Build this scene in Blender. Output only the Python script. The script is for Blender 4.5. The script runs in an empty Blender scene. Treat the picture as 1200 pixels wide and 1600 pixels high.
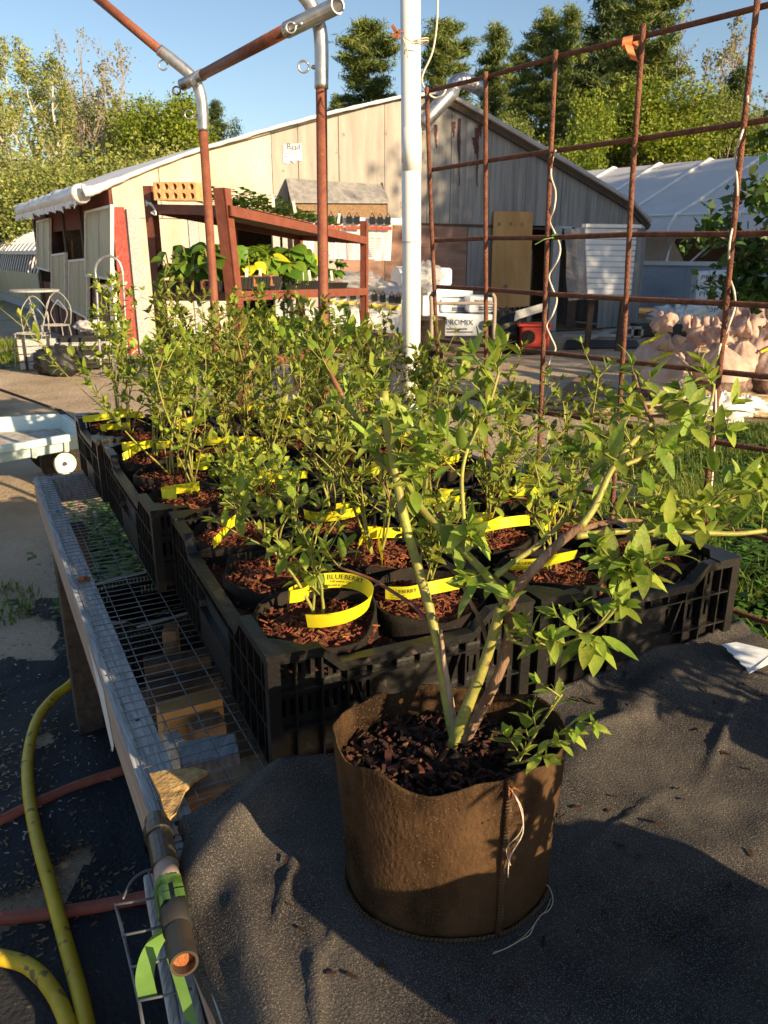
import bpy, math, random
import numpy as np
from mathutils import Vector as V, Matrix, noise
R = math.radians
rnd = random.Random(7)
S = bpy.context.scene
C = S.collection
# ------------------------------------------------------------------ camera
CAMH, PITCH, FPX = 1.48, R(18.2), 1230.0
cd = bpy.data.cameras.new('camera'); cam = bpy.data.objects.new('camera', cd); C.objects.link(cam)
cam.location = (0, 0, CAMH); cam.rotation_euler = (math.pi/2-PITCH, 0, 0)
cd.sensor_fit = 'VERTICAL'; cd.sensor_height = 36; cd.lens = FPX/1600*36
cd.clip_start = .02; cd.clip_end = 1500
cd.dof.use_dof = True; cd.dof.focus_distance = 1.15; cd.dof.aperture_fstop = 20
S.camera = cam
# ------------------------------------------------------------------ world, sun
SUN_EL, SUN_AZ = 19.0, 48.0                 # azimuth: degrees to the right of straight behind the camera
sdir = V((math.sin(R(SUN_AZ))*math.cos(R(SUN_EL)), -math.cos(R(SUN_AZ))*math.cos(R(SUN_EL)), math.sin(R(SUN_EL))))
w = bpy.data.worlds.new('World'); S.world = w; w.use_nodes = True
nt = w.node_tree
bg = nt.nodes['Background']; bg.inputs[1].default_value = .080
sk = nt.nodes.new('ShaderNodeTexSky'); sk.sky_type = 'NISHITA'; sk.sun_disc = False
sk.sun_elevation = R(SUN_EL); sk.sun_rotation = math.atan2(sdir.x, sdir.y)
sk.air_density = 1.0; sk.dust_density = .6; sk.ozone_density = 1.6
nt.links.new(sk.outputs[0], bg.inputs[0])
sl = bpy.data.lights.new('sun', 'SUN'); sl.energy = 5.0; sl.angle = R(.55); sl.color = (1, .76, .46)
so = bpy.data.objects.new('sun', sl); C.objects.link(so)
so.rotation_euler = sdir.to_track_quat('Z', 'Y').to_euler(); so.location = (20, -17, 12)
S.view_settings.view_transform = 'Standard'; S.view_settings.look = 'None'
S.view_settings.gamma = 1; S.view_settings.use_curve_mapping = False
S.view_settings.exposure = 1.02
# ------------------------------------------------------------------ measuring helpers
cP, sP = math.cos(PITCH), math.sin(PITCH)
def ray(px, py):
    a = (px-600)/FPX; b = (800-py)/FPX
    return V((a, cP+b*sP, -sP+b*cP))
def at(px, py, y):                           # the point seen at px,py that lies y metres ahead
    d = ray(px, py); return V((0, 0, CAMH))+d*(y/d.y)
def onz(px, py, z=0.0):                      # the point seen at px,py on the level z
    d = ray(px, py); return V((0, 0, CAMH))+d*((z-CAMH)/d.z)
def onplane(px, py, p0, n):
    d = ray(px, py); o = V((0, 0, CAMH)); return o+d*((p0-o).dot(n)/d.dot(n))
# ------------------------------------------------------------------ materials
MATS = {}
def mat(name, c1, c2=None, rough=.8, metal=0, scale=8, bump=0, bscale=None, stretch=None, detail=6, spec=.35, trans=0, c3=None, alpha=1, sss=0, lo=.35, hi=.65, sheen=0, speck=None, transm=0, coord='Object', bd=None):
    m = bpy.data.materials.new(name); m.use_nodes = True; MATS[name] = m
    t = m.node_tree; N = t.nodes; L = t.links; b = N['Principled BSDF']
    b.inputs['Roughness'].default_value = rough; b.inputs['Metallic'].default_value = metal
    b.inputs['Specular IOR Level'].default_value = spec
    b.inputs['Base Color'].default_value = (*c1, 1)
    if sheen: b.inputs['Sheen Weight'].default_value = sheen
    if alpha < 1: b.inputs['Alpha'].default_value = alpha
    if transm: b.inputs['Transmission Weight'].default_value = transm
    tc = N.new('ShaderNodeTexCoord'); mp = N.new('ShaderNodeMapping')
    L.new(tc.outputs[coord], mp.inputs[0])
    if stretch: mp.inputs['Scale'].default_value = stretch
    src = None
    if c2 is not None:
        nz = N.new('ShaderNodeTexNoise'); nz.inputs['Scale'].default_value = scale; nz.inputs['Detail'].default_value = detail
        nz.inputs['Roughness'].default_value = .62
        L.new(mp.outputs[0], nz.inputs[0])
        r = N.new('ShaderNodeValToRGB'); r.color_ramp.elements[0].position = lo; r.color_ramp.elements[1].position = hi
        r.color_ramp.elements[0].color = (*c1, 1); r.color_ramp.elements[1].color = (*c2, 1)
        if c3 is not None:
            e = r.color_ramp.elements.new((lo+hi)/2); e.color = (*c3, 1)
        L.new(nz.outputs[0], r.inputs[0]); src = r.outputs[0]
        if speck:                              # (colour, scale, threshold)
            vz = N.new('ShaderNodeTexNoise'); vz.inputs['Scale'].default_value = speck[1]; vz.inputs['Detail'].default_value = 2
            L.new(tc.outputs[coord], vz.inputs[0])
            rr = N.new('ShaderNodeValToRGB'); rr.color_ramp.elements[0].position = speck[2]; rr.color_ramp.elements[1].position = min(1, speck[2]+.06)
            L.new(vz.outputs[0], rr.inputs[0])
            mx = N.new('ShaderNodeMix'); mx.data_type = 'RGBA'
            L.new(rr.outputs[0], mx.inputs[0]); L.new(src, mx.inputs[6]); mx.inputs[7].default_value = (*speck[0], 1); src = mx.outputs[2]
        L.new(src, b.inputs['Base Color'])
    if src is not None and any(k in name for k in ('leaf', 'needle', 'pine', 'grass', 'weed', 'chip', 'mulch_')):
        ge = N.new('ShaderNodeNewGeometry'); hs = N.new('ShaderNodeHueSaturation')
        m1 = N.new('ShaderNodeMapRange'); m1.inputs[3].default_value = .62; m1.inputs[4].default_value = 1.38; oi = N.new('ShaderNodeObjectInfo'); ad = N.new('ShaderNodeMath'); ad.operation = 'ADD'; L.new(ge.outputs['Random Per Island'], ad.inputs[0]); L.new(oi.outputs['Random'], ad.inputs[1]); f0 = N.new('ShaderNodeMath'); f0.operation = 'FRACT'; L.new(ad.outputs[0], f0.inputs[0]); L.new(f0.outputs[0], m1.inputs[0]); L.new(m1.outputs[0], hs.inputs['Value'])
        mu = N.new('ShaderNodeMath'); mu.operation = 'MULTIPLY'; mu.inputs[1].default_value = 7.31; L.new(f0.outputs[0], mu.inputs[0])
        fr = N.new('ShaderNodeMath'); fr.operation = 'FRACT'; L.new(mu.outputs[0], fr.inputs[0])
        m2 = N.new('ShaderNodeMapRange'); m2.inputs[3].default_value = .472; m2.inputs[4].default_value = .518; L.new(fr.outputs[0], m2.inputs[0]); L.new(m2.outputs[0], hs.inputs['Hue'])
        L.new(src, hs.inputs['Color']); src = hs.outputs[0]; L.new(src, b.inputs['Base Color'])
    if bump:
        bz = N.new('ShaderNodeTexNoise'); bz.inputs['Scale'].default_value = bscale or scale*3; bz.inputs['Detail'].default_value = 5
        L.new(mp.outputs[0], bz.inputs[0])
        bp = N.new('ShaderNodeBump'); bp.inputs['Strength'].default_value = min(1, bump); bp.inputs['Distance'].default_value = bd or .01*max(1, bump)
        L.new(bz.outputs[0], bp.inputs['Height']); L.new(bp.outputs[0], b.inputs['Normal'])
    if trans:
        tr = N.new('ShaderNodeBsdfTranslucent')
        if src: L.new(src, tr.inputs[0])
        else: tr.inputs[0].default_value = (*c1, 1)
        ms = N.new('ShaderNodeMixShader'); ms.inputs[0].default_value = trans
        L.new(b.outputs[0], ms.inputs[1]); L.new(tr.outputs[0], ms.inputs[2]); L.new(ms.outputs[0], N['Material Output'].inputs[0])
    return m
M = MATS
mat('felt_brown', (.018, .011, .007), (.092, .052, .027), .97, scale=9, bump=.9, bscale=200, bd=.0025, speck=((.12, .075, .04), 600, .62), spec=.05, stretch=(1, 1, .6), detail=12, lo=.36, hi=.60)
mat('felt_black', (.012, .010, .009), (.030, .025, .021), .95, scale=9, bump=.6, bscale=300, bd=.002, speck=((.07, .06, .05), 260, .68), spec=.15)
mat('ground_cloth', (.024, .023, .024), (.078, .070, .062), .85, scale=5, bump=.8, bscale=330, bd=.0016, speck=((.19, .165, .14), 700, .57), spec=.2, detail=10)
mat('ground_fabric', (.013, .014, .018), (.028, .03, .036), .75, scale=2.5, bump=.6, bscale=80, spec=.3, speck=((.09, .08, .065), 60, .67))
mat('black_plastic', (.0060, .0060, .0066), (.016, .0145, .0135), .36, scale=9, bump=.12, bscale=120, spec=.5, detail=9, speck=((.06, .05, .04), 38, .66))
mat('mulch', (.035, .011, .006), (.22, .066, .027), .85, scale=60, bump=1, bscale=160, c3=(.10, .028, .012), detail=8)
mat('chip', (.07, .022, .010), (.27, .09, .036), .85, scale=30, bump=.4, bscale=200)
mat('dark_soil', (.008, .005, .004), (.028, .014, .009), .95, scale=50, bump=1, bscale=140, detail=8)
mat('dark_chip', (.010, .006, .004), (.07, .028, .016), .9, scale=30)
mat('tag_yellow', (.70, .62, .02), (.86, .80, .03), .45, scale=8, trans=.25, spec=.4)
mat('ink', (.02, .02, .015), rough=.6)
mat('stem_green', (.17, .20, .028), (.30, .32, .05), .5, scale=34, bump=.5, bscale=110, bd=.003, c3=(.27, .24, .06), spec=.4, speck=((.20, .12, .06), 70, .66), detail=9)
mat('stem_red', (.15, .045, .030), (.24, .12, .06), .6, scale=25)
mat('bark_tan', (.13, .075, .045), (.38, .27, .19), .9, scale=40, bump=1, bscale=60, stretch=(1, 1, .25), c3=(.22, .13, .08))
mat('leaf_hero', (.17, .27, .035), (.33, .43, .06), .42, scale=14, trans=.38, spec=.4, bump=.3, bscale=60)
mat('leaf_mid', (.20, .29, .035), (.36, .44, .06), .5, scale=10, trans=.36, spec=.35)
mat('leaf_olive', (.23, .28, .035), (.38, .42, .06), .5, scale=10, trans=.34, spec=.35, c3=(.16, .21, .04))
mat('leaf_seedling', (.09, .19, .018), (.16, .28, .035), .45, scale=12, trans=.35)
mat('leaf_yellow', (.65, .6, .03), (.8, .72, .04), .5, scale=12, trans=.3)
mat('wood_grey', (.24, .245, .25), (.50, .50, .50), .85, scale=9, stretch=(14, 1.2, 4), bump=.5, bscale=14, detail=8)
mat('wood_pink', (.33, .235, .185), (.47, .37, .30), .85, scale=5, stretch=(10, .6, 10), bump=.3, bscale=12, detail=8)
mat('wood_brown', (.16, .10, .06), (.28, .18, .10), .85, scale=6, stretch=(6, 1, 6), bump=.4, bscale=12)
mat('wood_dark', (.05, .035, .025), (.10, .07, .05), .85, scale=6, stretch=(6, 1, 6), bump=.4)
mat('osb', (.30, .17, .06), (.52, .35, .14), .8, scale=55, bump=.6, bscale=70)
mat('galv', (.34, .35, .36), (.60, .60, .60), .42, metal=.85, scale=26, spec=.5, bump=.15, bscale=60, bd=.002)
mat('galv_wire', (.11, .115, .125), (.20, .205, .22), .5, metal=.4, scale=20)
mat('rust_pipe', (.17, .055, .032), (.24, .085, .048), .6, scale=30, bump=.25, bscale=120, spec=.3, speck=((.33, .13, .075), 90, .68))
mat('rust_bar', (.12, .043, .026), (.23, .095, .055), .8, scale=60, bump=.7, bscale=260)
mat('rack_paint', (.17, .052, .033), (.22, .075, .047), .55, scale=20, bump=.2, spec=.3)
mat('pvc', (.76, .755, .74), (.84, .84, .83), .38, scale=7, spec=.5, detail=9, speck=((.55, .52, .47), 24, .70))
mat('white_wire', (.62, .52, .42), (.74, .66, .57), .5, scale=30)
mat('stitch', (.10, .07, .045), (.20, .14, .09), .9, scale=60)
mat('string', (.55, .42, .27), (.65, .52, .36), .9, scale=30)
mat('orange_tape', (.75, .22, .08), (.82, .30, .14), .5, scale=20, trans=.2)
mat('flag_green', (.12, .25, .045), (.19, .35, .08), .5, scale=20, trans=.3)
mat('hose_yellow', (.50, .34, .015), (.64, .45, .03), .5, scale=12, bump=.2, bscale=40, spec=.35, speck=((.20, .14, .04), 26, .62), detail=9)
mat('hose_red', (.25, .065, .04), (.33, .10, .065), .6, scale=20, bump=.2)
mat('tape_tan', (.36, .25, .20), (.46, .34, .28), .6, scale=20)
mat('rust_orange', (.22, .07, .025), (.34, .12, .04), .9, scale=60, bump=.6)
mat('brick', (.50, .26, .12), (.62, .36, .18), .9, scale=40, bump=.5, bscale=90)
mat('dark_hole', (.05, .02, .012), rough=.9)
mat('tray_black', (.015, .015, .016), (.025, .025, .025), .5, scale=10)
mat('paper', (.74, .74, .73), (.80, .80, .79), .7, scale=5, trans=.15)
mat('print_red', (.5, .06, .05), (.10, .25, .05), .7, scale=28, lo=.48, hi=.52)
mat('print_orange', (.65, .35, .05), (.55, .50, .10), .7, scale=28, lo=.48, hi=.52)
mat('print_grey', (.45, .45, .47), rough=.7)
mat('peat_cell', (.24, .10, .045), (.32, .15, .07), .9, scale=50, bump=.4)
mat('plug_white', (.75, .75, .72), rough=.6)
mat('ply_warm', (.40, .345, .275), (.60, .54, .455), .85, scale=1.7, stretch=(1, 1, .45), bump=.15, bscale=30, detail=9)
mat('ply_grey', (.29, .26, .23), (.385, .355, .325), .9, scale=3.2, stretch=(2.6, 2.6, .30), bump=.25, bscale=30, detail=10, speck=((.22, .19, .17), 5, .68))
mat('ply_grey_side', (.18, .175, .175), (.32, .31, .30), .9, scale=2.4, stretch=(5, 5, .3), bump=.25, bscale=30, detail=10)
mat('ply_red', (.20, .115, .085), (.33, .20, .15), .85, scale=2.4, stretch=(.5, .5, 3), bump=.1, bscale=20, detail=9)
mat('ply_orange', (.42, .22, .07), (.54, .31, .12), .75, scale=1.4, stretch=(3, 3, .6), detail=9)
mat('red_stain', (.06, .018, .016), (.12, .045, .04), .8, scale=14)
mat('red_paint', (.24, .035, .028), (.42, .09, .07), .8, scale=16, bump=.4, speck=((.55, .42, .33), 12, .66), stretch=(3, 3, 1))
mat('red_dark', (.10, .03, .026), (.17, .055, .045), .85, scale=8, stretch=(6, 6, .8))
mat('white_trim', (.66, .64, .60), (.78, .75, .71), .7, scale=10)
mat('white_film', (.66, .64, .63), (.76, .74, .73), .4, scale=3, bump=.5, bscale=5, spec=.5)
mat('film_roof', (.74, .71, .70), (.82, .79, .77), .42, scale=1.2, bump=.25, bscale=1.5, spec=.5, trans=.25)
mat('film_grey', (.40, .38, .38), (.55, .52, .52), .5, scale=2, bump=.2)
mat('panel_cream', (.40, .37, .28), (.54, .50, .39), .4, scale=3, stretch=(2, 2, .6), trans=.25, spec=.45)
mat('panel_blue', (.30, .33, .39), (.47, .50, .56), .35, scale=1.2, stretch=(.6, .6, 2), spec=.5)
mat('clear_film', (.50, .50, .52), (.66, .66, .66), .15, scale=4, bump=1, bscale=9, spec=.6, trans=.35, alpha=.35)
mat('bale', (.62, .66, .71), (.72, .75, .79), .35, scale=5, bump=.5, bscale=9, spec=.5)
mat('print_blue', (.05, .07, .12), rough=.5)
mat('red_machine', (.42, .035, .02), (.50, .05, .03), .45, scale=8, spec=.5)
mat('tyre', (.014, .012, .010), (.04, .032, .025), .9, scale=30, bump=.7, bscale=60)
mat('wire_paint', (.30, .29, .27), (.42, .41, .38), .6, scale=10)
mat('wheel_rim', (.72, .68, .62), (.78, .75, .70), .5, scale=8)
mat('wagon_tub', (.47, .61, .60), (.60, .70, .68), .5, scale=6, bump=.15, spec=.4)
mat('wagon_dirt', (.34, .27, .19), (.55, .55, .50), .9, scale=22)
mat('steel_dark', (.04, .035, .03), (.09, .07, .05), .5, metal=.4, scale=20)
mat('mesh_bag', (.56, .38, .31), (.76, .60, .52), .6, scale=9, trans=.35, bump=.7, bscale=26, spec=.4)
mat('bag_fill', (.07, .05, .04), (.30, .20, .16), .9, scale=16, bump=.8, bscale=40, speck=((.36, .08, .07), 14, .64))
mat('paper_label', (.50, .40, .31), (.58, .47, .37), .8, scale=9)
mat('burlap', (.34, .25, .14), (.46, .36, .22), .9, scale=30, bump=.6)
mat('cement', (.30, .28, .26), (.40, .38, .35), .9, scale=30)
mat('apple_leaf', (.035, .085, .018), (.075, .15, .028), .45, scale=4, trans=.3)
mat('pine_needle', (.07, .115, .028), (.22, .27, .06), .7, scale=1.4, trans=.25)
mat('pine_dark', (.04, .075, .025), (.11, .15, .045), .7, scale=.6, trans=.2)
mat('maple_leaf', (.10, .16, .014), (.25, .31, .03), .6, scale=.7, trans=.35)
mat('oak_leaf', (.11, .15, .035), (.25, .30, .075), .7, scale=.7, trans=.35)
mat('spring_leaf', (.20, .24, .055), (.38, .42, .12), .7, scale=.8, trans=.35)
mat('bud_leaf', (.24, .23, .13), (.34, .33, .18), .7, scale=.8, trans=.3)
mat('bark_grey', (.10, .08, .06), (.24, .20, .16), .95, scale=5, bump=.6, stretch=(3, 3, .6))
mat('bark_twig', (.26, .20, .155), (.36, .29, .23), .9, scale=5)
mat('bark_birch', (.48, .42, .34), (.66, .60, .52), .8, scale=6, stretch=(1, 1, 4), speck=((.10, .08, .06), 5, .68))
mat('grass', (.085, .15, .020), (.20, .26, .04), .6, scale=1.6, trans=.35, coord='Object')
mat('weed', (.06, .14, .02), (.10, .2, .03), .5, scale=3, trans=.3)
mat('pumpkin_stone', (.45, .42, .36), (.55, .5, .44), .9, scale=20)
def gmat():
    m = bpy.data.materials.new('dirt_ground'); m.use_nodes = True; t = m.node_tree; N = t.nodes; L = t.links; b = N['Principled BSDF']
    b.inputs['Roughness'].default_value = .95; b.inputs['Specular IOR Level'].default_value = .15
    tc = N.new('ShaderNodeTexCoord')
    def nz(s, d=6):
        n = N.new('ShaderNodeTexNoise'); n.inputs['Scale'].default_value = s; n.inputs['Detail'].default_value = d; n.inputs['Roughness'].default_value = .6
        L.new(tc.outputs['Object'], n.inputs[0]); return n.outputs[0]
    def ramp(x, a, b_, ca, cb):
        r = N.new('ShaderNodeValToRGB'); r.color_ramp.elements[0].position = a; r.color_ramp.elements[1].position = b_
        r.color_ramp.elements[0].color = (*ca, 1); r.color_ramp.elements[1].color = (*cb, 1); L.new(x, r.inputs[0]); return r.outputs[0]
    def mix(f, a, b_):
        x = N.new('ShaderNodeMix'); x.data_type = 'RGBA'; L.new(f, x.inputs[0]); L.new(a, x.inputs[6]); L.new(b_, x.inputs[7]); return x.outputs[2]
    base = ramp(nz(1.1, 10), .35, .65, (.36, .27, .18), (.52, .41, .29))
    peb = ramp(nz(38, 4), .60, .70, (0, 0, 0), (1, 1, 1))
    pc = ramp(nz(90, 1), .4, .6, (.16, .115, .08), (.52, .44, .35))
    col = mix(peb, base, pc)
    g = ramp(nz(.33, 7), .56, .64, (0, 0, 0), (1, 1, 1))
    gc = ramp(nz(9, 8), .35, .65, (.05, .075, .02), (.13, .15, .045))
    # far beyond the yard the ground is meadow
    sx = N.new('ShaderNodeSeparateXYZ'); L.new(tc.outputs['Object'], sx.inputs[0])
    mr = N.new('ShaderNodeMapRange'); mr.inputs[1].default_value = 18; mr.inputs[2].default_value = 30; L.new(sx.outputs[1], mr.inputs[0])
    mm = N.new('ShaderNodeMath'); mm.operation = 'MAXIMUM'; L.new(mr.outputs[0], mm.inputs[0])
    ml = N.new('ShaderNodeMath'); ml.operation = 'MULTIPLY'; ml.inputs[1].default_value = .55; L.new(g, ml.inputs[0]); L.new(ml.outputs[0], mm.inputs[1])
    col = mix(mm.outputs[0], col, gc)
    L.new(col, b.inputs['Base Color'])
    bp = N.new('ShaderNodeBump'); bp.inputs['Strength'].default_value = .9; bp.inputs['Distance'].default_value = .02
    ad = N.new('ShaderNodeMath'); ad.operation = 'ADD'; L.new(nz(30, 6), ad.inputs[0]); L.new(nz(4, 4), ad.inputs[1]); L.new(ad.outputs[0], bp.inputs['Height'])
    L.new(bp.outputs[0], b.inputs['Normal']); MATS['dirt'] = m
gmat()
# ------------------------------------------------------------------ mesh building
WM = {}
def thing(name, label, cat, loc=(0, 0, 0), rz=0, group=None):
    o = bpy.data.objects.new(name, None); C.objects.link(o); o.empty_display_size = .1
    o.location = loc; o.rotation_euler = (0, 0, rz); o['label'] = label; o['category'] = cat
    if group: o['group'] = group
    WM[o.name] = Matrix.Translation(V(loc)) @ Matrix.Rotation(rz, 4, 'Z')
    return o
def tag(o, label=None, cat=None, group=None, kind=None):
    for k, v in (('label', label), ('category', cat), ('group', group), ('kind', kind)):
        if v: o[k] = v
    return o
def link(o, parent):
    C.objects.link(o)
    if parent is not None:
        o.parent = parent; WM[o.name] = WM[parent.name] @ o.matrix_basis
    else: WM[o.name] = o.matrix_basis.copy()
    return o
class MB:
    def __init__(s): s.v = []; s.f = []; s.m = []; s.mi = 0
    def add(s, vs, fs):
        n = len(s.v); s.v += [V(p) for p in vs]; s.f += [tuple(i+n for i in f) for f in fs]; s.m += [s.mi]*len(fs); return s
    def box(s, x0, x1, y0, y1, z0, z1, X=None):
        vs = [V((x, y, z)) for z in (z0, z1) for y in (y0, y1) for x in (x0, x1)]
        if X is not None: vs = [X @ p for p in vs]
        return s.add(vs, [(0, 2, 3, 1), (4, 5, 7, 6), (0, 1, 5, 4), (1, 3, 7, 5), (3, 2, 6, 7), (2, 0, 4, 6)])
    def bar(s, p, q, w, h, up=V((0, 0, 1)), e=0):
        p = V(p); q = V(q); d = (q-p).normalized(); p = p-d*e; q = q+d*e
        a = d.cross(up); a = a.normalized() if a.length > 1e-4 else V((1, 0, 0)); b = a.cross(d).normalized()
        vs = [c+a*i*w/2+b*j*h/2 for c in (p, q) for i, j in ((-1, -1), (1, -1), (1, 1), (-1, 1))]
        return s.add(vs, [(3, 2, 1, 0), (4, 5, 6, 7), (0, 1, 5, 4), (1, 2, 6, 5), (2, 3, 7, 6), (3, 0, 4, 7)])
    def tube(s, pts, r, n=8, cap=True):
        pts = [V(p) for p in pts]; k = len(pts)
        rs = r if isinstance(r, (list, tuple)) else [r]*k
        vs = []; a = None
        for i, p in enumerate(pts):
            d = (pts[min(i+1, k-1)]-pts[max(i-1, 0)])
            d = d.normalized() if d.length > 1e-9 else V((0, 0, 1))
            if a is None: a = d.orthogonal().normalized()
            a = a-d*a.dot(d); a = a.normalized() if a.length > 1e-6 else d.orthogonal().normalized()
            b = d.cross(a)
            for j in range(n):
                t = 2*math.pi*j/n; vs.append(p+(a*math.cos(t)+b*math.sin(t))*rs[i])
        fs = [(i*n+j, i*n+(j+1) % n, (i+1)*n+(j+1) % n, (i+1)*n+j) for i in range(k-1) for j in range(n)]
        if cap: fs += [tuple(range(n-1, -1, -1)), tuple((k-1)*n+j for j in range(n))]
        return s.add(vs, fs)
    def prism(s, poly, off):                   # closed polygon (3-D points) pushed along off
        n = len(poly); off = V(off); vs = [V(p) for p in poly]+[V(p)+off for p in poly]
        return s.add(vs, [tuple(range(n-1, -1, -1)), tuple(range(n, 2*n))]+[(i, (i+1) % n, n+(i+1) % n, n+i) for i in range(n)])
    def grid(s, rows):                         # rows of 3-D points
        m = len(rows[0]); vs = [p for r in rows for p in r]
        return s.add(vs, [(i*m+j, i*m+j+1, (i+1)*m+j+1, (i+1)*m+j) for i in range(len(rows)-1) for j in range(m-1)])
    def disc(s, c, r, n=24, nrm=V((0, 0, 1)), ry=None):
        c = V(c); a = V(nrm).orthogonal().normalized(); b = V(nrm).cross(a).normalized()
        return s.add([c+(a*math.cos(2*math.pi*i/n)+b*math.sin(2*math.pi*i/n))*r for i in range(n)], [tuple(range(n))])
    def lathe(s, prof, c=V((0, 0, 0)), n=24, wob=None):
        rows = []
        for r, z in prof:
            rows.append([V(c)+V((math.cos(2*math.pi*j/n)*r, math.sin(2*math.pi*j/n)*r, z)) for j in range(n+1)])
        if wob: rows = [[wob(p) for p in r_[:-1]] for r_ in rows]; [r_.append(r_[0].copy()) for r_ in rows]
        return s.grid(rows)
    def build(s, name, mats, parent=None, local=False, smooth=False, bevel=0, sub=0, org=None):
        if not isinstance(mats, (list, tuple)): mats = [mats]
        vs = s.v
        if parent is not None and not local:
            inv = WM[parent.name].inverted(); vs = [inv @ p for p in vs]
        base = None
        if parent is None and not local:
            xs = [p.x for p in vs]; ys = [p.y for p in vs]; zs = [p.z for p in vs]
            base = V(org) if org is not None else V(((min(xs)+max(xs))/2, (min(ys)+max(ys))/2, min(zs)))
            vs = [p-base for p in vs]
        me = bpy.data.meshes.new(name); me.from_pydata([tuple(p) for p in vs], [], s.f)
        for mm in mats: me.materials.append(MATS[mm] if isinstance(mm, str) else mm)
        if len(mats) > 1: me.polygons.foreach_set('material_index', s.m)
        if smooth: me.polygons.foreach_set('use_smooth', [True]*len(me.polygons))
        me.update()
        o = bpy.data.objects.new(name, me)
        if base is not None: o.location = base
        link(o, parent)
        if base is not None: WM[o.name] = Matrix.Translation(base)
        if bevel:
            b = o.modifiers.new('bevel', 'BEVEL'); b.width = bevel; b.segments = 2; b.limit_method = 'ANGLE'
        if sub:
            b = o.modifiers.new('sub', 'SUBSURF'); b.levels = sub; b.render_levels = sub
        return o
def obj_from(name, me, parent=None, mtx=None):
    o = bpy.data.objects.new(name, me)
    if mtx is not None: o.matrix_basis = mtx
    return link(o, parent)
def copy_tree(o, parent=None):
    c = o.copy(); C.objects.link(c)
    if parent is not None: c.parent = parent
    for ch in o.children: copy_tree(ch, c)
    return c
def npmesh(name, verts, faces, mname):
    me = bpy.data.meshes.new(name); nv = len(verts); nf, k = faces.shape
    me.vertices.add(nv); me.vertices.foreach_set('co', np.asarray(verts, np.float32).ravel())
    me.loops.add(nf*k); me.loops.foreach_set('vertex_index', np.asarray(faces, np.int32).ravel())
    me.polygons.add(nf); me.polygons.foreach_set('loop_start', np.arange(0, nf*k, k, dtype=np.int32))
    me.update(calc_edges=True); me.materials.append(MATS[mname]); return me
def smoothpath(pts, k=4):
    pts = [V(p) for p in pts]; out = []
    for i in range(len(pts)-1):
        p0 = pts[max(i-1, 0)]; p1 = pts[i]; p2 = pts[i+1]; p3 = pts[min(i+2, len(pts)-1)]
        for j in range(k):
            t = j/k
            out.append(.5*((2*p1)+(p2-p0)*t+(2*p0-5*p1+4*p2-p3)*t*t+(3*p1-p0-3*p2+p3)*t**3))
    return out+[pts[-1]]
def text_geo(body, size, font_w=1.0, align='LEFT'):
    cu = bpy.data.curves.new('txt', 'FONT'); cu.body = body; cu.size = size; cu.align_x = align; cu.resolution_u = 2
    o = bpy.data.objects.new('txt', cu); C.objects.link(o)
    bpy.context.view_layer.update()
    me = bpy.data.meshes.new_from_object(o)
    vs = [(v.co.x*font_w, v.co.y) for v in me.vertices]; fs = [tuple(p.vertices) for p in me.polygons]
    bpy.data.objects.remove(o); bpy.data.curves.remove(cu); bpy.data.meshes.remove(me)
    return vs, fs
def flat_text(mb, body, size, org, ax, ay, off, fw=1.0):
    vs, fs = text_geo(body, size, fw); mb.add([V(org)+V(ax)*x+V(ay)*y+V(off) for x, y in vs], fs)
# ================================================================== GROUND
nr = np.random.RandomState(3)
def fnoise(x, y, s=1.0): return noise.noise(V((x*s, y*s, .3)))
rows = []
ys = [-300, -80, -30, -10]+[-6+i*.5 for i in range(50)]+[20, 22, 25, 30, 40, 60, 100, 200, 420, 900]
xs = [-600, -200, -80, -40, -25]+[-20+i*.5 for i in range(76)]+[19, 22, 28, 40, 80, 200, 600]
for y in ys:
    rows.append([V((x, y, (.05*fnoise(x, y, .7)+.02*fnoise(x, y, 2.3)-.02) if -20 < x < 18 and -6 < y < 19 else 0)) for x in xs])
tag(MB().grid(rows).build('ground', 'dirt', smooth=True, org=(0, 0, 0)), kind='structure')
def gz(x, y): return .05*fnoise(x, y, .7)+.02*fnoise(x, y, 2.3)-.02
# weed barrier strips on the dirt, and a shade sheet under the bench
def sheet(name, poly_fn, x0, x1, y0, y1, mname, nx=30, ny=30, lift=.012, hole=None):
    vs = []; fs = []; idx = {}
    mb = MB()
    for i in range(nx+1):
        for j in range(ny+1):
            x = x0+(x1-x0)*i/nx; y = y0+(y1-y0)*j/ny
            mb.v.append(V((x, y, gz(x, y)+lift+.012*abs(fnoise(x+5, y, 6)))))
    for i in range(nx):
        for j in range(ny):
            x = x0+(x1-x0)*(i+.5)/nx; y = y0+(y1-y0)*(j+.5)/ny
            if poly_fn(x, y): mb.f.append((i*(ny+1)+j, (i+1)*(ny+1)+j, (i+1)*(ny+1)+j+1, i*(ny+1)+j+1)); mb.m.append(0)
    return mb.build(name, mname, smooth=True)
o = sheet('weed_barrier_and_shade', lambda x, y: (fnoise(x, y, 1.9) > -.20-.25*(y < 2.2) and fnoise(x+9, y, 5) > -.42 and y < 3) or (x > -1.12-(y-2.4)*.5+.10*fnoise(x, y, 4)+.05*fnoise(x, y, 14) and y > .8 and x < 1.4-y*.5 and y < 3.25+.15*fnoise(x, y, 5)), -3.2, .9, -.6, 3.5, 'ground_fabric', 300, 300)  # second clause: solid dark sheet put in for the shade below the bench
tag(o, 'dark woven weed barrier cloth, torn and dirty, left of bench, plus painted shade under it', 'weed barrier')
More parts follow.
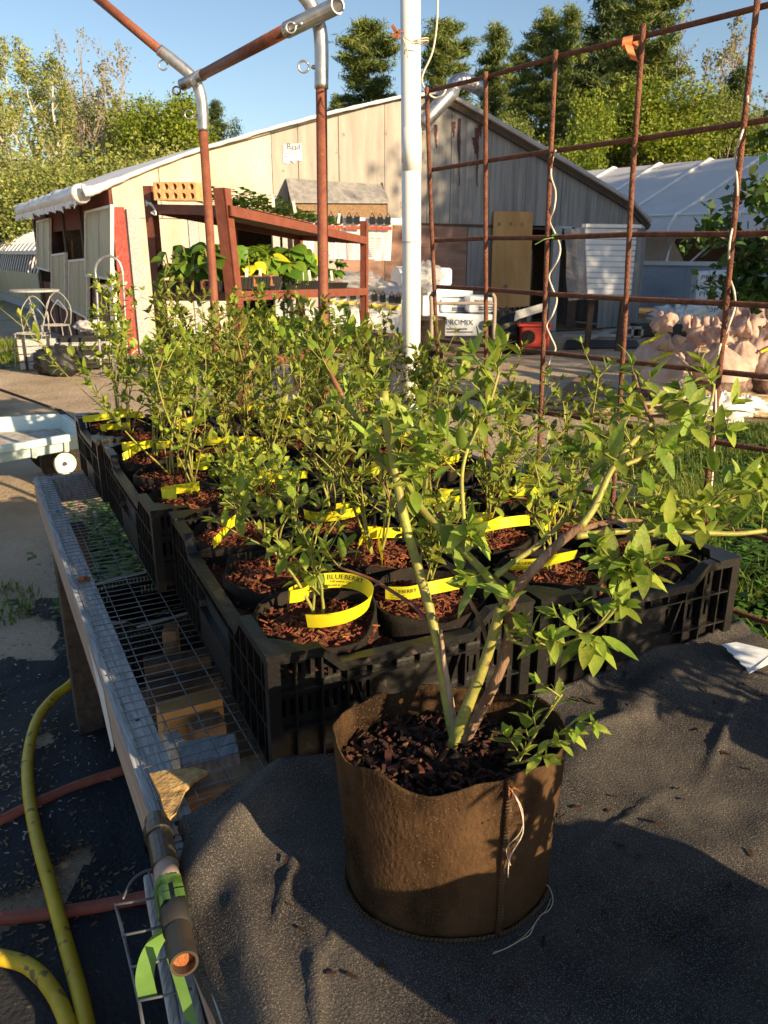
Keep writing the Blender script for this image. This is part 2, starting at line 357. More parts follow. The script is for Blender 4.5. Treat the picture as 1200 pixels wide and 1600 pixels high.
# ------------------------------------------------------------------ grass
def blades(name, spots, n, h0, h1, mname, seed, wid=.006, spread=.5):
    r = np.random.RandomState(seed); P = []
    w_ = np.array([s[4] for s in spots], float); w_ /= w_.sum()
    pick = r.choice(len(spots), n, p=w_)
    X = np.zeros(n); Yy = np.zeros(n)
    for k, s in enumerate(spots):
        i = np.where(pick == k)[0]
        a = r.uniform(0, 2*np.pi, len(i)); q = np.sqrt(r.uniform(0, 1, len(i)))*(1+.25*np.sin(3*a+k))
        X[i] = s[0]+np.cos(a)*q*s[2]; Yy[i] = s[1]+np.sin(a)*q*s[3]
    keep = np.array([fnoise(x, y, 1.3) > -.25+.3*r.rand() for x, y in zip(X, Yy)]); X = X[keep]; Yy = Yy[keep]; n = len(X)
    Z = np.array([gz(x, y) if (-20 < x < 18 and -6 < y < 19) else 0 for x, y in zip(X, Yy)])-.005
    a = r.uniform(0, 2*np.pi, n); L = r.uniform(h0, h1, n); ln = r.uniform(.1, spread, n)*L
    d = np.stack([np.cos(a), np.sin(a)], 1); s = np.stack([-np.sin(a), np.cos(a)], 1)*wid*r.uniform(.6, 1.4, (n, 1))
    b0 = np.stack([X, Yy, Z], 1)
    def pt(f, lean, hh): p = b0.copy(); p[:, :2] += d*(ln*lean)[:, None]; p[:, 2] += L*hh; return p
    m1 = pt(0, .35, .6); tip = pt(0, 1.2, .95)
    S3 = np.concatenate([s, np.zeros((n, 1))], 1)
    vs = np.stack([b0-S3/2, b0+S3/2, m1+S3/2, m1-S3/2, tip], 1).reshape(-1, 3)
    k = np.arange(n)[:, None]*5
    f3 = np.concatenate([k+np.array([[0, 1, 2]]), k+np.array([[0, 2, 3]]), k+np.array([[3, 2, 4]])])
    me = npmesh(name, vs, f3, mname); o = obj_from(name, me); o['kind'] = 'stuff'; return o
tag(blades('grass', [(1.9, 3.9, 1.3, 1.1, 3), (3.0, 4.9, 1.8, 1.3, 3), (1.2, 2.7, .8, .8, 2), (4.6, 6.3, 1.9, 1.0, 2), (2.2, 2.2, .9, 1.1, 2), (3.2, 6.3, 1.2, .5, 1), (.6, 3.6, .7, .8, 1)], 110000, .06, .20, 'grass', 4, wid=.007),
    'green grass growing behind the wire trellis on the right', 'grass')
tag(blades('grass', [(-2.2, 3.0, .6, .5, 2), (-2.35, 2.35, .6, .4, 1.2), (-1.75, 2.5, .3, .3, .7), (-1.3, 1.7, .2, .25, .6), (-3.6, 4.2, .6, .4, .7)], 9000, .015, .055, 'grass', 5, spread=1.2),
    'short dark grass beside the left end of the bench', 'grass')
tag(blades('grass', [(-7.0, 13.2, .9, .9, 2), (-8.4, 14.6, 1.4, 1.6, 2), (-5.6, 11.6, .9, .2, 1), (-5.3, 12.2, .7, .3, .6), (-6.9, 11.9, .5, .15, .6)], 9000, .05, .16, 'grass', 6, wid=.012),
    'grass in front of the long low greenhouse on the left', 'grass')
tag(blades('grass', [(7.5, 15.5, 2.2, 1.0, 1), (6.0, 13.5, 1.6, .5, .6), (9, 17, 3, 2, 1.5)], 9000, .05, .15, 'grass', 8, wid=.014),
    'shaded grass below the right greenhouse wall', 'grass')
# broad-leaved weeds: rosettes of round leaves
def weeds(name, spots, n, mname, seed, size, label):
    r = np.random.RandomState(seed); V_ = []; F_ = []
    for i in range(n):
        s = spots[r.randint(len(spots))]; x = s[0]+r.normal()*s[2]*.5; y = s[1]+r.normal()*s[3]*.5; z = gz(x, y)
        h = r.uniform(.4, 1)*size*2.2
        for k in range(r.randint(5, 9)):
            a = r.uniform(0, 6.28); L = size*r.uniform(.5, 1); up = r.uniform(.0, .7); q = r.uniform(.3, 1)*h
            d = np.array([np.cos(a), np.sin(a), up]); sd = np.array([-np.sin(a), np.cos(a), 0])*L*.36
            b = np.array([x, y, z+q])+d*L*.15
            n0 = len(V_)
            V_ += [b, b+d*L*.45+sd, b+d*L+np.array([0, 0, -.25*L]), b+d*L*.45-sd]; F_.append([n0, n0+1, n0+2, n0+3])
    o = obj_from(name, npmesh(name, np.array(V_), np.array(F_), mname)); o['kind'] = 'stuff'; return tag(o, label, 'weeds')
weeds('weeds', [(3.3, 6.2, 1.3, .5), (4.2, 5.8, 1, .6), (1.7, 2.9, .8, .8), (1.35, 2.0, .5, .5), (2.4, 4.2, .9, .9), (1.0, 1.7, .35, .35), (2.0, 3.4, .8, .6), (3.0, 5.2, 1.2, .5)], 5200, 'weed', 11, .065, 'leafy weeds among the grass behind the trellis')
weeds('weeds', [(-1.0, 3.0, .2, .3), (-1.2, 3.6, .25, .4), (-1.42, 4.2, .25, .5), (-.9, 3.8, .4, .5), (-.6, 3.1, .4, .3), (-1.0, 4.4, .4, .4)], 3600, 'weed', 13, .055, 'leafy green weeds on the ground behind the far end of the bench')
weeds('weeds', [(-6.05, 11.0, .5, .15), (-5.2, 11.1, .4, .1), (-2.1, 2.9, .4, .4)], 110, 'weed', 12, .045, 'low leafy weeds on the dirt path at the left')
# wood chips and pebbles littered on the ground near the bench
def litter(name, spots, n, mname, seed, s0, s1, label, cat):
    r = random.Random(seed); mb = MB()
    for i in range(n):
        q = r.choice(spots); x = r.gauss(q[0], q[2]*.55); y = r.gauss(q[1], q[3]*.55); s = r.uniform(s0, s1); a = r.uniform(0, 6.28)
        X = Matrix.Translation((x, y, gz(x, y)+.02)) @ Matrix.Rotation(a, 4, 'Z') @ Matrix.Rotation(r.uniform(-.4, .4), 4, 'X')
        mb.box(-s, s, -s*.3, s*.3, -s*.12, s*.12, X)
    o = mb.build(name, mname); o['kind'] = 'stuff'; return tag(o, label, cat)
litter('wood_chips', [(-1.5, 2.4, .6, .7), (-1.0, 1.7, .25, .5), (-.8, 1.5, .2, .15), (-1.7, 3.2, .5, .5), (-.95, 1.35, .1, .1), (-1.2, 2.0, .15, .15)], 1700, 'wood_brown', 3, .0015, .007, 'brown wood chips scattered over the ground beside the bench', 'wood chips')
litter('pebbles', [(-1.5, 2.6, .7, .8), (-2.2, 4, 1.2, 1), (-1.2, 1.9, .3, .4)], 900, 'cement', 4, .003, .008, 'pale grit and pebbles on the dirt left of the bench', 'pebbles')
# ================================================================== SHED
L0 = V((-4.0, 12.3, 0)); GD = V((.883, .469, 0)).normalized(); SD = V((-.57, .82, 0)).normalized()
GN = V((GD.y, -GD.x, 0))                       # gable normal, toward the camera
SN = V((-SD.y, SD.x, 0)); SN = SN if SN.x < 0 else -SN
def gab(px, py, out=0):                        # a point of the gable plane
    return onplane(px, py, L0+GN*out, GN)
def gw(p): return (p-L0).dot(GD)
RP = [(128, 300), (150, 296), (200, 275), (300, 238), (380, 214), (480, 186), (560, 167), (630, 152), (698, 147), (760, 182), (870, 246), (940, 288), (985, 316), (1010, 344)]
RPW = [(gw(gab(*p)), gab(*p).z) for p in RP]
def zroof(w_):
    for (a, za), (b, zb) in zip(RPW, RPW[1:]):
        if w_ <= b: return za+(zb-za)*(w_-a)/(b-a)
    return RPW[-1][1]
WR = RPW[-1][0]-.12
shed = thing('greenhouse_shed', 'weathered plywood gabled greenhouse shed with white film roof and red corner board', 'shed', L0)
def panel(name, w0, w1, zb, zt, mname, out=0, th=.02, n=6):
    lo = [L0+GD*w0+V((0, 0, zb)), L0+GD*w1+V((0, 0, zb))]
    if zt is None: hi = [L0+GD*(w1+(w0-w1)*k/n)+V((0, 0, zroof(w1+(w0-w1)*k/n)-.03)) for k in range(n+1)]
    else: hi = [L0+GD*w1+V((0, 0, zt)), L0+GD*w0+V((0, 0, zt))]
    return MB().prism([p+GN*out for p in lo+hi], GN*th).build(name, mname, shed)
def W(px): return gw(gab(px, 400))
seam = [W(x) for x in (184, 258, 330, 430, 470, 531, 600, 665, 700, 760, 815, 870, 925, 965)]+[WR]
zs_ = 2.05
for i, (a, b) in enumerate(zip(seam, seam[1:])):
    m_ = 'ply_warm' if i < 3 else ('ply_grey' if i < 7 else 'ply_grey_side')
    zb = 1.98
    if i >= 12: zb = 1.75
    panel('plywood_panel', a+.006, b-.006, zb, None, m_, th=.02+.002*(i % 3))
# lower course, left to right
z1 = 1.97
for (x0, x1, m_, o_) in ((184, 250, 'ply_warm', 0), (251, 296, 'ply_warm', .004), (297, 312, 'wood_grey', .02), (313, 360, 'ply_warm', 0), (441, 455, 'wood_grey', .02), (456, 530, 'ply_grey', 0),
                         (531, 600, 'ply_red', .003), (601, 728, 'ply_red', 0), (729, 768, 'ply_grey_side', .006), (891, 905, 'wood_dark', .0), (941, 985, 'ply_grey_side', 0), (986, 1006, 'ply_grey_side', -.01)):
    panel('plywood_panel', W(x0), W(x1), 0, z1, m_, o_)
mb = MB()
for (x0, x1) in ((425, 436), (860, 872)): a, b = W(x0), W(x1); mb.prism([L0+GD*a+GN*.0+V((0, 0, 0)), L0+GD*b, L0+GD*b+V((0, 0, z1)), L0+GD*a+V((0, 0, z1))], GN*.07)
mb.build('door_post', 'wood_grey', shed)
a, b = W(601), W(990)
MB().prism([L0+GD*a+V((0, 0, z1+.0)), L0+GD*b+V((0, 0, 1.86)), L0+GD*b+V((0, 0, 1.90)), L0+GD*a+V((0, 0, z1+.03))], GN*.05).build('header_board', 'wood_dark', shed)
# stains running down from the roof edge
for (x, y0, y1) in ((681, 195, 232), (717, 185, 290), (745, 200, 292), (708, 190, 215), (750, 195, 214), (741, 215, 240)):
    p = gab(x, y0, .028); q = gab(x+1, y1, .028); mb = MB(); k = 9; lft = []; rgt = []
    for i in range(k+1):
        t = i/k; c = p.lerp(q, t)+GD*rnd.uniform(-.012, .012); w_ = (.045*(1-t)**1.2+.010)*rnd.uniform(.5, 1.2); lft.append(c-GD*w_); rgt.append(c+GD*w_)
    mb.prism(lft+rgt[::-1], GN*.001); mb.build('red_stain', 'red_stain', shed)
# roof surfaces: outline pushed back along the side
def roofsheet(name, i0, i1, m_, depth=12):
    mb = MB(); rws = []
    for i in range(i0, i1+1):
        w_, z = RPW[i]; p = L0+GD*w_+V((0, 0, z))
        rws.append([p+GN*.10+(SD*depth+GN*0)*t+V((0, 0, .03*math.sin(7*t+i))) for t in [k/10 for k in range(11)]])
    mb.grid(rws); mb.grid([[q-V((0, 0, .03)) for q in r_] for r_ in rws]); return mb.build(name, m_, shed, smooth=True)
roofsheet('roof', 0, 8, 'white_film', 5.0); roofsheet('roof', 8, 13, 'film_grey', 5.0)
# rolled film along the gable edge and eave
pe = [L0+GD*w_+GN*.12+V((0, 0, z+.0)) for w_, z in RPW[:9]]
pp = []; rr = []
for i, p in enumerate(smoothpath(pe, 6)): pp.append(p+V((0, 0, .02*noise.noise(V((i*.5, 3, 0)))))); rr.append(.028+.010*noise.noise(V((i*.9, 0, 0)))+.06*max(0, 1-i/14))
MB().tube(pp, rr, 8).build('roof_edge_roll', 'white_film', shed, smooth=True)
pe = [L0+GD*w_+GN*.12+V((0, 0, z-.03)) for w_, z in RPW[8:]]
MB().tube(pe, .045, 6).build('roof_edge_board', 'film_grey', shed)
for (p, q) in zip(pe, pe[1:]): pass
mb = MB(); [mb.bar(p+GN*-.04-V((0, 0, .10)), q+GN*-.04-V((0, 0, .10)), .03, .12, e=.02) for p, q in zip(pe, pe[1:])]; mb.build('bargeboard', 'wood_dark', shed)
e0 = L0+GD*RPW[0][0]+V((0, 0, RPW[0][1])); e0b = onplane(36, 328, L0+SN*.32, SN)
SLEN = (e0b-L0).dot(SD)
pp = []; rr = []
k = 40
for i in range(k+1):
    t = i/k; p = e0+(SD*SLEN)*t+V((0, 0, (e0b.z-e0.z)*t)); pp.append(p+V((0, 0, -.02+.04*noise.noise(V((i*.4, 7, 0)))))+SN*.03*noise.noise(V((i*.5, 1, 0)))); rr.append(.135+.04*noise.noise(V((i*.7, 5, 2)))-.03*t)
MB().tube(pp, rr, 10).build('eave_roll', 'white_film', shed, smooth=True)
mb = MB(); ra = []; rb = []
for i in range(k*3+1):                        # torn hanging hem of the film
    t = i/(k*3); p = e0+(SD*SLEN)*t+V((0, 0, (e0b.z-e0.z)*t-.10))+SN*.10; ra.append(p); rb.append(p+V((0, 0, -.09-.09*noise.noise(V((i*.23, 4, 0)))-.05*noise.noise(V((i*.9, 1, 0)))))+SN*.02*math.sin(i))
mb.grid([ra, rb]).build('film_hem', 'white_film', shed, smooth=True)
# side wall
def side(px, py, out=0): return onplane(px, py, L0+SN*out, SN)
def sbox(name, x0, x1, yt0, yt1, yb0, yb1, m_, out=0, th=.03):
    q = [side(x0, yb0, out), side(x1, yb1, out), side(x1, yt1, out), side(x0, yt0, out)]
    return MB().prism(q, SN*th).build(name, m_, shed)
SE = (side(60, 400)-L0).dot(SD)
def sp(s_, z, out=0): return L0+SD*s_+SN*out+V((0, 0, z))
zt_ = 2.18
mb = MB(); mb.prism([sp(0, 1.85), sp(SE, 1.85), sp(SE, zt_+.2), sp(0, zt_+.2)], -SN*.04); mb.build('upper_fascia', 'red_dark', shed)
s_ = .35
while s_ < SE:                                 # vertical boards under the windows
    e_ = min(s_+.16, SE); MB().prism([sp(s_, 0), sp(e_-.012, 0), sp(e_-.012, .95), sp(s_, .95)], -SN*(.03+.004*rnd.random())).build('wall_board', 'ply_red' if rnd.random() < .5 else 'red_dark', shed); s_ = e_
for x in (61, 81, 106, 134):
    p = side(x, 400); s0 = (p-L0).dot(SD); MB().prism([sp(s0-.05, 0), sp(s0+.05, 0), sp(s0+.05, 2.2), sp(s0-.05, 2.2)], SN*.03).build('stud', 'wood_dark', shed)
def spanel(x0, x1, yt0, yt1, yb0, yb1, out):
    q = [side(x0, yb0, out), side(x1, yb1, out), side(x1, yt1, out), side(x0, yt0, out)]
    pn = MB().prism(q, SN*.015).build('window_panel', 'panel_cream', shed)
    mb = MB(); q2 = [p+SN*.012 for p in q]
    for i in range(4): mb.bar(q2[i], q2[(i+1) % 4], .035, .05, up=SN, e=.015)
    mb.build('frame', 'white_trim', pn)
    mb = MB(); a = q2[0].lerp(q2[1], .52); b = q2[3].lerp(q2[2], .52); mb.bar(a, b, .012, .02, up=SN); mb.build('mullion', 'print_grey', pn)
spanel(60, 79, 347, 342, 418, 423, .04); spanel(83, 104, 399, 396, 468, 482, .05); spanel(110, 139, 408, 405, 482, 497, .06); spanel(136, 176, 332, 322, 430, 436, .12)
MB().prism([L0+SN*.02+SD*.02, L0+SN*.02+SD*.24, L0+SN*.02+SD*.24+V((0, 0, 2.12)), L0+SN*.02+SD*.02+V((0, 0, 2.12))], SN*.06).build('corner_trim', 'white_trim', shed)
panel('corner_board', W(180), W(200), 0, 2.12, 'red_paint', .03, .03); panel('corner_post', W(203), W(222), 0, 2.10, 'wood_grey', .03, .05)
sbox('inner_frame', 84, 102, 346, 342, 397, 396, 'red_dark', -.30); sbox('inner_frame', 110, 130, 342, 338, 404, 403, 'red_dark', -.35)
# back and right walls, floor of the dark interior
bw = [L0+SD*SE, L0+SD*SE+V((0, 0, 2.2))]
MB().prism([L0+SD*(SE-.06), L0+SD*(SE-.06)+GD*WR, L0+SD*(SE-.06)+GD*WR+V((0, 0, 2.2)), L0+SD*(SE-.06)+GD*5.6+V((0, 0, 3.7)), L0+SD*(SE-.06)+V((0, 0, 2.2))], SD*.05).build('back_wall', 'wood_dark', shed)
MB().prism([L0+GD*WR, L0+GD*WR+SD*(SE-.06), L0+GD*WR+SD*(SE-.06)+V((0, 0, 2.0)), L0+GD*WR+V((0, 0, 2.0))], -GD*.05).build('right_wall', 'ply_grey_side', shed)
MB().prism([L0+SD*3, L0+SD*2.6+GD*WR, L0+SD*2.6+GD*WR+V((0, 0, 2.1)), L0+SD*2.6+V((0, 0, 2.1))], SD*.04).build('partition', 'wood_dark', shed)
# things seen inside the doorway
for i in range(7):
    p = L0+GD*(W(838)+.09*i)-GN*(.7+.1*rnd.random())
    o = MB().tube([p+V((0, 0, .1)), p+V((.02*rnd.uniform(-1, 1), 0, 1.0+rnd.random()*.6))], .012, 6).box(-.05, .05, -.01, .01, -.02, .18, Matrix.Translation(p+V((0, 0, .1)))).build('garden_tool', 'galv' if i % 2 else 'wood_brown')
    tag(o, 'long handled garden tool standing in the dark shed doorway', 'tool', 'garden tools leaning inside the shed doorway')
o = MB().prism([gab(766, 483, .35), gab(826, 478, .42), gab(832, 331, .06), gab(771, 330, .06)], GN*.02)
for (x, y) in ((780, 349), (798, 349), (816, 350), (820, 368), (790, 450), (786, 430)):
    o.disc(gab(x, y, .35 if y > 400 else .10), .0001)
o = o.build('plywood_door', 'ply_orange'); tag(o, 'tall orange plywood sheet with knots standing beside the dark shed doorway', 'plywood sheet')
for (x, y, r_) in ((780, 350, .05), (798, 350, .05), (816, 351, .05), (820, 368, .02), (790, 448, .06), (805, 352, .02)):
    t = (y-331)/150; c = gab(x, y, .06+.33*t+.0235); mb = MB(); mb.disc(c, r_*.8, 10, GN); k_ = mb.build('knot', 'ply_red', o)
# metal flue with elbows
flue = thing('flue_pipe', 'galvanized metal duct pipe rising from the gable peak and elbowing over the roof', 'duct pipe', gab(668, 195))
pth = [gab(655, 200, .02), gab(662, 196, .25), gab(690, 163, .35), gab(706, 143, .35), gab(722, 129, .35), gab(742, 132, .33), gab(757, 139, .3)]
MB().tube([gab(658, 188, .0), gab(664, 190, .3)], .17, 14).build('wall_elbow', 'galv', flue, smooth=False)
MB().tube(smoothpath([gab(662, 192, .28), gab(676, 176, .35), gab(708, 141, .35)], 3), .125, 16).build('duct', 'galv', flue, smooth=True)
mb = MB(); sp_ = smoothpath([gab(706, 143, .35), gab(712, 130, .35), gab(724, 127, .35), gab(738, 131, .34)], 4); mb.tube(sp_, [.13 if i % 2 else .12 for i in range(len(sp_))], 14); mb.build('elbow', 'galv', flue)
MB().tube([gab(734, 130, .34), gab(750, 138, .3)], .12, 14).build('outlet', 'galv', flue, smooth=True)
# small boxed awning with sloping lid
awn = thing('wall_box', 'long weathered wooden box with a sloping lid fixed to the shed gable', 'wall box', gab(530, 345))
a0, a1, b0, b1 = gab(447, 281, .05), gab(598, 291, .05), gab(455, 317, .55), gab(609, 318, .55)
MB().prism([a0, a1, b1, b0], V((0, 0, .025))).build('lid', 'ply_grey_side', awn)
MB().prism([gab(458, 318, .5), gab(606, 319, .5), gab(606, 342, .5), gab(458, 340, .5)], -GN*.02).build('front_board', 'wood_brown', awn)
for x in (458, 604): MB().prism([gab(x, 318, .5), gab(x, 341, .5), gab(x-6, 341, .03), gab(x-8, 285, .03)], GD*.02).build('end_board', 'wood_dark', awn)
# notice sheet on the gable
nt_ = MB().prism([gab(442, 254, .03), gab(451, 256, .035), gab(454, 250, .04), gab(460, 256, .03), gab(464, 250, .04), gab(472, 252, .03), gab(471, 224, .03), gab(443, 226, .03)], GN*.002).build('notice', 'paper')
tag(nt_, 'torn white paper notice pinned high on the shed gable', 'notice')
mb = MB(); aU = V((0, 0, 1)); u_ = .022
flat_text(mb, 'Basil', .13, gab(448, 233, .045), GD, aU, V((0, 0, 0)))
for j, y in enumerate((239, 244)):
    for i in range(4): mb.bar(gab(446+5*i, y, .045), gab(449+5*i, y-(i % 2), .045), .012, .002, up=GN)
mb.build('writing', 'print_blue', nt_)
# ================================================================== LOW LONG GREENHOUSE AT LEFT
lg = thing('low_greenhouse', 'long low white film greenhouse with slanted vent bars at the far left', 'greenhouse', onz(60, 492))
q0 = onz(66, 490); dL = V((-.53, .85, 0)).normalized(); nL = V((-.85, -.53, 0)).normalized()
def lgp(s, z, out=0): return V((q0.x, q0.y, z))+dL*s-nL*0+nL*out
Hs = .98
for i in range(14): MB().prism([lgp(i*1.25, 0), lgp(i*1.25+1.24, 0), lgp(i*1.25+1.24, Hs), lgp(i*1.25, Hs)], -nL*(.03+.01*(i % 2))).build('side_panel', 'panel_cream', lg)
for i in range(40): MB().bar(lgp(i*.45, Hs), lgp(i*.45+.25, 1.52, -.22), .03, .03).build('vent_bar', 'white_trim', lg)
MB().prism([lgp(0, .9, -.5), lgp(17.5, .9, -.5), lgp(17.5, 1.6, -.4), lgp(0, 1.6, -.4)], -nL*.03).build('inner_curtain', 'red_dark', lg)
arc = [(1.50, -.20), (1.72, -.40), (2.0, -.85), (2.25, -1.6), (2.36, -2.5), (2.25, -3.4), (1.9, -4.3), (1.0, -5)]
mb = MB(); mb.grid([[lgp(s*.5, z, o_) for z, o_ in arc] for s in range(36)]); mb.build('film_roof', 'white_film', lg, smooth=True)
mb = MB()
for i in range(24): mb.tube([lgp(i*.75, z+.03, o_) for z, o_ in arc], .018, 5)
mb.build('roof_rib', 'white_trim', lg)
MB().bar(lgp(0, 1.5, -.15), lgp(17.5, 1.5, -.15), .05, .10).build('gutter_rail', 'white_trim', lg)
MB().bar(lgp(0, .12, .02), lgp(17.5, .12, .02), .04, .22).build('base_board', 'wood_grey', lg)
# ================================================================== RIGHT GREENHOUSE
rg = thing('film_greenhouse', 'large white film greenhouse with raised white roof ribs behind the shed', 'greenhouse', (8, 22, 0))
dR = V((.66, -.75, 0)).normalized(); nR = V((.75, .66, 0)).normalized()
rd = at(1197, 242, 22)
def rgp(s, d, z): return V((rd.x, rd.y, 0))+dR*s-nR*d+V((0, 0, z))
zr = rd.z
prof = [(0, zr), (1.0, zr-.38), (2.1, zr-.82), (3.2, zr-1.25), (4.1, zr-1.58), (4.35, zr-1.80), (4.42, zr-1.98)]
# far slope drops steeply just past the ridge
s0_, s1_ = -9.0, 7.5
mb = MB(); mb.grid([[rgp(s0_+i*.75, d, z-.05*math.sin(math.pi*((i % 2)*.5+.0))*(1 if 0 < d < 4 else 0)) for d, z in prof] for i in range(23)]); mb.build('film_roof', 'film_roof', rg, smooth=True)
mb = MB(); mb.grid([[rgp(s0_+i*.75, d, z) for d, z in ((0, zr), (-2, zr-.7), (-4, zr-2), (-4.4, 0))] for i in range(23)]); mb.build('film_back', 'film_roof', rg, smooth=True)
for i in range(12):
    s = s0_+i*1.5; MB().tube([rgp(s, -.35, zr-.02)]+[rgp(s, d, z+.03) for d, z in prof], .035, 5).build('roof_rib', 'pvc', rg)
MB().tube([rgp(s0_, 4.44, zr-2.0), rgp(s1_, 4.44, zr-2.0)], .05, 8).build('eave_rail', 'pvc', rg)
MB().tube([rgp(s0_, 4.10, zr-1.55), rgp(s1_, 4.10, zr-1.55)], .025, 6).build('purlin', 'pvc', rg)
for i in range(14):
    MB().prism([rgp(s0_+i*1.2, 4.44, .25), rgp(s0_+i*1.2+1.19, 4.44, .25), rgp(s0_+i*1.2+1.19, 4.44, 1.22), rgp(s0_+i*1.2, 4.44, 1.22)], -nR*.02).build('side_panel', 'panel_blue', rg)
MB().bar(rgp(s0_, 4.46, 1.26), rgp(s1_, 4.46, 1.26), .08, .09).build('wall_rail', 'white_trim', rg)
for i in range(6):
    s = s0_+i*3; MB().tube(smoothpath([rgp(s, 4.3, 0), rgp(s, 4.3, 1.3), rgp(s, 3.9, 1.95), rgp(s, 2.9, 2.5)], 4), .03, 6).build('hoop', 'galv', rg)
    MB().tube([rgp(s+.5, 4.2, 1.25), rgp(s+1.1, 3.6, 2.1)], .025, 6).build('brace', 'galv', rg)
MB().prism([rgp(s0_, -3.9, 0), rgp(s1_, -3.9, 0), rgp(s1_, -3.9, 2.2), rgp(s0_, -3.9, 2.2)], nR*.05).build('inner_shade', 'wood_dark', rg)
# lumps of gathered film and hanging plants under the eave
tag(MB().lathe([(.02, 1.25), (.85, 1.05), (.62, 1.45), (.38, 1.85), (.10, 2.2)], V((0, 0, 0))+rgp(-1.0, 3.2, 0), 20, wob=lambda p: p+V((noise.noise(p*2)*.2, noise.noise(p*3)*.15, 0))).build('gathered_film', 'clear_film', smooth=True), 'heap of gathered clear plastic film inside the right greenhouse', 'plastic film')
# ================================================================== TREES
def cards(pts, size, r, flat=.5, elong=1.0, wd=.32):
    n = len(pts); a = r.normal(size=(n, 3)); a /= np.linalg.norm(a, axis=1)[:, None]
    b = r.normal(size=(n, 3)); b -= a*(a*b).sum(1)[:, None]; b /= np.linalg.norm(b, axis=1)[:, None]
    s = size*r.uniform(.5, 1.3, (n, 1)); c = pts
    vs = np.stack([c-a*s*elong*.5, c+b*s*wd, c+a*s*elong*.5, c-b*s*wd], 1).reshape(-1, 3)
    f = np.arange(n)[:, None]*4+np.array([[0, 1, 2, 3]]); return vs, f
def limb(mb, p, q, r0, r1, bend=.08, n=6, k=5):
    d = (q-p).length; pts = []
    for i in range(k+1):
        t = i/k; pts.append(p.lerp(q, t)+V((rnd.gauss(0, 1), rnd.gauss(0, 1), 0))*d*bend*math.sin(math.pi*t)*.5)
    mb.tube(pts, [r0+(r1-r0)*i/k for i in range(k+1)], n); return pts
def tree_pine(seed, h=13, wide=3.2, ncard=42000, open_=.25):
    r = np.random.RandomState(seed); rnd.seed(seed); mb = MB(); top = V((r.normal()*.2, r.normal()*.2, h))
    tp = limb(mb, V((0, 0, 0)), top, .24, .03, .02, 8, 8)
    P = []; z = h*.16
    while z < h*.98:
        t = z/h; L = wide*((1-t)**.62*.92+.03)*r.uniform(.45, 1.25)*(1 if t > .35 else .55+t)
        c = tp[0].lerp(top, t)
        for k in range(r.randint(5, 9)):
            a = r.uniform(0, 6.28); L_ = L; L = L*r.uniform(.55, 1.15); e = c+V((math.cos(a)*L, math.sin(a)*L, L*(.02+.30*t)+r.normal()*.22))
            limb(mb, c, e, .05*(1-t)+.012, .008, .06, 4, 3)
            n = int(26+60*L/wide*1.6)
            for j in range(n):
                u = .30+.75*math.sqrt(r.rand()); q = c.lerp(e, u)
                P.append((q.x+r.normal()*.15*(1+L*.12), q.y+r.normal()*.15*(1+L*.12), q.z+r.normal()*.05+.05*(1+r.rand())))
            L = L_
        z += h*.040*r.uniform(.7, 1.3)*(1+open_)*(1.1-.5*t)
    P = np.array(P)
    k = max(1, int(ncard/len(P))); P = np.repeat(P, k, 0)+r.normal(size=(len(P)*k, 3))*np.array([.15, .15, .07])
    return mb, cards(P, .20, r, elong=1.7, wd=.12), top
def tree_leafy(seed, h=9, wide=3.2, ncard=34000, lobes=34, card=.15, low=.12):
    r = np.random.RandomState(seed); rnd.seed(seed); mb = MB(); P = []
    fork = V((0, 0, h*.3)); limb(mb, V((0, 0, 0)), fork, .2, .13, .03, 8, 4)
    for k in range(lobes):
        t = r.uniform(low, .97); a = r.uniform(0, 6.28); ww = wide*math.sin(math.pi*min(1, .18+.80*t))**.7
        c = V((math.cos(a)*ww*r.uniform(.25, .8), math.sin(a)*ww*r.uniform(.25, .8), h*t))
        limb(mb, fork.lerp(V((0, 0, h*.8)), max(0, t-.25)*.8), c, .07, .015, .08, 5, 4)
        n = 130; rad = wide*r.uniform(.20, .38)
        d = r.normal(size=(n, 3)); d /= np.linalg.norm(d, axis=1)[:, None]; q = rad*r.uniform(.35, 1.1, (n, 1))**.7
        P.append(np.array([c.x, c.y, c.z])+d*q*np.array([1, 1, .75]))
    P = np.concatenate(P); k = max(1, int(ncard/len(P))); P = np.repeat(P, k, 0)+r.normal(size=(len(P)*k, 3))*.20
    return mb, cards(P, card, r), V((0, 0, h))
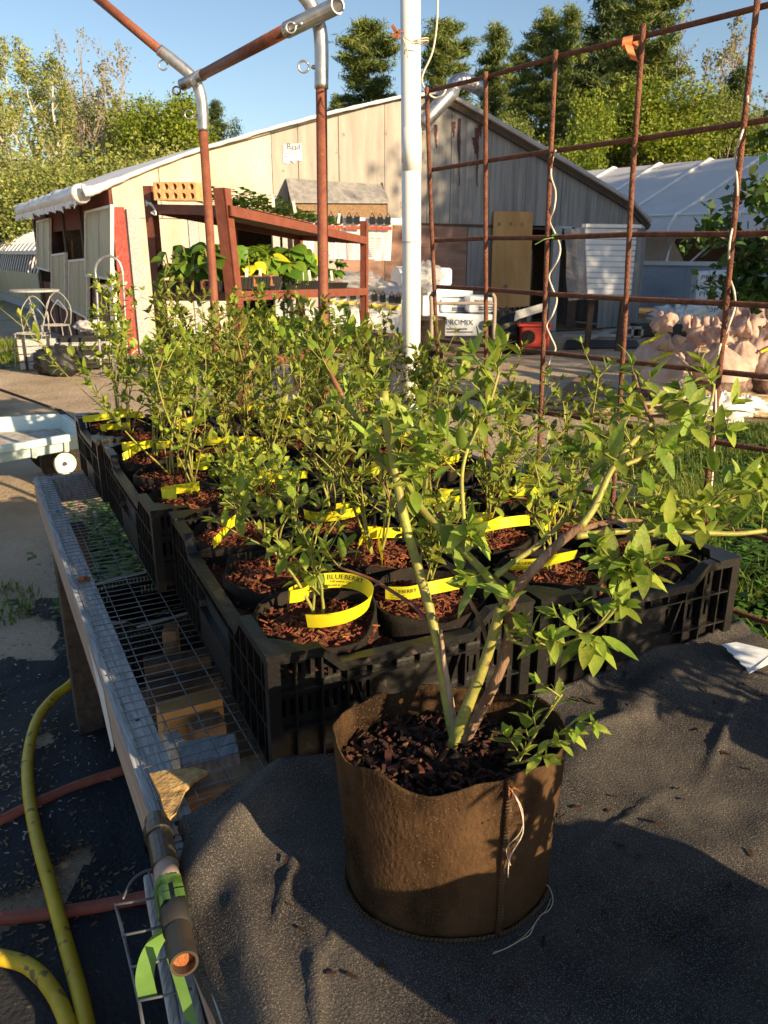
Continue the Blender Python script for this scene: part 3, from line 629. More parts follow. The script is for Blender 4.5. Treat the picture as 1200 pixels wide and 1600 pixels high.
def tree_bare(seed, h=11, wide=2.6, ncard=2500, stems=3, card=.16, twigs=70):
    r = np.random.RandomState(seed); rnd.seed(seed); mb = MB(); P = []
    for s in range(stems):
        a0 = r.uniform(0, 6.28); top = V((math.cos(a0)*wide*.4, math.sin(a0)*wide*.4, h*r.uniform(.8, 1)))
        tp = limb(mb, V((r.normal()*.2, r.normal()*.2, 0)), top, .11, .012, .05, 6, 8)
        for k in range(twigs//stems):
            t = r.uniform(.22, .98); c = tp[int(t*8)].lerp(tp[min(8, int(t*8)+1)], t*8 % 1); a = r.uniform(0, 6.28); L = wide*.62*(1.08-t)*r.uniform(.5, 1.2)+.25
            e = c+V((math.cos(a)*L*.6, math.sin(a)*L*.6, L*.95)); b = limb(mb, c, e, .028*(1.1-t)+.006, .006, .08, 4, 3)
            for j in range(6):
                u = r.uniform(.3, 1); q = c.lerp(e, u); a2 = r.uniform(0, 6.28); l2 = L*.34
                f_ = q+V((math.cos(a2)*l2*.5, math.sin(a2)*l2*.5, l2*.9)); mb.tube([q, f_], [.008, .004], 3, cap=False)
                for m_ in range(3): g = q.lerp(f_, r.uniform(.3, 1.05)); P.append((g.x, g.y, g.z))
    P = np.array(P); k = max(1, round(ncard/len(P))); P = np.repeat(P, k, 0)+r.normal(size=(len(P)*k, 3))*.12
    P = P[r.permutation(len(P))[:ncard]]
    return mb, cards(P, card, r), V((0, 0, h))
PROTO = {}
def proto(key, fn, args, leafm, barkm):
    mb, (vs, f), top = fn(**args)
    tr = bpy.data.meshes.new('trunk'); tr.from_pydata([tuple(p) for p in mb.v], [], mb.f); tr.materials.append(MATS[barkm])
    PROTO[key] = (tr, npmesh('crown', vs, f, leafm))
proto('pineA', tree_pine, dict(seed=1), 'pine_needle', 'bark_grey'); proto('pineB', tree_pine, dict(seed=2, wide=2.6, ncard=36000), 'pine_needle', 'bark_grey')
proto('pineC', tree_pine, dict(seed=5, h=12, wide=2.0, ncard=32000, open_=.05), 'pine_dark', 'bark_grey')
proto('mapleA', tree_leafy, dict(seed=7), 'maple_leaf', 'bark_grey'); proto('mapleB', tree_leafy, dict(seed=8, h=7.5, wide=3.4), 'maple_leaf', 'bark_grey')
proto('oakA', tree_leafy, dict(seed=9, h=8.5, wide=3.5, ncard=30000, card=.13), 'oak_leaf', 'bark_grey'); proto('springA', tree_leafy, dict(seed=10, h=9.5, wide=2.4, ncard=9000, lobes=22, card=.12), 'spring_leaf', 'bark_grey')
proto('birchA', tree_bare, dict(seed=12, ncard=9000, card=.12, stems=3, twigs=90), 'spring_leaf', 'bark_birch'); proto('bareA', tree_bare, dict(seed=13, h=12, ncard=2600, stems=5, twigs=110, wide=4.4, card=.13), 'bud_leaf', 'bark_twig')
proto('bareB', tree_bare, dict(seed=14, h=11, ncard=3600, stems=4, twigs=90, wide=3.4), 'bud_leaf', 'bark_twig')
proto('bushA', tree_leafy, dict(seed=15, h=3.4, wide=2.6, ncard=22000, lobes=18, card=.09, low=.05), 'spring_leaf', 'bark_grey'); proto('bushB', tree_leafy, dict(seed=16, h=3.2, wide=2.6, ncard=22000, lobes=18, card=.09, low=.05), 'oak_leaf', 'bark_grey')
def tree(key, px, ytop, D, h0, name, label, cat='tree', widen=1.0, dz=0, x=None, h=None):
    p = at(px, ytop, D) if x is None else V((x, D, h))
    z = p.z+dz; sc = z/h0
    t = thing(name, label, cat, (p.x, D, 0), rnd.uniform(0, 6.28)); t.scale = (sc*widen, sc*widen, sc)
    for nm, me in zip(('trunk', 'crown'), PROTO[key]): o = bpy.data.objects.new(nm, me); C.objects.link(o); o.parent = t
    return t
for a in [
 ('birchA', 12, 60, 34, 10.4, 'birch_tree', 'pale trunked birch tree with fresh leaves at the far left edge', 1.0),
 ('birchA', 75, 75, 37, 10.4, 'birch_tree', 'leafy birch with white stems, second from the left edge', 1.1),
 ('bareA', 130, 12, 42, 12, 'bare_tree', 'tall nearly bare tree with fine upright twigs above the left greenhouse', 1.0),
 ('bareB', 190, 100, 40, 11, 'bare_tree', 'budding grey tree just left of the green maple', 1.0),
 ('springA', 40, 100, 44, 9.5, 'tree', 'pale green spring tree behind the birches at left', 1.5),
 ('springA', 110, 150, 45, 9.5, 'tree', 'yellowish young tree behind the budding trees at left', 1.6),
 ('oakA', 165, 175, 44, 8.5, 'tree', 'olive brown tree left of the bright green maple', 1.2),
 ('mapleA', 245, 124, 38, 9, 'maple_tree', 'bright green maple rising behind the left roof slope', 1.0),
 ('mapleB', 300, 160, 41, 7.5, 'maple_tree', 'smaller green maple to the right of the bright maple at left', .8),
 ('pineC', 338, 158, 52, 12, 'pine_tree', 'small distant conifer peeking over the left roof slope', .8),
 ('springA', 368, 190, 52, 9.5, 'tree', 'tiny round distant treetop at the right end of the left tree group', .6),
 ('pineA', 578, 32, 46, 13, 'pine_tree', 'broad sunlit pine left of the white pole', 1.2),
 ('pineA', 522, 148, 52, 13, 'pine_tree', 'low pine tip showing beside the rusty front post', .7),
 ('pineA', 690, 32, 42, 13, 'pine_tree', 'golden pine directly right of the white pole', 1.15),
 ('pineB', 775, 42, 48, 13, 'pine_tree', 'slim pine with open sky around it above the duct pipe', .9),
 ('pineA', 848, 16, 44, 13, 'pine_tree', 'sunlit pine above the sloping shed roof', .9),
 ('pineB', 892, 14, 50, 13, 'pine_tree', 'narrow dark pine between two sunlit pines', .8),
 ('pineC', 948, -22, 46, 12, 'pine_tree', 'tall dark pine left of the orange tape', 1.0),
 ('pineA', 1022, -55, 41, 13, 'pine_tree', 'largest pine, reaching out of frame near the orange tape', 1.1),
 ('bareA', 1100, -10, 44, 12, 'bare_tree', 'tall bare budding tree right of the largest pine', 1.05),
 ('bareB', 1190, 20, 46, 11, 'bare_tree', 'thin bare tree at the top right corner', 1.0),
 ('mapleA', 1045, 100, 36, 9, 'maple_tree', 'large green maple behind the white greenhouse roof', 1.25),
 ('mapleB', 905, 158, 33, 7.5, 'maple_tree', 'bright lime green maple just above the right roof slope', .78),
 ('pineB', 815, 78, 52, 13, 'pine_tree', 'lower pine filling the gap left of the third trellis bar', 1.0),
 ('pineA', 985, 38, 52, 13, 'pine_tree', 'pine behind the orange tape, lower than its neighbours', 1.0),
 ('pineB', 918, 60, 54, 13, 'pine_tree', 'hazy pine behind the lime maple', 1.0),
 ('pineC', 1160, 105, 40, 12, 'pine_tree', 'dark fir behind the right greenhouse roof', .9),
 ('oakA', 1135, 165, 37, 8.5, 'tree', 'olive tree above the right end of the greenhouse roof', 1.0),
 ('mapleA', 1210, 150, 38, 9, 'maple_tree', 'green maple at the right edge above the greenhouse', .9),
 ('oakA', 985, 170, 38, 8.5, 'tree', 'dull green tree between the lime maple and the large maple', .9),
 ('oakA', 800, 190, 40, 8.5, 'tree', 'low olive tree behind the duct pipe', .9),
 ('springA', 740, 175, 37, 9.5, 'tree', 'low twiggy yellow tree right of the gable peak', .8),
 ('mapleA', 845, 215, 42, 9, 'maple_tree', 'shaded green maple behind the right roof slope', 1.1),
]: tree(a[0], a[1], a[2], a[3], a[4], a[5], a[6], widen=a[7])
bl = ['at the left edge behind the low greenhouse', 'below the white birch trunks', 'beneath the tall bare tree', 'under the olive tree at left', 'below the bright maple at left', 'just above the left roof slope']
for i, (px, yt) in enumerate(((-10, 275), (30, 285), (75, 268), (120, 262), (165, 255), (215, 240))):
    tree('bushA' if i % 2 else 'bushB', px, yt, 30+i % 3, 3.4, 'bush', 'olive green bush '+bl[i], 'bush', widen=1.2)
# the windbreak of trees out of view on the right that shades the yard's far right part
for i, (x, y, h) in enumerate(((18.0, 4.0, 14), (20.5, 6.8, 14), (24.5, 9.8, 9.5), (16.4, 4.6, 12.5), (18.2, 2.9, 12))):
    tree('mapleA' if i % 2 else 'oakA', 0, 0, y, 9 if i % 2 else 8.5, 'maple_tree', 'leafy yard tree outside the right edge of the photo', widen=1.1, x=x, h=h)['group'] = 'trees outside the right edge'
# ================================================================== PIPE CANOPY FRAME
def hoop(name, label, yd, px_top, px_bot, bend, raf, r, cut_y):
    t = thing(name, label, 'pipe post', (at(px_bot, 700, yd).x, yd, 0))
    top = at(px_top, cut_y, yd); foot = at(px_bot, 640, yd); foot = V((foot.x, foot.y, 0))
    d = (top-foot).normalized()
    MB().tube([foot, top], r*.92, 14).build('post', 'rust_pipe', t, smooth=True)
    MB().tube(smoothpath([top-d*.02]+bend, 6), r*1.12, 16).build('elbow', 'galv', t, smooth=True)
    MB().tube([bend[-1]-(raf-bend[-1]).normalized()*.02, raf], r*.92, 14).build('rafter', 'rust_pipe', t, smooth=True)
    return t, top
YA, YB = 2.62, 3.45
rA = .0185; rB = .0195
hA, tA = hoop('front_hoop', 'nearer rusty canopy post with a galvanized elbow at the top', YA, 502, 500, [at(502, 70, YA), at(497, 35, YA), at(484, 5, YA), at(462, -22, YA)], at(300, -130, YA+.1), rA, 127)
hB, tB = hoop('rear_hoop', 'farther rusty canopy post with a galvanized elbow beside the brick rack', YB, 317, 345, [at(316, 165, YB), at(310, 137, YB), at(297, 117, YB), at(275, 98, YB), at(249, 78, YB)], at(120, -30, YB+.15), rB, 196)
pr_ = thing('cross_pipe', 'dark rusty cross pipe with galvanized ends joining the two canopy elbows', 'pipe', at(400, 70, 3.0))
c0, c1 = at(284, 133, YB+.02), at(528, 8, YA-.075); dd = (c1-c0).normalized()
a_ = at(316, 117, YB-.03); b_ = at(452, 45, YA-.03)
MB().tube([a_, b_], .0185, 14).build('pipe', 'rust_pipe', pr_, smooth=True)
MB().tube([c0, a_+dd*.01], .0215, 14).build('sleeve', 'galv', pr_, smooth=True)
mb = MB(); ro, ri = .0225, .019; q = b_-dd*.01
n = 16; a1 = dd.orthogonal().normalized(); b1 = dd.cross(a1)
ringp = lambda c, r_: [c+(a1*math.cos(2*math.pi*j/n)+b1*math.sin(2*math.pi*j/n))*r_ for j in range(n+1)]
mb.grid([ringp(q, ro), ringp(c1, ro), ringp(c1, ri), ringp(c1-dd*.06, ri)]); mb.build('sleeve', 'galv', pr_, smooth=False)
MB().disc(c1-dd*.035, ri, 16, dd).build('pipe_plug', 'peat_cell', pr_)
tn = MB().tube([at(493, 25, YA-.035), at(494, 26, YA-.055)], .010, 10).build('bolt_hole', 'rust_orange', pr_)
MB().tube([at(302, 128, YB-.02), at(302, 128, YB-.05)], .012, 10).build('bolt', 'galv', pr_)
def eyebolt(p, d, par, s=.017, m_='galv'):
    d = V(d).normalized(); mb = MB(); side_ = d.cross(V((0, 1, 0))).normalized()
    c = V(p)+d*(s*1.9); pts = [V(p)]+[c-d*s*.98*math.cos(a)+side_*s*.98*math.sin(a) for a in [i*math.pi/10 for i in range(0, 20)]]
    mb.tube(pts, .0032, 6)
    mb.tube([V(p)-d*.012, V(p)+d*.004], .006, 6); return mb.build('eye_bolt', m_, par, smooth=True)
eyebolt(at(490, 105, YA), (-1, 0, .05), hA, .0155); eyebolt(at(258, 88, YB), (-.35, 0, -1), hB); eyebolt(at(308, 181, YB), (-1, 0, .15), hB)
eyebolt(at(286, 137, YB), (-.85, 0, -.35), pr_, .015, 'steel_dark')
eyebolt(at(468, 38, YA-.05), (-.9, 0, -.3), pr_, .014)
# ================================================================== WHITE POLE
YP = 2.42
pb = at(645, 690, YP); pt_ = at(641, -60, YP)
pole = thing('white_pole', 'white plastic pipe pole standing behind the crates with string tied round it', 'pole', (pb.x, YP, 0))
MB().tube([V((pb.x, YP, 0)), at(643, 395, YP), pt_], .0275, 20).build('pipe', 'pvc', pole, smooth=True)
MB().tube([at(643.2, 380, YP), at(643.2, 377, YP)], .0282, 20).build('joint_ring', 'print_grey', pole)
MB().tube([at(643, 268, YP), at(642.5, 200, YP)], .0284, 20).build('sleeve', 'pvc', pole, smooth=True)
st = MB()
for dz_ in (0, .006): st.tube([V((pb.x-.0, YP, 0))+V((math.cos(a)*.030, math.sin(a)*.030, at(642, 70, YP).z+dz_+.008*math.cos(a))) for a in [i*math.pi/10 for i in range(21)]], .0017, 5)
k0 = at(629, 56, YP-.03)
for (x, y) in ((632, 85), (637, 90), (655, 77)): st.tube(smoothpath([k0, at((629+x)/2+2, (56+y)/2, YP-.045), at(x, y, YP-.034)], 3), .0013, 5)
tag(st.build('string', 'string', smooth=True), 'tan string knotted round the white pole near its top', 'string')
mb = MB(); k1 = at(620, 50, YP-.04)
for (x0, y0, x1, y1) in ((613, 39, 624, 60), (612, 58, 626, 48)): mb.bar(at(x0, y0, YP-.04), at(x1, y1, YP-.04), .009, .006, up=V((0, 1, 0)))
mb.tube([at(617, 49, YP-.04), at(630, 50, YP-.02)], .003, 6)
tag(mb.build('wing_nut', 'rust_orange', bevel=.001), 'rusty wing nut clamp on the left of the white pole', 'wing nut')
wr = smoothpath([at(684, -40, 2.3), at(683, 30, 2.3), at(676, 80, 2.3), at(661, 115, 2.3), at(660, 130, 2.3), at(668, 145, 2.28), at(680, 153, 2.28), at(692, 148, 2.27), at(697, 138, 2.27)], 5)
tag(MB().tube(wr, .0026, 6).build('wire', 'white_wire', smooth=True), 'bare pale wire dropping from above to the trellis corner', 'wire')
# ================================================================== WIRE TRELLIS
tr = thing('wire_trellis', 'rusty reinforcing mesh trellis standing behind the crates on the right', 'trellis', (.4, 1.9, 0))
PXT = {0: (1183, 3, 1100, 780), 1: (1005, 45, 970, 560), 2: (868, 85, 846, 600), 3: (759, 118, 760, 550), 4: (667, 142, 683, 530)}
tops, bots = {}, {}
for k, (a0_, a1_, b0_, b1_) in PXT.items():
    y = 1.53+.184*k; tops[k] = at(a0_, a1_, y); bots[k] = at(b0_, b1_, y)
for k in (-1, -2, -3):
    off = V((.138*-k, .184*k, 0)); tops[k] = tops[0]+off+V((0, 0, .006*-k)); bots[k] = bots[0]+off
def vp(k, z):
    d = tops[k]-bots[k]; return bots[k]+d*((z-bots[k].z)/d.z)
for k in range(-3, 5):
    up = tops[k]+(tops[k]-bots[k]).normalized()*.008
    pts = [vp(k, 0), vp(k, .5)+V((rnd.uniform(-.004, .004), 0, 0)), vp(k, 1.2)+V((rnd.uniform(-.005, .005), 0, 0)), vp(k, 1.6)+V((rnd.uniform(-.003, .003), 0, 0)), up]
    MB().tube(smoothpath(pts, 3), .0056, 8).build('upright_bar', 'rust_bar', tr, smooth=True)
ROWS = {0: (8, 190, 365, 473, 583, 690), 4: (142, 266, 375, 450, 533, 612)}
z0s = [at(1183-.1068*yy, yy, 1.53).z for yy in ROWS[0]]; z4s = [at(668+.03*(yy-142), yy, 2.266).z for yy in ROWS[4]]
z0s += [z0s[-1]-.17, z0s[-1]-.34, z0s[-1]-.5]; z4s += [z4s[-1]-.17, z4s[-1]-.34, z4s[-1]-.5]
for za, zb in zip(z0s, z4s):
    pts = []
    for k in range(-3, 5):
        z = za+(zb-za)*k/4; p = vp(k, z); pts.append(p+V((.006, .010, rnd.uniform(-.003, .003))))
    e = (pts[0]-pts[1]); pts = [pts[0]+e*.3]+pts+[pts[-1]-e*.04]
    MB().tube(pts, .0056, 8).build('cross_bar', 'rust_bar', tr, smooth=True)
# wires winding down two uprights
def winding(k, pxs, label):
    mb = MB(); y = 1.53+.184*k-.012
    pts = smoothpath([at(px, py, y+(.024 if i % 2 else 0)) for i, (px, py) in enumerate(pxs)], 5)
    mb.tube(pts, .0022, 6); tag(mb.build('wire', 'white_wire', smooth=True), label, 'wire')
winding(2, [(868, 235), (863, 250), (861, 275), (868, 300), (866, 325), (859, 345), (866, 362), (875, 385), (872, 405), (858, 430), (863, 450), (870, 468), (864, 490), (854, 508), (860, 525), (868, 545), (860, 560), (854, 580)], 'pale wire winding down the third trellis upright from the left')
winding(0, [(1168, 150), (1166, 185), (1157, 215), (1149, 245), (1152, 290), (1150, 330), (1140, 380), (1140, 430), (1147, 455), (1148, 480), (1140, 505), (1130, 530), (1124, 545), (1118, 580), (1118, 640), (1114, 730), (1108, 790)], 'pale wire winding down the right trellis upright')
p = at(978, 62, 1.53+.184*1.18-.01)
mb = MB(); q = [at(976, 58, 1.70), at(988, 58, 1.70)]
def ribbon(mb, pts, wv, th=.0006):
    pts = [V(p) for p in pts]; wv = V(wv); mb.grid([[p-wv/2, p+wv/2] for p in pts]); return mb
ribbon(mb, smoothpath([at(982, 56, 1.745), at(981, 60, 1.700), at(980, 72, 1.702), at(988, 78, 1.715), at(989, 66, 1.75), at(983, 58, 1.76)], 4), (.019, 0, .003))
ribbon(mb, smoothpath([at(982, 70, 1.701), at(986, 82, 1.69), at(992, 95, 1.70)], 3), (.017, 0, -.006))
tag(mb.build('flagging_tape', 'orange_tape', smooth=True), 'short orange flagging tape looped over the top trellis bar', 'tape')
mb = MB(); mb.tube(smoothpath([at(863, 368, 1.885), at(870, 366, 1.885), at(868, 373, 1.89), at(862, 371, 1.885)], 3), .002, 5); mb.tube([at(864, 371, 1.88), at(850, 374, 1.87), at(836, 382, 1.87)], .0012, 4)
tag(mb.build('twist_tie', 'flag_green'), 'thin green tie knotted where trellis bars cross', 'tie')
# ================================================================== STEEL RACK
FL = lambda y: at(361, y, 3.60); BL = lambda y: at(236+.09*(y-300), y, 3.98); FR = lambda y: at(572, y, 5.05)
top_f, top_r, top_b = FL(322), FR(371), BL(320)
rack = thing('steel_rack', 'reddish brown steel rack with three shelves of seedling trays before the shed', 'rack', (top_f.x, 3.6, 0))
xl = (top_r-top_f); yl = (top_b-top_f)
BR = lambda z: V(((top_r+yl*1.0).x, (top_r+yl).y, z))
def post(p_top, p_bot, w_):
    d = p_top-p_bot; f = p_bot-d*(p_bot.z/d.z)
    ux = xl.normalized(); ux.z = 0; uy = V((-ux.y, ux.x, 0)); mb = MB()
    for (a, b) in ((ux*w_, uy*.006), (uy*w_, ux*.006)): mb.prism([f, f+a, f+a+b, f+b], p_top-f)
    return mb.build('post', 'rack_paint', rack)
post(FL(293)+V((-.03, 0, 0)), FL(500)+V((.035, 0, 0)), .055); post(BL(290), BL(455), .045); post(FR(345), FR(560), .04); post(BR(1.62), BR(1.0), .045)
def shelf(zf, zr, zb, h=.042):
    o = V((top_f.x, top_f.y, zf)); r = V((top_r.x, top_r.y, zr)); b = V((top_b.x, top_b.y, zb)); br = r+(b-o)
    for (p, q) in ((o, r), (o, b), (b, br), (r, br)): MB().bar(p-V((0, 0, h/2)), q-V((0, 0, h/2)), .006, h).build('angle_rail', 'rack_paint', rack)
    MB().prism([o-V((0, 0, .010)), r-V((0, 0, .010)), br-V((0, 0, .010)), b-V((0, 0, .010))], V((0, 0, .004))).build('shelf_board', 'wood_brown', rack)
    return o, r, b
def onfl(px, py): return at(px, py, 3.60).z
SH = [shelf(onfl(361, 321), at(572, 370, 5.05).z, at(236, 319, 3.98).z), shelf(onfl(361, 455), at(572, 450, 5.05).z, at(250, 456, 3.98).z), shelf(onfl(361, 570), at(572, 528, 5.05).z, at(262, 562, 3.98).z)]
def onshelf(k, s, t, up=0):
    o, r, b = SH[k]; return o+(r-o)*s+(b-o)*t+V((0, 0, up-.005))
mb = MB(); k0 = BL(322)-V((.0, .03, 0))
for i in range(3): mb.tube(smoothpath([k0+V((-.02, 0, .02-.01*i)), k0+V((.01, -.02, .005*i)), k0+V((.025, -.01, -.02-.01*i)), k0+V((0, 0, -.03))], 3), .004, 5)
tag(mb.build('string', 'plug_white'), 'white string tied round the rear left corner of the rack', 'string')
# brick with holes
bk = thing('brick', 'orange core brick with two rows of round holes on the rack top shelf', 'brick', at(270, 315, 3.9))
b0_ = at(241, 313, 3.86); bx = V((.195, -.012, -.002)); bh = V((0, 0, .078)); by = V((.045, .09, 0))
mb = MB(); nx_ = 5
# front face with real holes: grid of cells around octagons
ax = bx/nx_; ay = bh/2
def cellpts(c, r_): return [c+ax.normalized()*r_*math.cos(a)+ay.normalized()*r_*1.15*math.sin(a) for a in [math.pi/4+i*math.pi/4 for i in range(8)]]
for i in range(nx_):
    for j in range(2):
        o = b0_+ax*i+ay*j; c = o+ax/2+ay/2; oc = cellpts(c, .0125)
        sq = [o+ax+ay, o+ax/2+ay, o+ay, o+ay/2, o, o+ax/2, o+ax, o+ax+ay/2]
        for k in range(8): mb.add([sq[k], sq[(k+1) % 8], oc[(k+1) % 8], oc[k]], [(0, 1, 2, 3)])
        for k in range(8): mb.add([oc[k], oc[(k+1) % 8], oc[(k+1) % 8]+by*.6, oc[k]+by*.6], [(0, 1, 2, 3)])
        mb.add([p+by*.6 for p in oc], [tuple(range(8))])
q = [b0_, b0_+bx, b0_+bx+bh, b0_+bh]; q2 = [p+by for p in q]
mb.add(q+q2, [(4, 5, 6, 7), (0, 4, 5, 1), (1, 5, 6, 2), (2, 6, 7, 3), (3, 7, 4, 0)]); mb.build('block', 'brick', bk)
# ------------------------------------------------------------------ seedling leaves
def leafmesh(name, m_, L=1, w_=.3, fold=.12, droop=.18, lob=0, seg=5):
    V_ = []; F_ = []
    for i in range(seg+1):
        t = i/seg; ww = w_*max(0, math.sin(math.pi*min(1, (t**.85)*.97+.03)))**.85*(1 if not lob else 1+lob*math.cos(t*9))
        if i == seg: ww = 0
        z = -droop*t*t; y = L*t
        V_ += [(-ww, y, z+fold*ww*1.2), (0, y, z), (ww, y, z+fold*ww*1.2)]
    for i in range(seg):
        a = i*3; F_ += [(a, a+1, a+4, a+3), (a+1, a+2, a+5, a+4)]
    me = bpy.data.meshes.new(name); me.from_pydata(V_, [], F_); me.materials.append(MATS[m_]); me.polygons.foreach_set('use_smooth', [True]*len(F_)); me.update(); return me
def dirM(p, d, up, s, roll=0):
    d = V(d).normalized(); x = d.cross(V(up)); x = x.normalized() if x.length > 1e-4 else V((1, 0, 0)); z = x.cross(d)
    m = Matrix((x, d, z)).transposed().to_4x4()
    return Matrix.Translation(V(p)) @ m @ Matrix.Rotation(roll, 4, 'Y') @ Matrix.Scale(s, 4)
def joinleaves(name, me, mats_, parent, kind=True):
    vs = [v.co.copy() for v in me.vertices]; fs = [tuple(p.vertices) for p in me.polygons]; mb = MB()
    for m in mats_: mb.add([m @ v for v in vs], fs)
    o = mb.build(name, me.materials[0], parent, smooth=True)
    if kind: o['kind'] = 'stuff'
    return o
LF = {'seed': leafmesh('leaf', 'leaf_seedling', 1, .36, .3, .35), 'yel': leafmesh('leaf', 'leaf_yellow', 1, .42, .2, .3), 'round': leafmesh('leaf', 'leaf_seedling', 1, .46, .25, .3, .08)}
def tray(k, s0, s1, label, kindf, hgt=.05, cells=(8, 4), t0=.12, t1=.92, tm='tray_black'):
    c = [onshelf(k, s0, t0), onshelf(k, s1, t0), onshelf(k, s1, t1), onshelf(k, s0, t1)]
    t = thing('seedling_tray', label, 'seedling tray', (c[0]+c[2])/2)
    up = V((0, 0, hgt)); mb = MB()
    for i in range(4):
        p, q = c[i], c[(i+1) % 4]; ctr = (c[0]+c[2])/2; ip = p+(ctr-p)*.05; iq = q+(ctr-q)*.05
        mb.add([ip+V((0, 0, .004)), iq+V((0, 0, .004)), q+up, p+up, q+up+(ctr-q)*.03, p+up+(ctr-p)*.03], [(0, 1, 2, 3), (3, 2, 4, 5)])
        for j in range(14): u = (j+.5)/14; a = ip.lerp(iq, u); b = p.lerp(q, u); mb.bar(a+V((0, 0, .005)), b+up*.9, .006, .006)
    mb.build('tray', tm, t)
    mb = MB(); nx, ny = cells
    for i in range(nx):
        for j in range(ny):
            u, v = (i+.5)/nx, (j+.5)/ny; p = c[0].lerp(c[1], u).lerp(c[3].lerp(c[2], u), v); s_ = .42*(c[1]-c[0]).length/nx
            mb.box(-s_, s_, -s_, s_, hgt*.3, hgt*1.12, Matrix.Translation(p) @ Matrix.Rotation(math.atan2(xl.y, xl.x), 4, 'Z'))
    mb.build('peat_cell' if tm == 'tray_black' else 'cell', 'peat_cell', t)
    stems = MB()
    L = []; Lobj = []
    for i in range(nx):
        for j in range(ny):
            u, v = (i+.5)/nx, (j+.5)/ny; p = c[0].lerp(c[1], u).lerp(c[3].lerp(c[2], u), v)+up
            kindf(p, stems, L, Lobj, t, j == 0)
    if stems.v: stems.build('stems', 'stem_green', t)['kind'] = 'stuff'
    if L: joinleaves('leaves', LF['seed'], L, t)
    for mk, m in Lobj:
        o = obj_from('leaf', LF[mk], t, WM[t.name].inverted() @ m)
    return t
rr_ = random.Random(5)
def basil(p, st, L, LO, t, front):
    h = rr_.uniform(.05, .10)
    for k in range(10):
        a = rr_.uniform(0, 6.28); L.append(dirM(p+V((0, 0, h*rr_.uniform(.3, 1))), (math.cos(a), math.sin(a), .5), (0, 0, 1), rr_.uniform(.03, .05)))
def pepper(p, st, L, LO, t, front):
    h = rr_.uniform(.05, .14); st.tube([p, p+V((rr_.uniform(-.02, .02), 0, h))], .003, 4)
    for k in range(6):
        a = rr_.uniform(0, 6.28); L.append(dirM(p+V((0, 0, h*rr_.uniform(.6, 1))), (math.cos(a), math.sin(a), rr_.uniform(-.2, .5)), (0, 0, 1), rr_.uniform(.05, .10)))
def squash(p, st, L, LO, t, front):
    for k in range(7):
        a = rr_.uniform(0, 6.28); h = rr_.uniform(.03, .17); q = p+V((math.cos(a)*.03, math.sin(a)*.03-(.03 if front else 0), h)); st.tube([p, q], .0035, 4)
        LO.append(('yel' if (front and rr_.random() < .10) else 'round', dirM(q, (math.cos(a)*.8, math.sin(a)*.6-.5, rr_.uniform(-.9, .1)), (0, -.5, 1), rr_.uniform(.055, .105))))
tray(0, .20, .60, 'tray of bright green basil seedlings on the top shelf of the rack', basil, .02, (9, 6))
tray(0, .66, .92, 'tray of small sparse seedlings at the right end of the top shelf', basil, .02, (5, 4), .2, .8)
tray(1, -.04, .36, 'black tray of big leaved squash seedlings with yellow leaves on the middle shelf', squash, .05, (7, 3))
tray(1, .40, .66, 'tray of young squash plants right of centre on the middle shelf', squash, .05, (6, 3))
tray(1, .70, .90, 'tray of small seedlings near the right end of the middle shelf', pepper, .04, (5, 3))
# the left tray hangs over the short end between the left posts
SHx = SH[1]; SH[1] = (SHx[2]+V((.03, -.05, 0)), SHx[0]+V((-.02, .12, 0)), SHx[2]+V((.25, .25, 0)))
tray(1, .02, .95, 'black tray of taller pepper seedlings between the two left rack posts', pepper, .06, (5, 3), 0, .9)
mb = MB(); 
for s in (.25, .62): p = onshelf(1, s, -.01, .03); mb.bar(p, p+V((.09, -.025, 0)), .002, .022, up=V((0, 0, 1)))
tag(mb.build('tray_label', 'paper'), 'white paper labels stuck on the front of the left pepper tray', 'label')
SH[1] = SHx
tray(2, .02, .30, 'tray of bushy seedlings at the left of the bottom shelf', basil, .05, (7, 4)); tray(2, .33, .62, 'tray of seedlings with white labels in the middle of the bottom shelf', pepper, .05, (7, 3)); tray(2, .66, .94, 'tray of short seedlings at the right of the bottom shelf', basil, .05, (7, 4))
def plabel(k, s, t_): p = onshelf(k, s, t_, .05); o = MB().bar(p, p+V((rr_.uniform(-.01, .01), -.01, .055)), .014, .001, up=V((0, 1, 0))).build('plant_label', 'plug_white'); tag(o, 'small white plastic plant label standing in a seedling tray', 'plant label', 'white plant labels in the rack trays')
for s in (.05, .12, .2, .45, .5, .56, .75): plabel(1, s, .12); plabel(2, s, .1)
for s in (.3, .45, .8): plabel(0, s, .1)
for s in (.55, .72, .88, 1.0): 
    p = SHx[2]+(SHx[0]-SHx[2])*(s-.3)+V((.04, .02, .05)); o = MB().bar(p, p+V((0, -.01, .07)), .016, .001, up=V((0, 1, 0))).build('plant_label', 'plug_white'); tag(o, 'small white plastic plant label standing in a seedling tray', 'plant label', 'white plant labels in the rack trays')
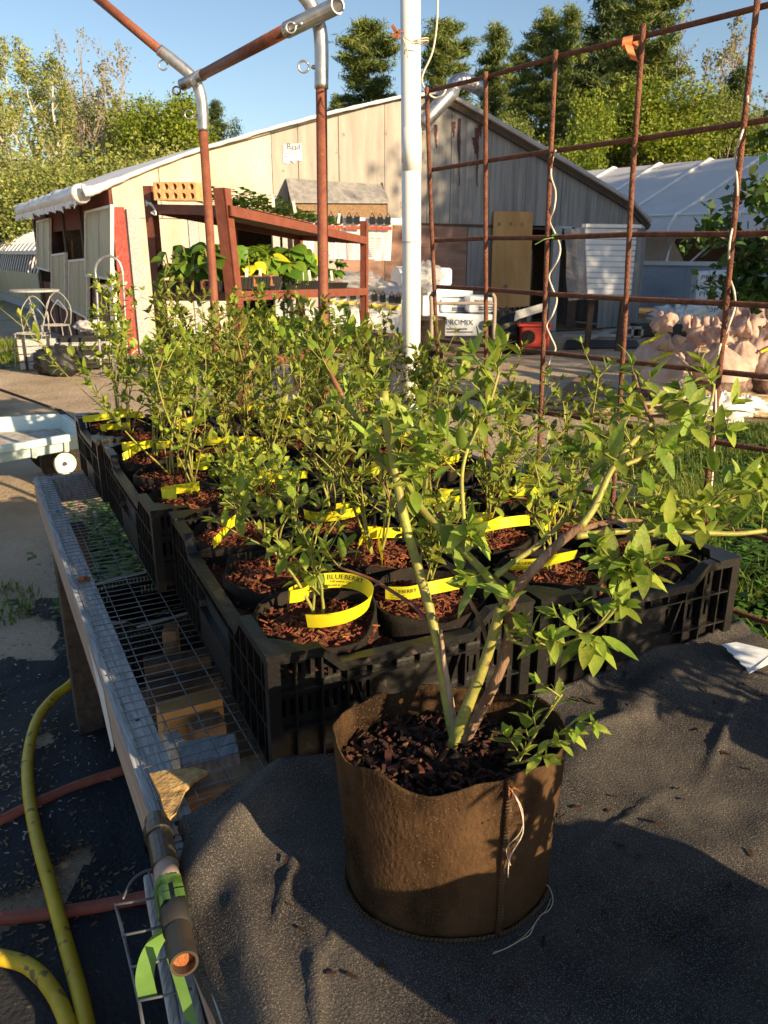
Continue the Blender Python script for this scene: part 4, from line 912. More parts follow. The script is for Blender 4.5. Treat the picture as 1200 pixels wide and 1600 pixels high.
# ================================================================== HANGING CARDS
def cards_row(x0, y0, x1, y1, D, cs, m_, nm, grp):
    p, q = at(x0, y0, D), at(x1, y1, D)
    tag(MB().tube([p, q], .035, 10).build('hanging_rail', 'pvc', smooth=True), nm, 'rail')
    for (cx, yb, wpx) in cs:
        t_ = (cx-x0)/(x1-x0); a = p.lerp(q, t_)+V((0, -.045, -.03)); b = at(cx, yb, D-.05); wv = (q-p).normalized()*(wpx*D*.95/FPX)
        lean = rnd.uniform(-.02, .02)
        mb = MB(); rws = [[a.lerp(b, u)-wv*.5+V((lean*u*2, .04*math.sin(3*u), 0)), a.lerp(b, u)+V((lean*u*2, .04*math.sin(3*u)-.03*u, 0)), a.lerp(b, u)+wv*.5+V((lean*u*2, .04*math.sin(3*u), 0))] for u in [k/6 for k in range(7)]]
        o = mb.grid(rws).build('card', 'paper', smooth=True); tag(o, 'long white variety card clipped to the '+grp, 'card', 'cards on the '+grp)
        mb = MB(); mb.prism([a-wv*.42+V((0, -.02, -.02)), a+wv*.42+V((0, -.02, -.02)), a+wv*.42+V((0, -.02, -.02-.035*D/9)), a-wv*.42+V((0, -.02, -.02-.035*D/9))], V((0, -.004, 0))).build('picture', m_, o)
        mb = MB(); mb.box(-.03, .03, -.02, .02, -.05, .02, Matrix.Translation(a+V((0, -.01, .05)))).tube([a+V((-.02, -.02, .07)), a+V((0, -.03, .11)), a+V((.02, -.02, .07))], .005, 4).build('clip', 'black_plastic', o)
        mb = MB()
        for j in range(9): u = .28+.07*j; c = a.lerp(b, u); mb.bar(c-wv*.34+V((lean*u*2, -.045, 0)), c+wv*.30+V((lean*u*2, -.045, 0)), .002, .006)
        if D > 0: mb.build('print', 'print_grey', o)
cards_row(455, 343, 640, 347, 8.6, [(468, 402, 16), (486, 404, 13), (518, 404, 14), (531, 405, 14), (546, 406, 15), (558, 406, 14), (582, 405, 17), (594, 407, 13), (606, 407, 14)], 'print_red', 'upper white rail holding variety cards beside the rack', 'upper rail')
cards_row(440, 452, 632, 470, 8.2, [(462, 500, 13), (480, 502, 14), (520, 508, 15), (536, 510, 15), (552, 510, 15), (568, 512, 14), (585, 514, 14), (598, 516, 14), (612, 520, 15), (622, 520, 11)], 'print_orange', 'lower tilted white rail holding variety cards beside the rack', 'lower rail')
for px, D in ((450, 8.7), (634, 8.7)): tag(MB().bar(at(px, 330, D)+V((0, .1, 0)), V((at(px, 330, D).x, D+.1, 0)), .05, .05, up=V((0, 1, 0))).build('rail_post', 'wood_brown'), 'brown wooden post at the %s end of the hanging card rails' % ('left' if px < 500 else 'right'), 'post')
# ================================================================== PEAT BALES, CART, BARREL
def bale(px0, px1, yt, yb, D, label, text=None, badge=False, th=.45, grp=None):
    p0 = at(px0, yb, D); p1 = at(px1, yb, D+.35); up = V((0, 0, at(px0, yt, D).z-p0.z)); bk_ = V((-.2, 1, 0)).normalized()*th
    t = thing('peat_bale', label, 'bale', p0, 0, grp)
    mb = MB(); f = [p0, p1, p1+up, p0+up]; mb.prism(f, bk_)
    mb.build('block', 'bale', t, bevel=.05)
    if text:
        axx = (p1-p0).normalized(); h = up.length; mb = MB(); nn = V((axx.y, -axx.x, 0))
        flat_text(mb, text, h*.34, p0+axx*(p1-p0).length*.18+up*.52+nn*.01, axx, V((0, 0, 1)), V((0, 0, 0)), 1.1)
        for j in range(2): mb.bar(p0+axx*.2+up*(.34-.13*j)+nn*.01, p0+axx*(.55+.1*j)+up*(.34-.13*j)+nn*.01, .004, .018, up=V((0, 0, 1)))
        if badge:
            for u in (.80,): mb.disc(p0+axx*(p1-p0).length*u+up*.5+nn*.012, h*.22, 16, nn)
        mb.build('print', 'print_blue', t)
    return t
bale(678, 772, 490, 526, 12.2, 'white peat bale with blue print at the bottom of the stack under the trellis', 'PROMIX', True)
bale(690, 735, 466, 489, 12.3, 'white peat bale with print in the middle row, left of two', 'ORGANIC'); bale(733, 772, 462, 489, 12.3, 'white peat bale with print in the middle row, right of two', 'PROMIX')
bale(660, 692, 462, 505, 12.1, 'sunlit white bale at the left of the stack beside the white pole'); bale(668, 740, 448, 465, 12.3, 'flat grey white bale on top of the middle row')
bale(650, 707, 418, 447, 12.3, 'white bale on top of the stack wrapped in loose film')
tag(MB().tube([at(618, 437, 12.2), at(664, 437, 12.4)], .19, 16).build('film_roll', 'bale', bevel=.02), 'white roll with a printed ring lying on top of the bales', 'roll')
def crump(name, c, rx, ry, rz_, m_, label, cat, seed=0, s=2.4, amp=.25):
    mb = MB(); mb.lathe([(.01, 1)]+[(math.sin(a), math.cos(a)) for a in [i*math.pi/22 for i in range(1, 22)]]+[(.01, -1)], V((0, 0, 0)), 44,
                        wob=lambda p: (lambda q: V((q.x*rx, q.y*ry, q.z*rz_))+V(c))(p*(1+amp*noise.noise(p*s+V((seed, 0, 0)))+amp*1.6*(abs(noise.noise(p*s*1.7+V((0, seed, 0))))-.2)+amp*.6*abs(noise.noise(p*s*5+V((0, seed, 0)))))))
    return tag(mb.build(name, m_, smooth=True), label, cat)
crump('clear_film', at(664, 432, 12.0), .24, .25, .20, 'clear_film', 'crumpled clear plastic film over the bales behind the white pole', 'plastic film', 1)
crump('clear_film', at(555, 440, 8.2), .26, .2, .09, 'clear_film', 'crumpled clear plastic bag lying behind the right rack post', 'plastic film', 4)
crump('plastic_sheet', at(485, 437, 9), .55, .3, .10, 'film_grey', 'crumpled greyish plastic sheet behind the middle shelf', 'plastic film', 6)
crump('plastic_sheet', at(598, 455, 8.6), .22, .2, .09, 'film_grey', 'grey plastic sheet draped above the lower card rail', 'plastic film', 9)
barrel = MB().lathe([(.01, 0), (.24, 0), (.26, .3), (.26, .55), (.28, .56), (.27, .60), (.01, .61)], V((at(668, 520, 11.8).x, 11.8, 0)), 24).build('barrel', 'steel_dark', smooth=True); tag(barrel, 'dark barrel with a pale lid behind the white pole', 'barrel')
hc = thing('hand_cart', 'tan metal tube cart handle standing in front of the peat bales', 'cart', (at(720, 530, 11.2).x, 11.2, 0))
D = 11.2
MB().tube(smoothpath([at(674, 535, D), at(674, 475, D), at(673, 464, D), at(676, 460, D)], 3), .028, 8).build('handle_tube', 'bark_twig', hc, smooth=True)
MB().tube(smoothpath([at(771, 530, D), at(773, 475, D), at(771, 462, D), at(765, 460, D)], 3), .028, 8).build('handle_tube', 'bark_twig', hc, smooth=True)
MB().tube([at(676, 474, D), at(772, 474, D)], .022, 8).build('cross_tube', 'bark_twig', hc)
for x in (676, 764): MB().tube([at(x-3, 460, D), at(x+5, 461, D)], .035, 8).build('grip', 'black_plastic', hc)
q = [V((at(665, 500, D).x, D, .28)), V((at(775, 500, D).x, D, .28)), V((at(775, 500, D).x, D-.9, .28)), V((at(665, 500, D).x, D-.9, .28))]
MB().prism(q, V((0, 0, .05))).build('deck', 'wood_dark', hc)
for x, y in ((0, 0), (1, 0), (1, 1), (0, 1)):
    c = q[0]+V((.1+(q[1].x-q[0].x-.2)*x, -.12-.66*y, -.14)); MB().tube([c-V((.03, 0, 0)), c+V((.03, 0, 0))], .13, 14).build('wheel', 'tyre', hc)
# red machine & debris by the door
rm = thing('red_machine', 'small red machine with a black wheel on the ground by the shed doorway', 'machine', V((at(832, 530, 12.4).x, 12.4, 0)))
c = rm.location
MB().box(-.2, .24, -.15, .2, .10, .42, Matrix.Translation(c)).build('housing', 'red_machine', rm, bevel=.03); MB().box(-.26, .28, -.18, .24, .42, .455, Matrix.Translation(c)).build('lid', 'red_machine', rm, bevel=.01)
MB().tube([c+V((-.10, -.17, .27)), c+V((-.10, -.24, .27))], .10, 16).build('wheel', 'tyre', rm); MB().tube([c+V((-.10, -.24, .27)), c+V((-.10, -.25, .27))], .035, 12).build('hub', 'steel_dark', rm)
MB().box(-.16, .2, -.12, .15, 0, .10, Matrix.Translation(c)).build('base', 'steel_dark', rm)
o = MB().prism([at(804, 502, 12.1), at(812, 498, 12.1), at(856, 484, 12.5), at(856, 472, 12.5), at(806, 486, 12.1)], V((0, .04, .0))).build('grey_board', 'wood_grey'); tag(o, 'weathered grey board leaning across the red machine', 'board')
crump('black_tarp', V((at(790, 505, 12.6).x, 12.7, .25)), .35, .3, .36, 'tray_black', 'bunched black tarp beside the plywood sheet', 'tarp', 3)
for i, (x0, y0, x1, y1, m_, lb) in enumerate(((905, 532, 975, 512, 'wood_grey', 'grey pole lying on the ground beside the shed'), (870, 517, 940, 514, 'wood_dark', 'dark plank lying along the foot of the shed'), (880, 524, 985, 524, 'wood_grey', 'long weathered plank on the ground in the shade'))):
    a, b = onz(x0, y0, .05), onz(x1, y1, .08); tag(MB().bar(a, b, .08, .04).build('plank', m_), lb, 'plank')
cb = onz(985, 527, 0); blk = MB()
for (a, b) in ((-.2, -.16), (-.02, .02), (.16, .2)): blk.box(a, b, -.1, .1, 0, .19, Matrix.Translation(cb))
blk.box(-.2, .2, -.1, -.07, 0, .03, Matrix.Translation(cb)); blk.box(-.2, .2, -.1, .1, .16, .192, Matrix.Translation(cb)); tag(blk.build('cinder_block', 'cement'), 'grey cinder block lying on its side at the shed corner', 'cinder block')
tag(MB().prism([onz(880, 545, .015), onz(1000, 543, .015), onz(995, 532, .015), onz(885, 532, .015)], V((0, 0, .01))).build('rubber_mat', 'tray_black'), 'dark mat lying on the shaded ground before the shed', 'mat')
# ribbed white panel box against the shed
rb = thing('ribbed_panel', 'white ribbed plastic panel box tilted against the shaded shed wall', 'panel box', (at(950, 500, 12.6).x, 12.6, 0))
D = 12.4
f = [at(918, 468, D), at(984, 470, D+.35), at(995, 357, D+.6), at(914, 356, D+.1)]; bk_ = V((-.32, .30, .03))
MB().prism(f, V((-.05, .42, .02))).build('body', 'panel_blue', rb)
for i in range(13):
    u = (i+.5)/13; a = f[0].lerp(f[3], u); b = f[1].lerp(f[2], u); MB().bar(a+V((0, -.012, 0)), b+V((0, -.012, 0)), .02, .062).build('slat', 'bale', rb)
mb = MB(); mb.grid([[f[0].lerp(f[3], u)+V((-.02-.27*v, .05+.05*math.sin(9*u+v*5), -.02*v)) for v in (0, .33, .66, 1)] for u in [k/14 for k in range(15)]]); mb.build('film_edge', 'clear_film', rb)
MB().bar(f[3]+V((-.02, -.02, .03)), f[2]+V((.03, -.02, .03)), .1, .05).build('cap_rail', 'pvc', rb)
for x in (925, 975): MB().bar(V((at(x, 468, D+.2).x, D+.3, 0)), at(x, 466, D+.3), .08, .08, up=V((0, 1, 0))).build('support_leg', 'wood_dark', rb)
# pallet of bales at right
pl = thing('bale_pallet', 'pallet load of white printed peat bales wrapped in film behind the apple tree', 'pallet load', onz(1120, 512))
D = 16.0; a, b = at(1080, 502, D), at(1172, 500, D-.3)
for r_ in range(3):
    up = V((0, 0, .31)); MB().prism([a+up*r_+V((.02, 0, .02)), b+up*r_+V((0, 0, .02)), b+up*(r_+1), a+up*(r_+1)+V((.02, 0, 0))], V((.25, 1.0, 0))).build('bale', 'bale', pl, bevel=.05)
    mb = MB(); axx = (b-a).normalized(); flat_text(mb, 'PROMIX', .13, a+up*(r_+.55)+V((.08, -.02, 0)), axx, V((0, 0, 1)), V((0, 0, 0)), 1.2); mb.bar(a+up*(r_+.35)+V((.08, -.02, 0)), a+up*(r_+.35)+V((.5, -.04, 0)), .004, .02)
    mb.bar(a+up*(r_+.2)+V((.08, -.02, 0)), a+up*(r_+.2)+V((.3, -.04, 0)), .004, .02); mb.build('print', 'print_blue', pl)
for i in range(4): t_ = i/3; MB().bar(a.lerp(b, t_)-V((0, 0, .07)), a.lerp(b, t_)+V((.25, 1.0, -.07)), .1, .12).build('pallet_block', 'wood_brown', pl)
crump('white_flowers', V((at(1065, 490, 15.5).x, 15.5, .25)), .5, .3, .22, 'plug_white', 'clump of pale flowering plants left of the pallet load', 'flowers', 7, 6, .6)
tag(MB().box(-.6, .6, -.2, .2, 0, .22, Matrix.Translation(V((at(1040, 500, 15.2).x, 15.2, 0)))).build('black_trays', 'tray_black', bevel=.02), 'low row of black nursery trays on shaded grass below the greenhouse', 'trays')
# ================================================================== MESH BAGS
def meshbag(px, yb, D, Wd, Hh, label, tie=None, seed=0, topk=1.0, fill='bag_fill', lab=False):
    px -= 10; Hh *= 1.14; Wd *= 1.08; p = at(px, yb, D); p = V((p.x, D, p.z if p.z > 0 else 0)); 
    t = thing('mesh_bag', label, 'mesh bag', p)
    g = random.Random(seed)
    def wob(q): 
        a = math.atan2(q.y, q.x); f = 1+.16*noise.noise(V((math.cos(a)*1.5, math.sin(a)*1.5, q.z*5+seed)))+(.10*noise.noise(V((math.cos(a)*5, math.sin(a)*5, seed+q.z*2)))+.045*math.sin(a*13+seed))*max(0, (q.z/Hh-.35))*3
        return V((q.x*f, q.y*f, q.z))+V((.03*Hh*math.sin(q.z*7+seed), 0, 0))+p
    W2 = Wd/2; n = 60
    MB().lathe([(.01, .0), (W2*.88, .0), (W2*1.0, Hh*.15), (W2*.98, Hh*.30), (W2*.86, Hh*.40), (W2*.7, Hh*.42)], V((0, 0, 0)), n, wob).build('filled_base', fill, t, smooth=True)
    MB().lathe([(W2*1.01, Hh*.27), (W2*1.0, Hh*.38), (W2*.95, Hh*.48), (W2*.72, Hh*.60), (W2*.42, Hh*.69), (W2*.16, Hh*.76), (W2*.12, Hh*.78)], V((0, 0, 0)), n, wob).build('mesh_skin', 'mesh_bag', t, smooth=True)
    k = topk
    MB().lathe([(W2*.11, Hh*.78), (W2*.20*k, Hh*.83), (W2*.36*k, Hh*.90), (W2*.30*k, Hh*.97), (W2*.12*k, Hh*1.0), (.005, Hh*.93)], V((0, 0, 0)), 40, lambda q: wob(V((q.x*(1+.35*math.sin(math.atan2(q.y, q.x)*7+seed)), q.y*(1+.2*math.sin(math.atan2(q.y, q.x)*4)), q.z+.09*Hh*math.sin(math.atan2(q.y, q.x)*3+seed)+.05*Hh*noise.noise(V((q.x*30, q.y*30, seed))) if q.z > Hh*.85 else q.z)))).build('gathered_top', 'mesh_bag', t, smooth=True)
    c = wob(V((0, 0, Hh*.77)))
    mb = MB(); mb.tube([c+V((math.cos(a)*W2*.16, math.sin(a)*W2*.16, 0)) for a in [i*math.pi/6 for i in range(13)]], .012, 5)
    if tie: mb.tube([c+V((0, -W2*.16, 0)), c+V((-tie, -.1, -.02-tie*.3))], .013, 5)
    mb.build('tie', 'tag_yellow' if tie else 'string', t)
    if lab:
        a0 = -2.2; mb = MB(); mb.grid([[wob(V((math.cos(a0+i*.22)*W2*1.03, math.sin(a0+i*.22)*W2*1.03, Hh*h_))) for i in range(8)] for h_ in (.05, .16, .28)]).build('paper_label', 'paper_label', t, smooth=True)
        c = wob(V((math.cos(-1.1)*W2*1.06, math.sin(-1.1)*W2*1.06, Hh*.30))); MB().disc(c, .04, 14, V((.5, -.85, 0)).normalized()).build('red_seal', 'red_stain', t)
        mb = MB(); 
        for j in range(3): q0_ = wob(V((math.cos(-1.75)*W2*1.07, math.sin(-1.75)*W2*1.07, Hh*(.21-.05*j)))); mb.bar(q0_, q0_+V((.2-.03*j, .02, 0)), .003, .014)
        mb.build('print', 'print_grey', t)
    return t
meshbag(1035, 612, 8.2, .52, .66, 'tied mesh bag at the left end of the heap, knot pointing up', .22, 1)
meshbag(1048, 622, 7.7, .46, .50, 'front mesh bag with a paper label and red seal', .24, 2, 1.2, lab=True)
meshbag(1095, 618, 8.2, .50, .58, 'mesh bag with a big folded top, right of the labelled bag', None, 3, 1.5)
meshbag(1078, 600, 9.0, .46, .62, 'mesh bag behind, showing two small pale knots', None, 4)
meshbag(1112, 606, 8.7, .42, .62, 'mesh bag with a narrow bright knot in the middle of the heap', None, 5, 1.2)
meshbag(1128, 618, 7.9, .48, .56, 'mesh bag behind the right trellis upright with grey folds', None, 6)
meshbag(1142, 600, 9.2, .5, .72, 'tall mesh bag at the back of the heap', None, 7, 1.4)
meshbag(1162, 614, 8.4, .50, .64, 'mesh bag tied with pinkish cloth near the right edge', None, 8, 1.3)
meshbag(1186, 600, 9.0, .5, .70, 'rear mesh bag with an upright crumpled top at the right', None, 9, 1.4)
meshbag(1208, 618, 8.3, .5, .62, 'mesh bag cut by the right edge of the photo', .2, 10, 1.2)
meshbag(1225, 600, 9.2, .5, .72, 'back mesh bag just past the right edge', None, 12, 1.3)
sheetpts = [onz(930, 600, .03), onz(1010, 612, .05), onz(1100, 640, .05), onz(1230, 640, .05), onz(1230, 600, .03), onz(1000, 590, .03)]
crump('burlap_tarp', (onz(1060, 632, .05)+V((0, 0, .0))), 1.15, .30, .11, 'burlap', 'tan burlap tarp bunched under the front of the mesh bags', 'tarp', 12, 3, .5)
crump('white_sack', onz(1125, 640, .10), .26, .16, .13, 'plug_white', 'bright white empty sack crumpled in front of the mesh bags', 'sack', 14, 3, .4)
crump('white_sack', onz(1165, 636, .06), .18, .12, .09, 'bale', 'flattened bluish white sack to the right of the bright one', 'sack', 15, 3, .4)
tag(MB().prism([onz(905, 590, .02), onz(990, 620, .02), onz(1060, 640, .02), onz(1050, 650, .02), onz(960, 640, .02), onz(880, 610, .02)], V((0, 0, .03))).build('plywood_scrap', 'wood_brown'), 'flat brown board on the ground left of the mesh bags', 'board')
# ================================================================== APPLE TREE (right edge)
ap = thing('apple_tree', 'dark leafy apple tree reaching in from the right edge', 'tree', (3.72, 5.9, 0))
mb = MB(); r_ = np.random.RandomState(21); rnd.seed(4); base = ap.location
tk = limb(mb, base, base+V((0, 0, 1.1)), .07, .05, .05, 8, 4); PA = []
for k in range(56):
    a = r_.uniform(0, 6.28); t = r_.uniform(1.22, 2.6); L = 1.35*math.sin(math.pi*min(1, (t-.75)/1.95))**.6*r_.uniform(.5, 1.05)+.15
    e = base+V((math.cos(a)*L, math.sin(a)*L*.8, t)); pts = limb(mb, base+V((0, 0, 1.05)), e, .022, .006, .12, 5, 5)
    for q in pts[1:]:
        for j in range(3):
            d = V(r_.normal(size=3)).normalized()*r_.uniform(.08, .25); mb.tube([q, q+d], [.004, .002], 3, cap=False)
            for m_ in range(22): PA.append(tuple(q+d*r_.uniform(.2, 1.1)+V(r_.normal(size=3))*.05))
mb.build('trunk', 'bark_grey', ap)
vs, f = cards(np.array(PA)-np.array(tuple(ap.location)), .085, r_, elong=1.1)
obj_from('crown', npmesh('crown', vs, f, 'apple_leaf'), ap)
# ================================================================== WAGON
wg = thing('garden_wagon', 'pale blue plastic garden wagon with white hubbed wheels and a black handle', 'wagon', (-2.6, 5.3, 0))
A = onz(136, 676, .42); fr = onz(-75, 712, .42); bkc = onz(98, 648, .42); bl_ = onz(-90, 660, .42)
rim = [A, bkc, bl_, fr]; dn = V((0, 0, -.10)); ctr = (A+bkc+bl_+fr)/4
bot = [p+(ctr-p)*.08+dn for p in rim]
mb = MB(); mb.add(rim+bot, [(0, 1, 5, 4), (1, 2, 6, 5), (2, 3, 7, 6), (3, 0, 4, 7), (4, 5, 6, 7)])
inr = [p+(ctr-p)*.035 for p in rim]; ib = [p+(ctr-p)*.10+dn*.85 for p in rim]; mb.add(rim+inr+ib, [(0, 1, 5, 4), (1, 2, 6, 5), (2, 3, 7, 6), (3, 0, 4, 7), (4, 5, 9, 8), (5, 6, 10, 9), (6, 7, 11, 10), (7, 4, 8, 11)])
mb.build('tub', 'wagon_tub', wg, bevel=.008); MB().add([p+V((0, 0, .002)) for p in ib], [(0, 1, 2, 3)]).build('tub_floor', 'wagon_dirt', wg)
mb = MB()
for i in range(4): p, q = rim[i], rim[(i+1) % 4]; mb.bar(p+V((0, 0, -.012)), q+V((0, 0, -.012)), .035, .045, e=.012)
mb.build('rim', 'wagon_tub', wg, bevel=.008)
ax_ = (A-fr).normalized(); ay_ = (bkc-A).normalized()
for s in (.14, .34, .62): MB().bar(A-ax_*s+V((0, 0, -.03))-ay_*.01, A-ax_*s+dn*.95+ay_*.01, .022, .022, up=V((0, 1, 0))).build('side_rib', 'wagon_tub', wg)
def wheel(c, r_, wv):
    wv = V(wv); wh = MB()
    n = 28; a = wv.orthogonal().normalized(); b = wv.normalized().cross(a)
    prof_ = [(.5, -.5), (.92, -.5), (1.0, -.3), (1.0, .3), (.92, .5), (.5, .5)]
    rws = [[c+wv*z+(a*math.cos(2*math.pi*j/n)+b*math.sin(2*math.pi*j/n))*r_*q*(1.012 if (j % 2 and q == 1.0) else 1) for j in range(n+1)] for q, z in prof_]
    wo = MB().grid(rws).build('wheel', 'tyre', wg)
    MB().grid([[c+wv*z+(a*math.cos(2*math.pi*j/20)+b*math.sin(2*math.pi*j/20))*r_*q for j in range(21)] for q, z in ((.52, -.48), (.46, -.52), (.40, -.40), (.12, -.36), (.001, -.36), (.12, .36), (.4, .4), (.52, .48))]).build('rim', 'wheel_rim', wo)
    MB().tube([c-wv*.62, c+wv*.62], r_*.09, 8).build('axle_nut', 'steel_dark', wo)
wv = (ay_*-1).normalized()*.085
w1 = V((A-ax_*.17).to_tuple()); w1 = onz(102, 756, 0)+V((0, .02, .145)); wheel(w1, .145, -wv); w2 = w1+ay_*.42; wheel(w2, .145, wv); wheel(w1-ax_*.80, .145, -wv); wheel(w1-ax_*.80+ay_*.42, .145, wv)
for s in (0, .8): MB().tube([w1-ax_*s, w2-ax_*s], .012, 8).build('axle', 'steel_dark', wg); [MB().tube([w1-ax_*s+ay_*u, w1-ax_*s+ay_*u+V((0, 0, .16))], .013, 6).build('strut', 'steel_dark', wg) for u in (.08, .34)]
hp = onz(128, 668, .30); MB().tube(smoothpath([at(140, 688, 5.15), at(122, 664, 5.3), at(108, 652, 5.35), at(92, 641, 5.35)], 3), .016, 8).build('handle_grip', 'black_plastic', wg, smooth=True)
MB().tube([at(92, 641, 5.35), at(-60, 588, 5.6)], .010, 8).build('handle_shaft', 'steel_dark', wg, smooth=True)
# ================================================================== FAR LEFT FURNITURE
def P2(px, py, D): return at(px, py, D)
D = 11.6
bt_ = thing('bistro_table', 'round white wire bistro table beside the shed side wall', 'table', (at(52, 520, D).x, D, 0))
c = at(54, 454, D); MB().tube([c+V((0, 0, -.012)), c+V((0, 0, .012))], .33, 28).build('tabletop', 'wire_paint', bt_)
for i in range(3):
    a = i*2.09+.5; d = V((math.cos(a), math.sin(a), 0)); zc = c.z
    MB().tube(smoothpath([c+d*.22+V((0, 0, -.01)), c+d*.10+V((0, 0, -zc*.35)), V((c.x, c.y, zc*.42))+d*.04, V((c.x, c.y, zc*.2))+d*.14, V((c.x, c.y, .02))+d*.27, V((c.x, c.y, .0))+d*.33], 4), .007, 6).build('leg', 'wire_paint', bt_, smooth=True)
MB().tube([V((c.x, c.y, c.z*.36))+V((math.cos(i*.524)*.10, math.sin(i*.524)*.10, 0)) for i in range(13)], .008, 5).build('ring_brace', 'wire_paint', bt_)
def wchair(px, D, label):
    p = at(px, 520, D); t = thing('wire_chair', label, 'chair', (p.x, D, 0)); p = V((p.x, D, 0))
    ring = lambda z, r_: [p+V((math.cos(i*.449)*r_, math.sin(i*.449)*r_*.9, z)) for i in range(15)]
    mb = MB(); mb.tube(ring(.44, .2), .007, 5)
    for i in range(-3, 4): mb.tube([p+V((i*.055, -.16, .44)), p+V((i*.055, .16, .44))], .005, 4)
    mb.build('seat', 'wire_paint', t)
    for sx in (-1, 1):
        for sy in (-1, 1): MB().tube([p+V((sx*.15, sy*.14, .44)), p+V((sx*.19, sy*.19, 0))], .007, 5).build('leg', 'wire_paint', t)
    mb = MB(); mb.tube(smoothpath([p+V((-.17, .17, .44)), p+V((-.18, .20, .72)), p+V((0, .22, .92)), p+V((.18, .20, .72)), p+V((.17, .17, .44))], 4), .007, 5)
    for s in (-.07, .07): mb.tube(smoothpath([p+V((s, .17, .44)), p+V((s*1.8, .2, .62)), p+V((0, .21, .80))], 4), .006, 4)
    mb.build('backrest', 'wire_paint', t, smooth=True)
wchair(88, 12.3, 'white wire chair between the bistro table and shed wall'); wchair(48, 11.0, 'white wire chair tucked in front of the bistro table')
at_ = thing('garden_arch', 'grey metal arched garden trellis with two cross bars beside the red corner', 'garden arch', (at(176, 562, 9.9).x, 9.9, 0))
D = 9.9
MB().tube(smoothpath([V((at(155, 560, D).x, D, 0)), at(151, 450, D), at(149, 422, D), at(155, 407, D), at(169, 400, D), at(184, 407, D), at(191, 424, D), at(193, 450, D), V((at(198, 562, D).x, D, 0))], 6), .016, 8).build('frame_tube', 'galv', at_, smooth=True)
MB().bar(at(151, 447, D), at(192, 446, D), .02, .03).build('cross_bar', 'galv', at_); MB().bar(at(153, 513, D), at(196, 513, D), .02, .03).build('cross_bar', 'galv', at_); MB().bar(at(172, 447, D), V((at(178, 562, D).x, D, 0)), .035, .02, up=V((0, 1, 0))).build('centre_bar', 'galv', at_)
pn_ = thing('wooden_planter', 'weathered slatted wooden planter box with black lining near the bistro table', 'planter', (at(75, 545, 10.6).x, 10.6, 0))
c = V((at(62, 545, 10.6).x, 10.6, 0))
for i in range(4): MB().box(-.26, .26, -.02, .0, .02+i*.10, .105+i*.10, Matrix.Translation(c) @ Matrix.Rotation(.4, 4, 'Z')).build('slat', 'wood_grey', pn_)
for i in range(4): MB().box(-.27, -.25, 0, .45, .02+i*.10, .105+i*.10, Matrix.Translation(c) @ Matrix.Rotation(.4, 4, 'Z')).build('slat', 'wood_brown', pn_)
for x in (-.2, .1): MB().box(x, x+.035, -.035, -.02, 0, .44, Matrix.Translation(c) @ Matrix.Rotation(.4, 4, 'Z')).build('strap', 'tray_black', pn_)
crump('black_bag', V((at(92, 530, 10.4).x, 10.3, .14)), .30, .2, .20, 'tray_black', 'black plastic bag slumped against the wooden planter', 'bag', 22)
stk = thing('tray_stack', 'stack of black and grey nursery trays by the shed side wall', 'tray stack', (at(150, 540, 10.9).x, 10.9, 0)); c = V((at(146, 545, 10.9).x, 10.9, 0))
for i in range(7):
    X = Matrix.Translation(c+V((rnd.uniform(-.03, .03), 0, i*.06))) @ Matrix.Rotation(.25+rnd.uniform(-.05, .05), 4, 'Z'); mb = MB(); mb.box(-.42, .42, -.16, .18, 0, .035, X); mb.box(-.43, .43, -.17, .19, .035, .05, X); mb.build('tray', ('tray_black', 'steel_dark', 'wood_grey')[i % 3], stk)
crump('white_bag', V((at(140, 488, 11.2).x, 11.2, .52)), .22, .15, .08, 'film_grey', 'crumpled white plastic bag on top of the tray stack', 'bag', 25)
for i, (x, y, s) in enumerate(((182, 556, .05), (168, 560, .04), (118, 566, .03), (200, 567, .05), (60, 560, .03))):
    p = onz(x, y); o = crump('stone', p+V((0, 0, s*.4)), s*1.3, s, s*.7, 'pumpkin_stone', ['pale stone at the foot of the garden arch', 'smaller stone left of the arch foot', 'stone before the tray stack', 'stone right of the arch foot', 'small stone in front of the planter'][i], 'stone', i+30, 3, .3)
# ================================================================== BENCH
TZ = .78; TA = R(27.3); EU = V((math.cos(TA), math.sin(TA), 0)); EV = V((-math.sin(TA), math.cos(TA), 0)); TO = V((-.304, .849, 0))
def T(u, v, z=0.0): return TO+EU*u+EV*v+V((0, 0, z))
TM = Matrix.Translation(TO) @ Matrix.Rotation(TA, 4, 'Z')
bench = thing('potting_bench', 'weathered wooden bench with a wire mesh top under the crates', 'bench', TO, TA)
V0, V1, UW = -1.25, 1.87, 1.06
def tb(name, m_, u0, u1, v0, v1, z0, z1, bevel=.002): return MB().box(u0, u1, v0, v1, z0, z1).build(name, m_, bench, local=True, bevel=bevel)
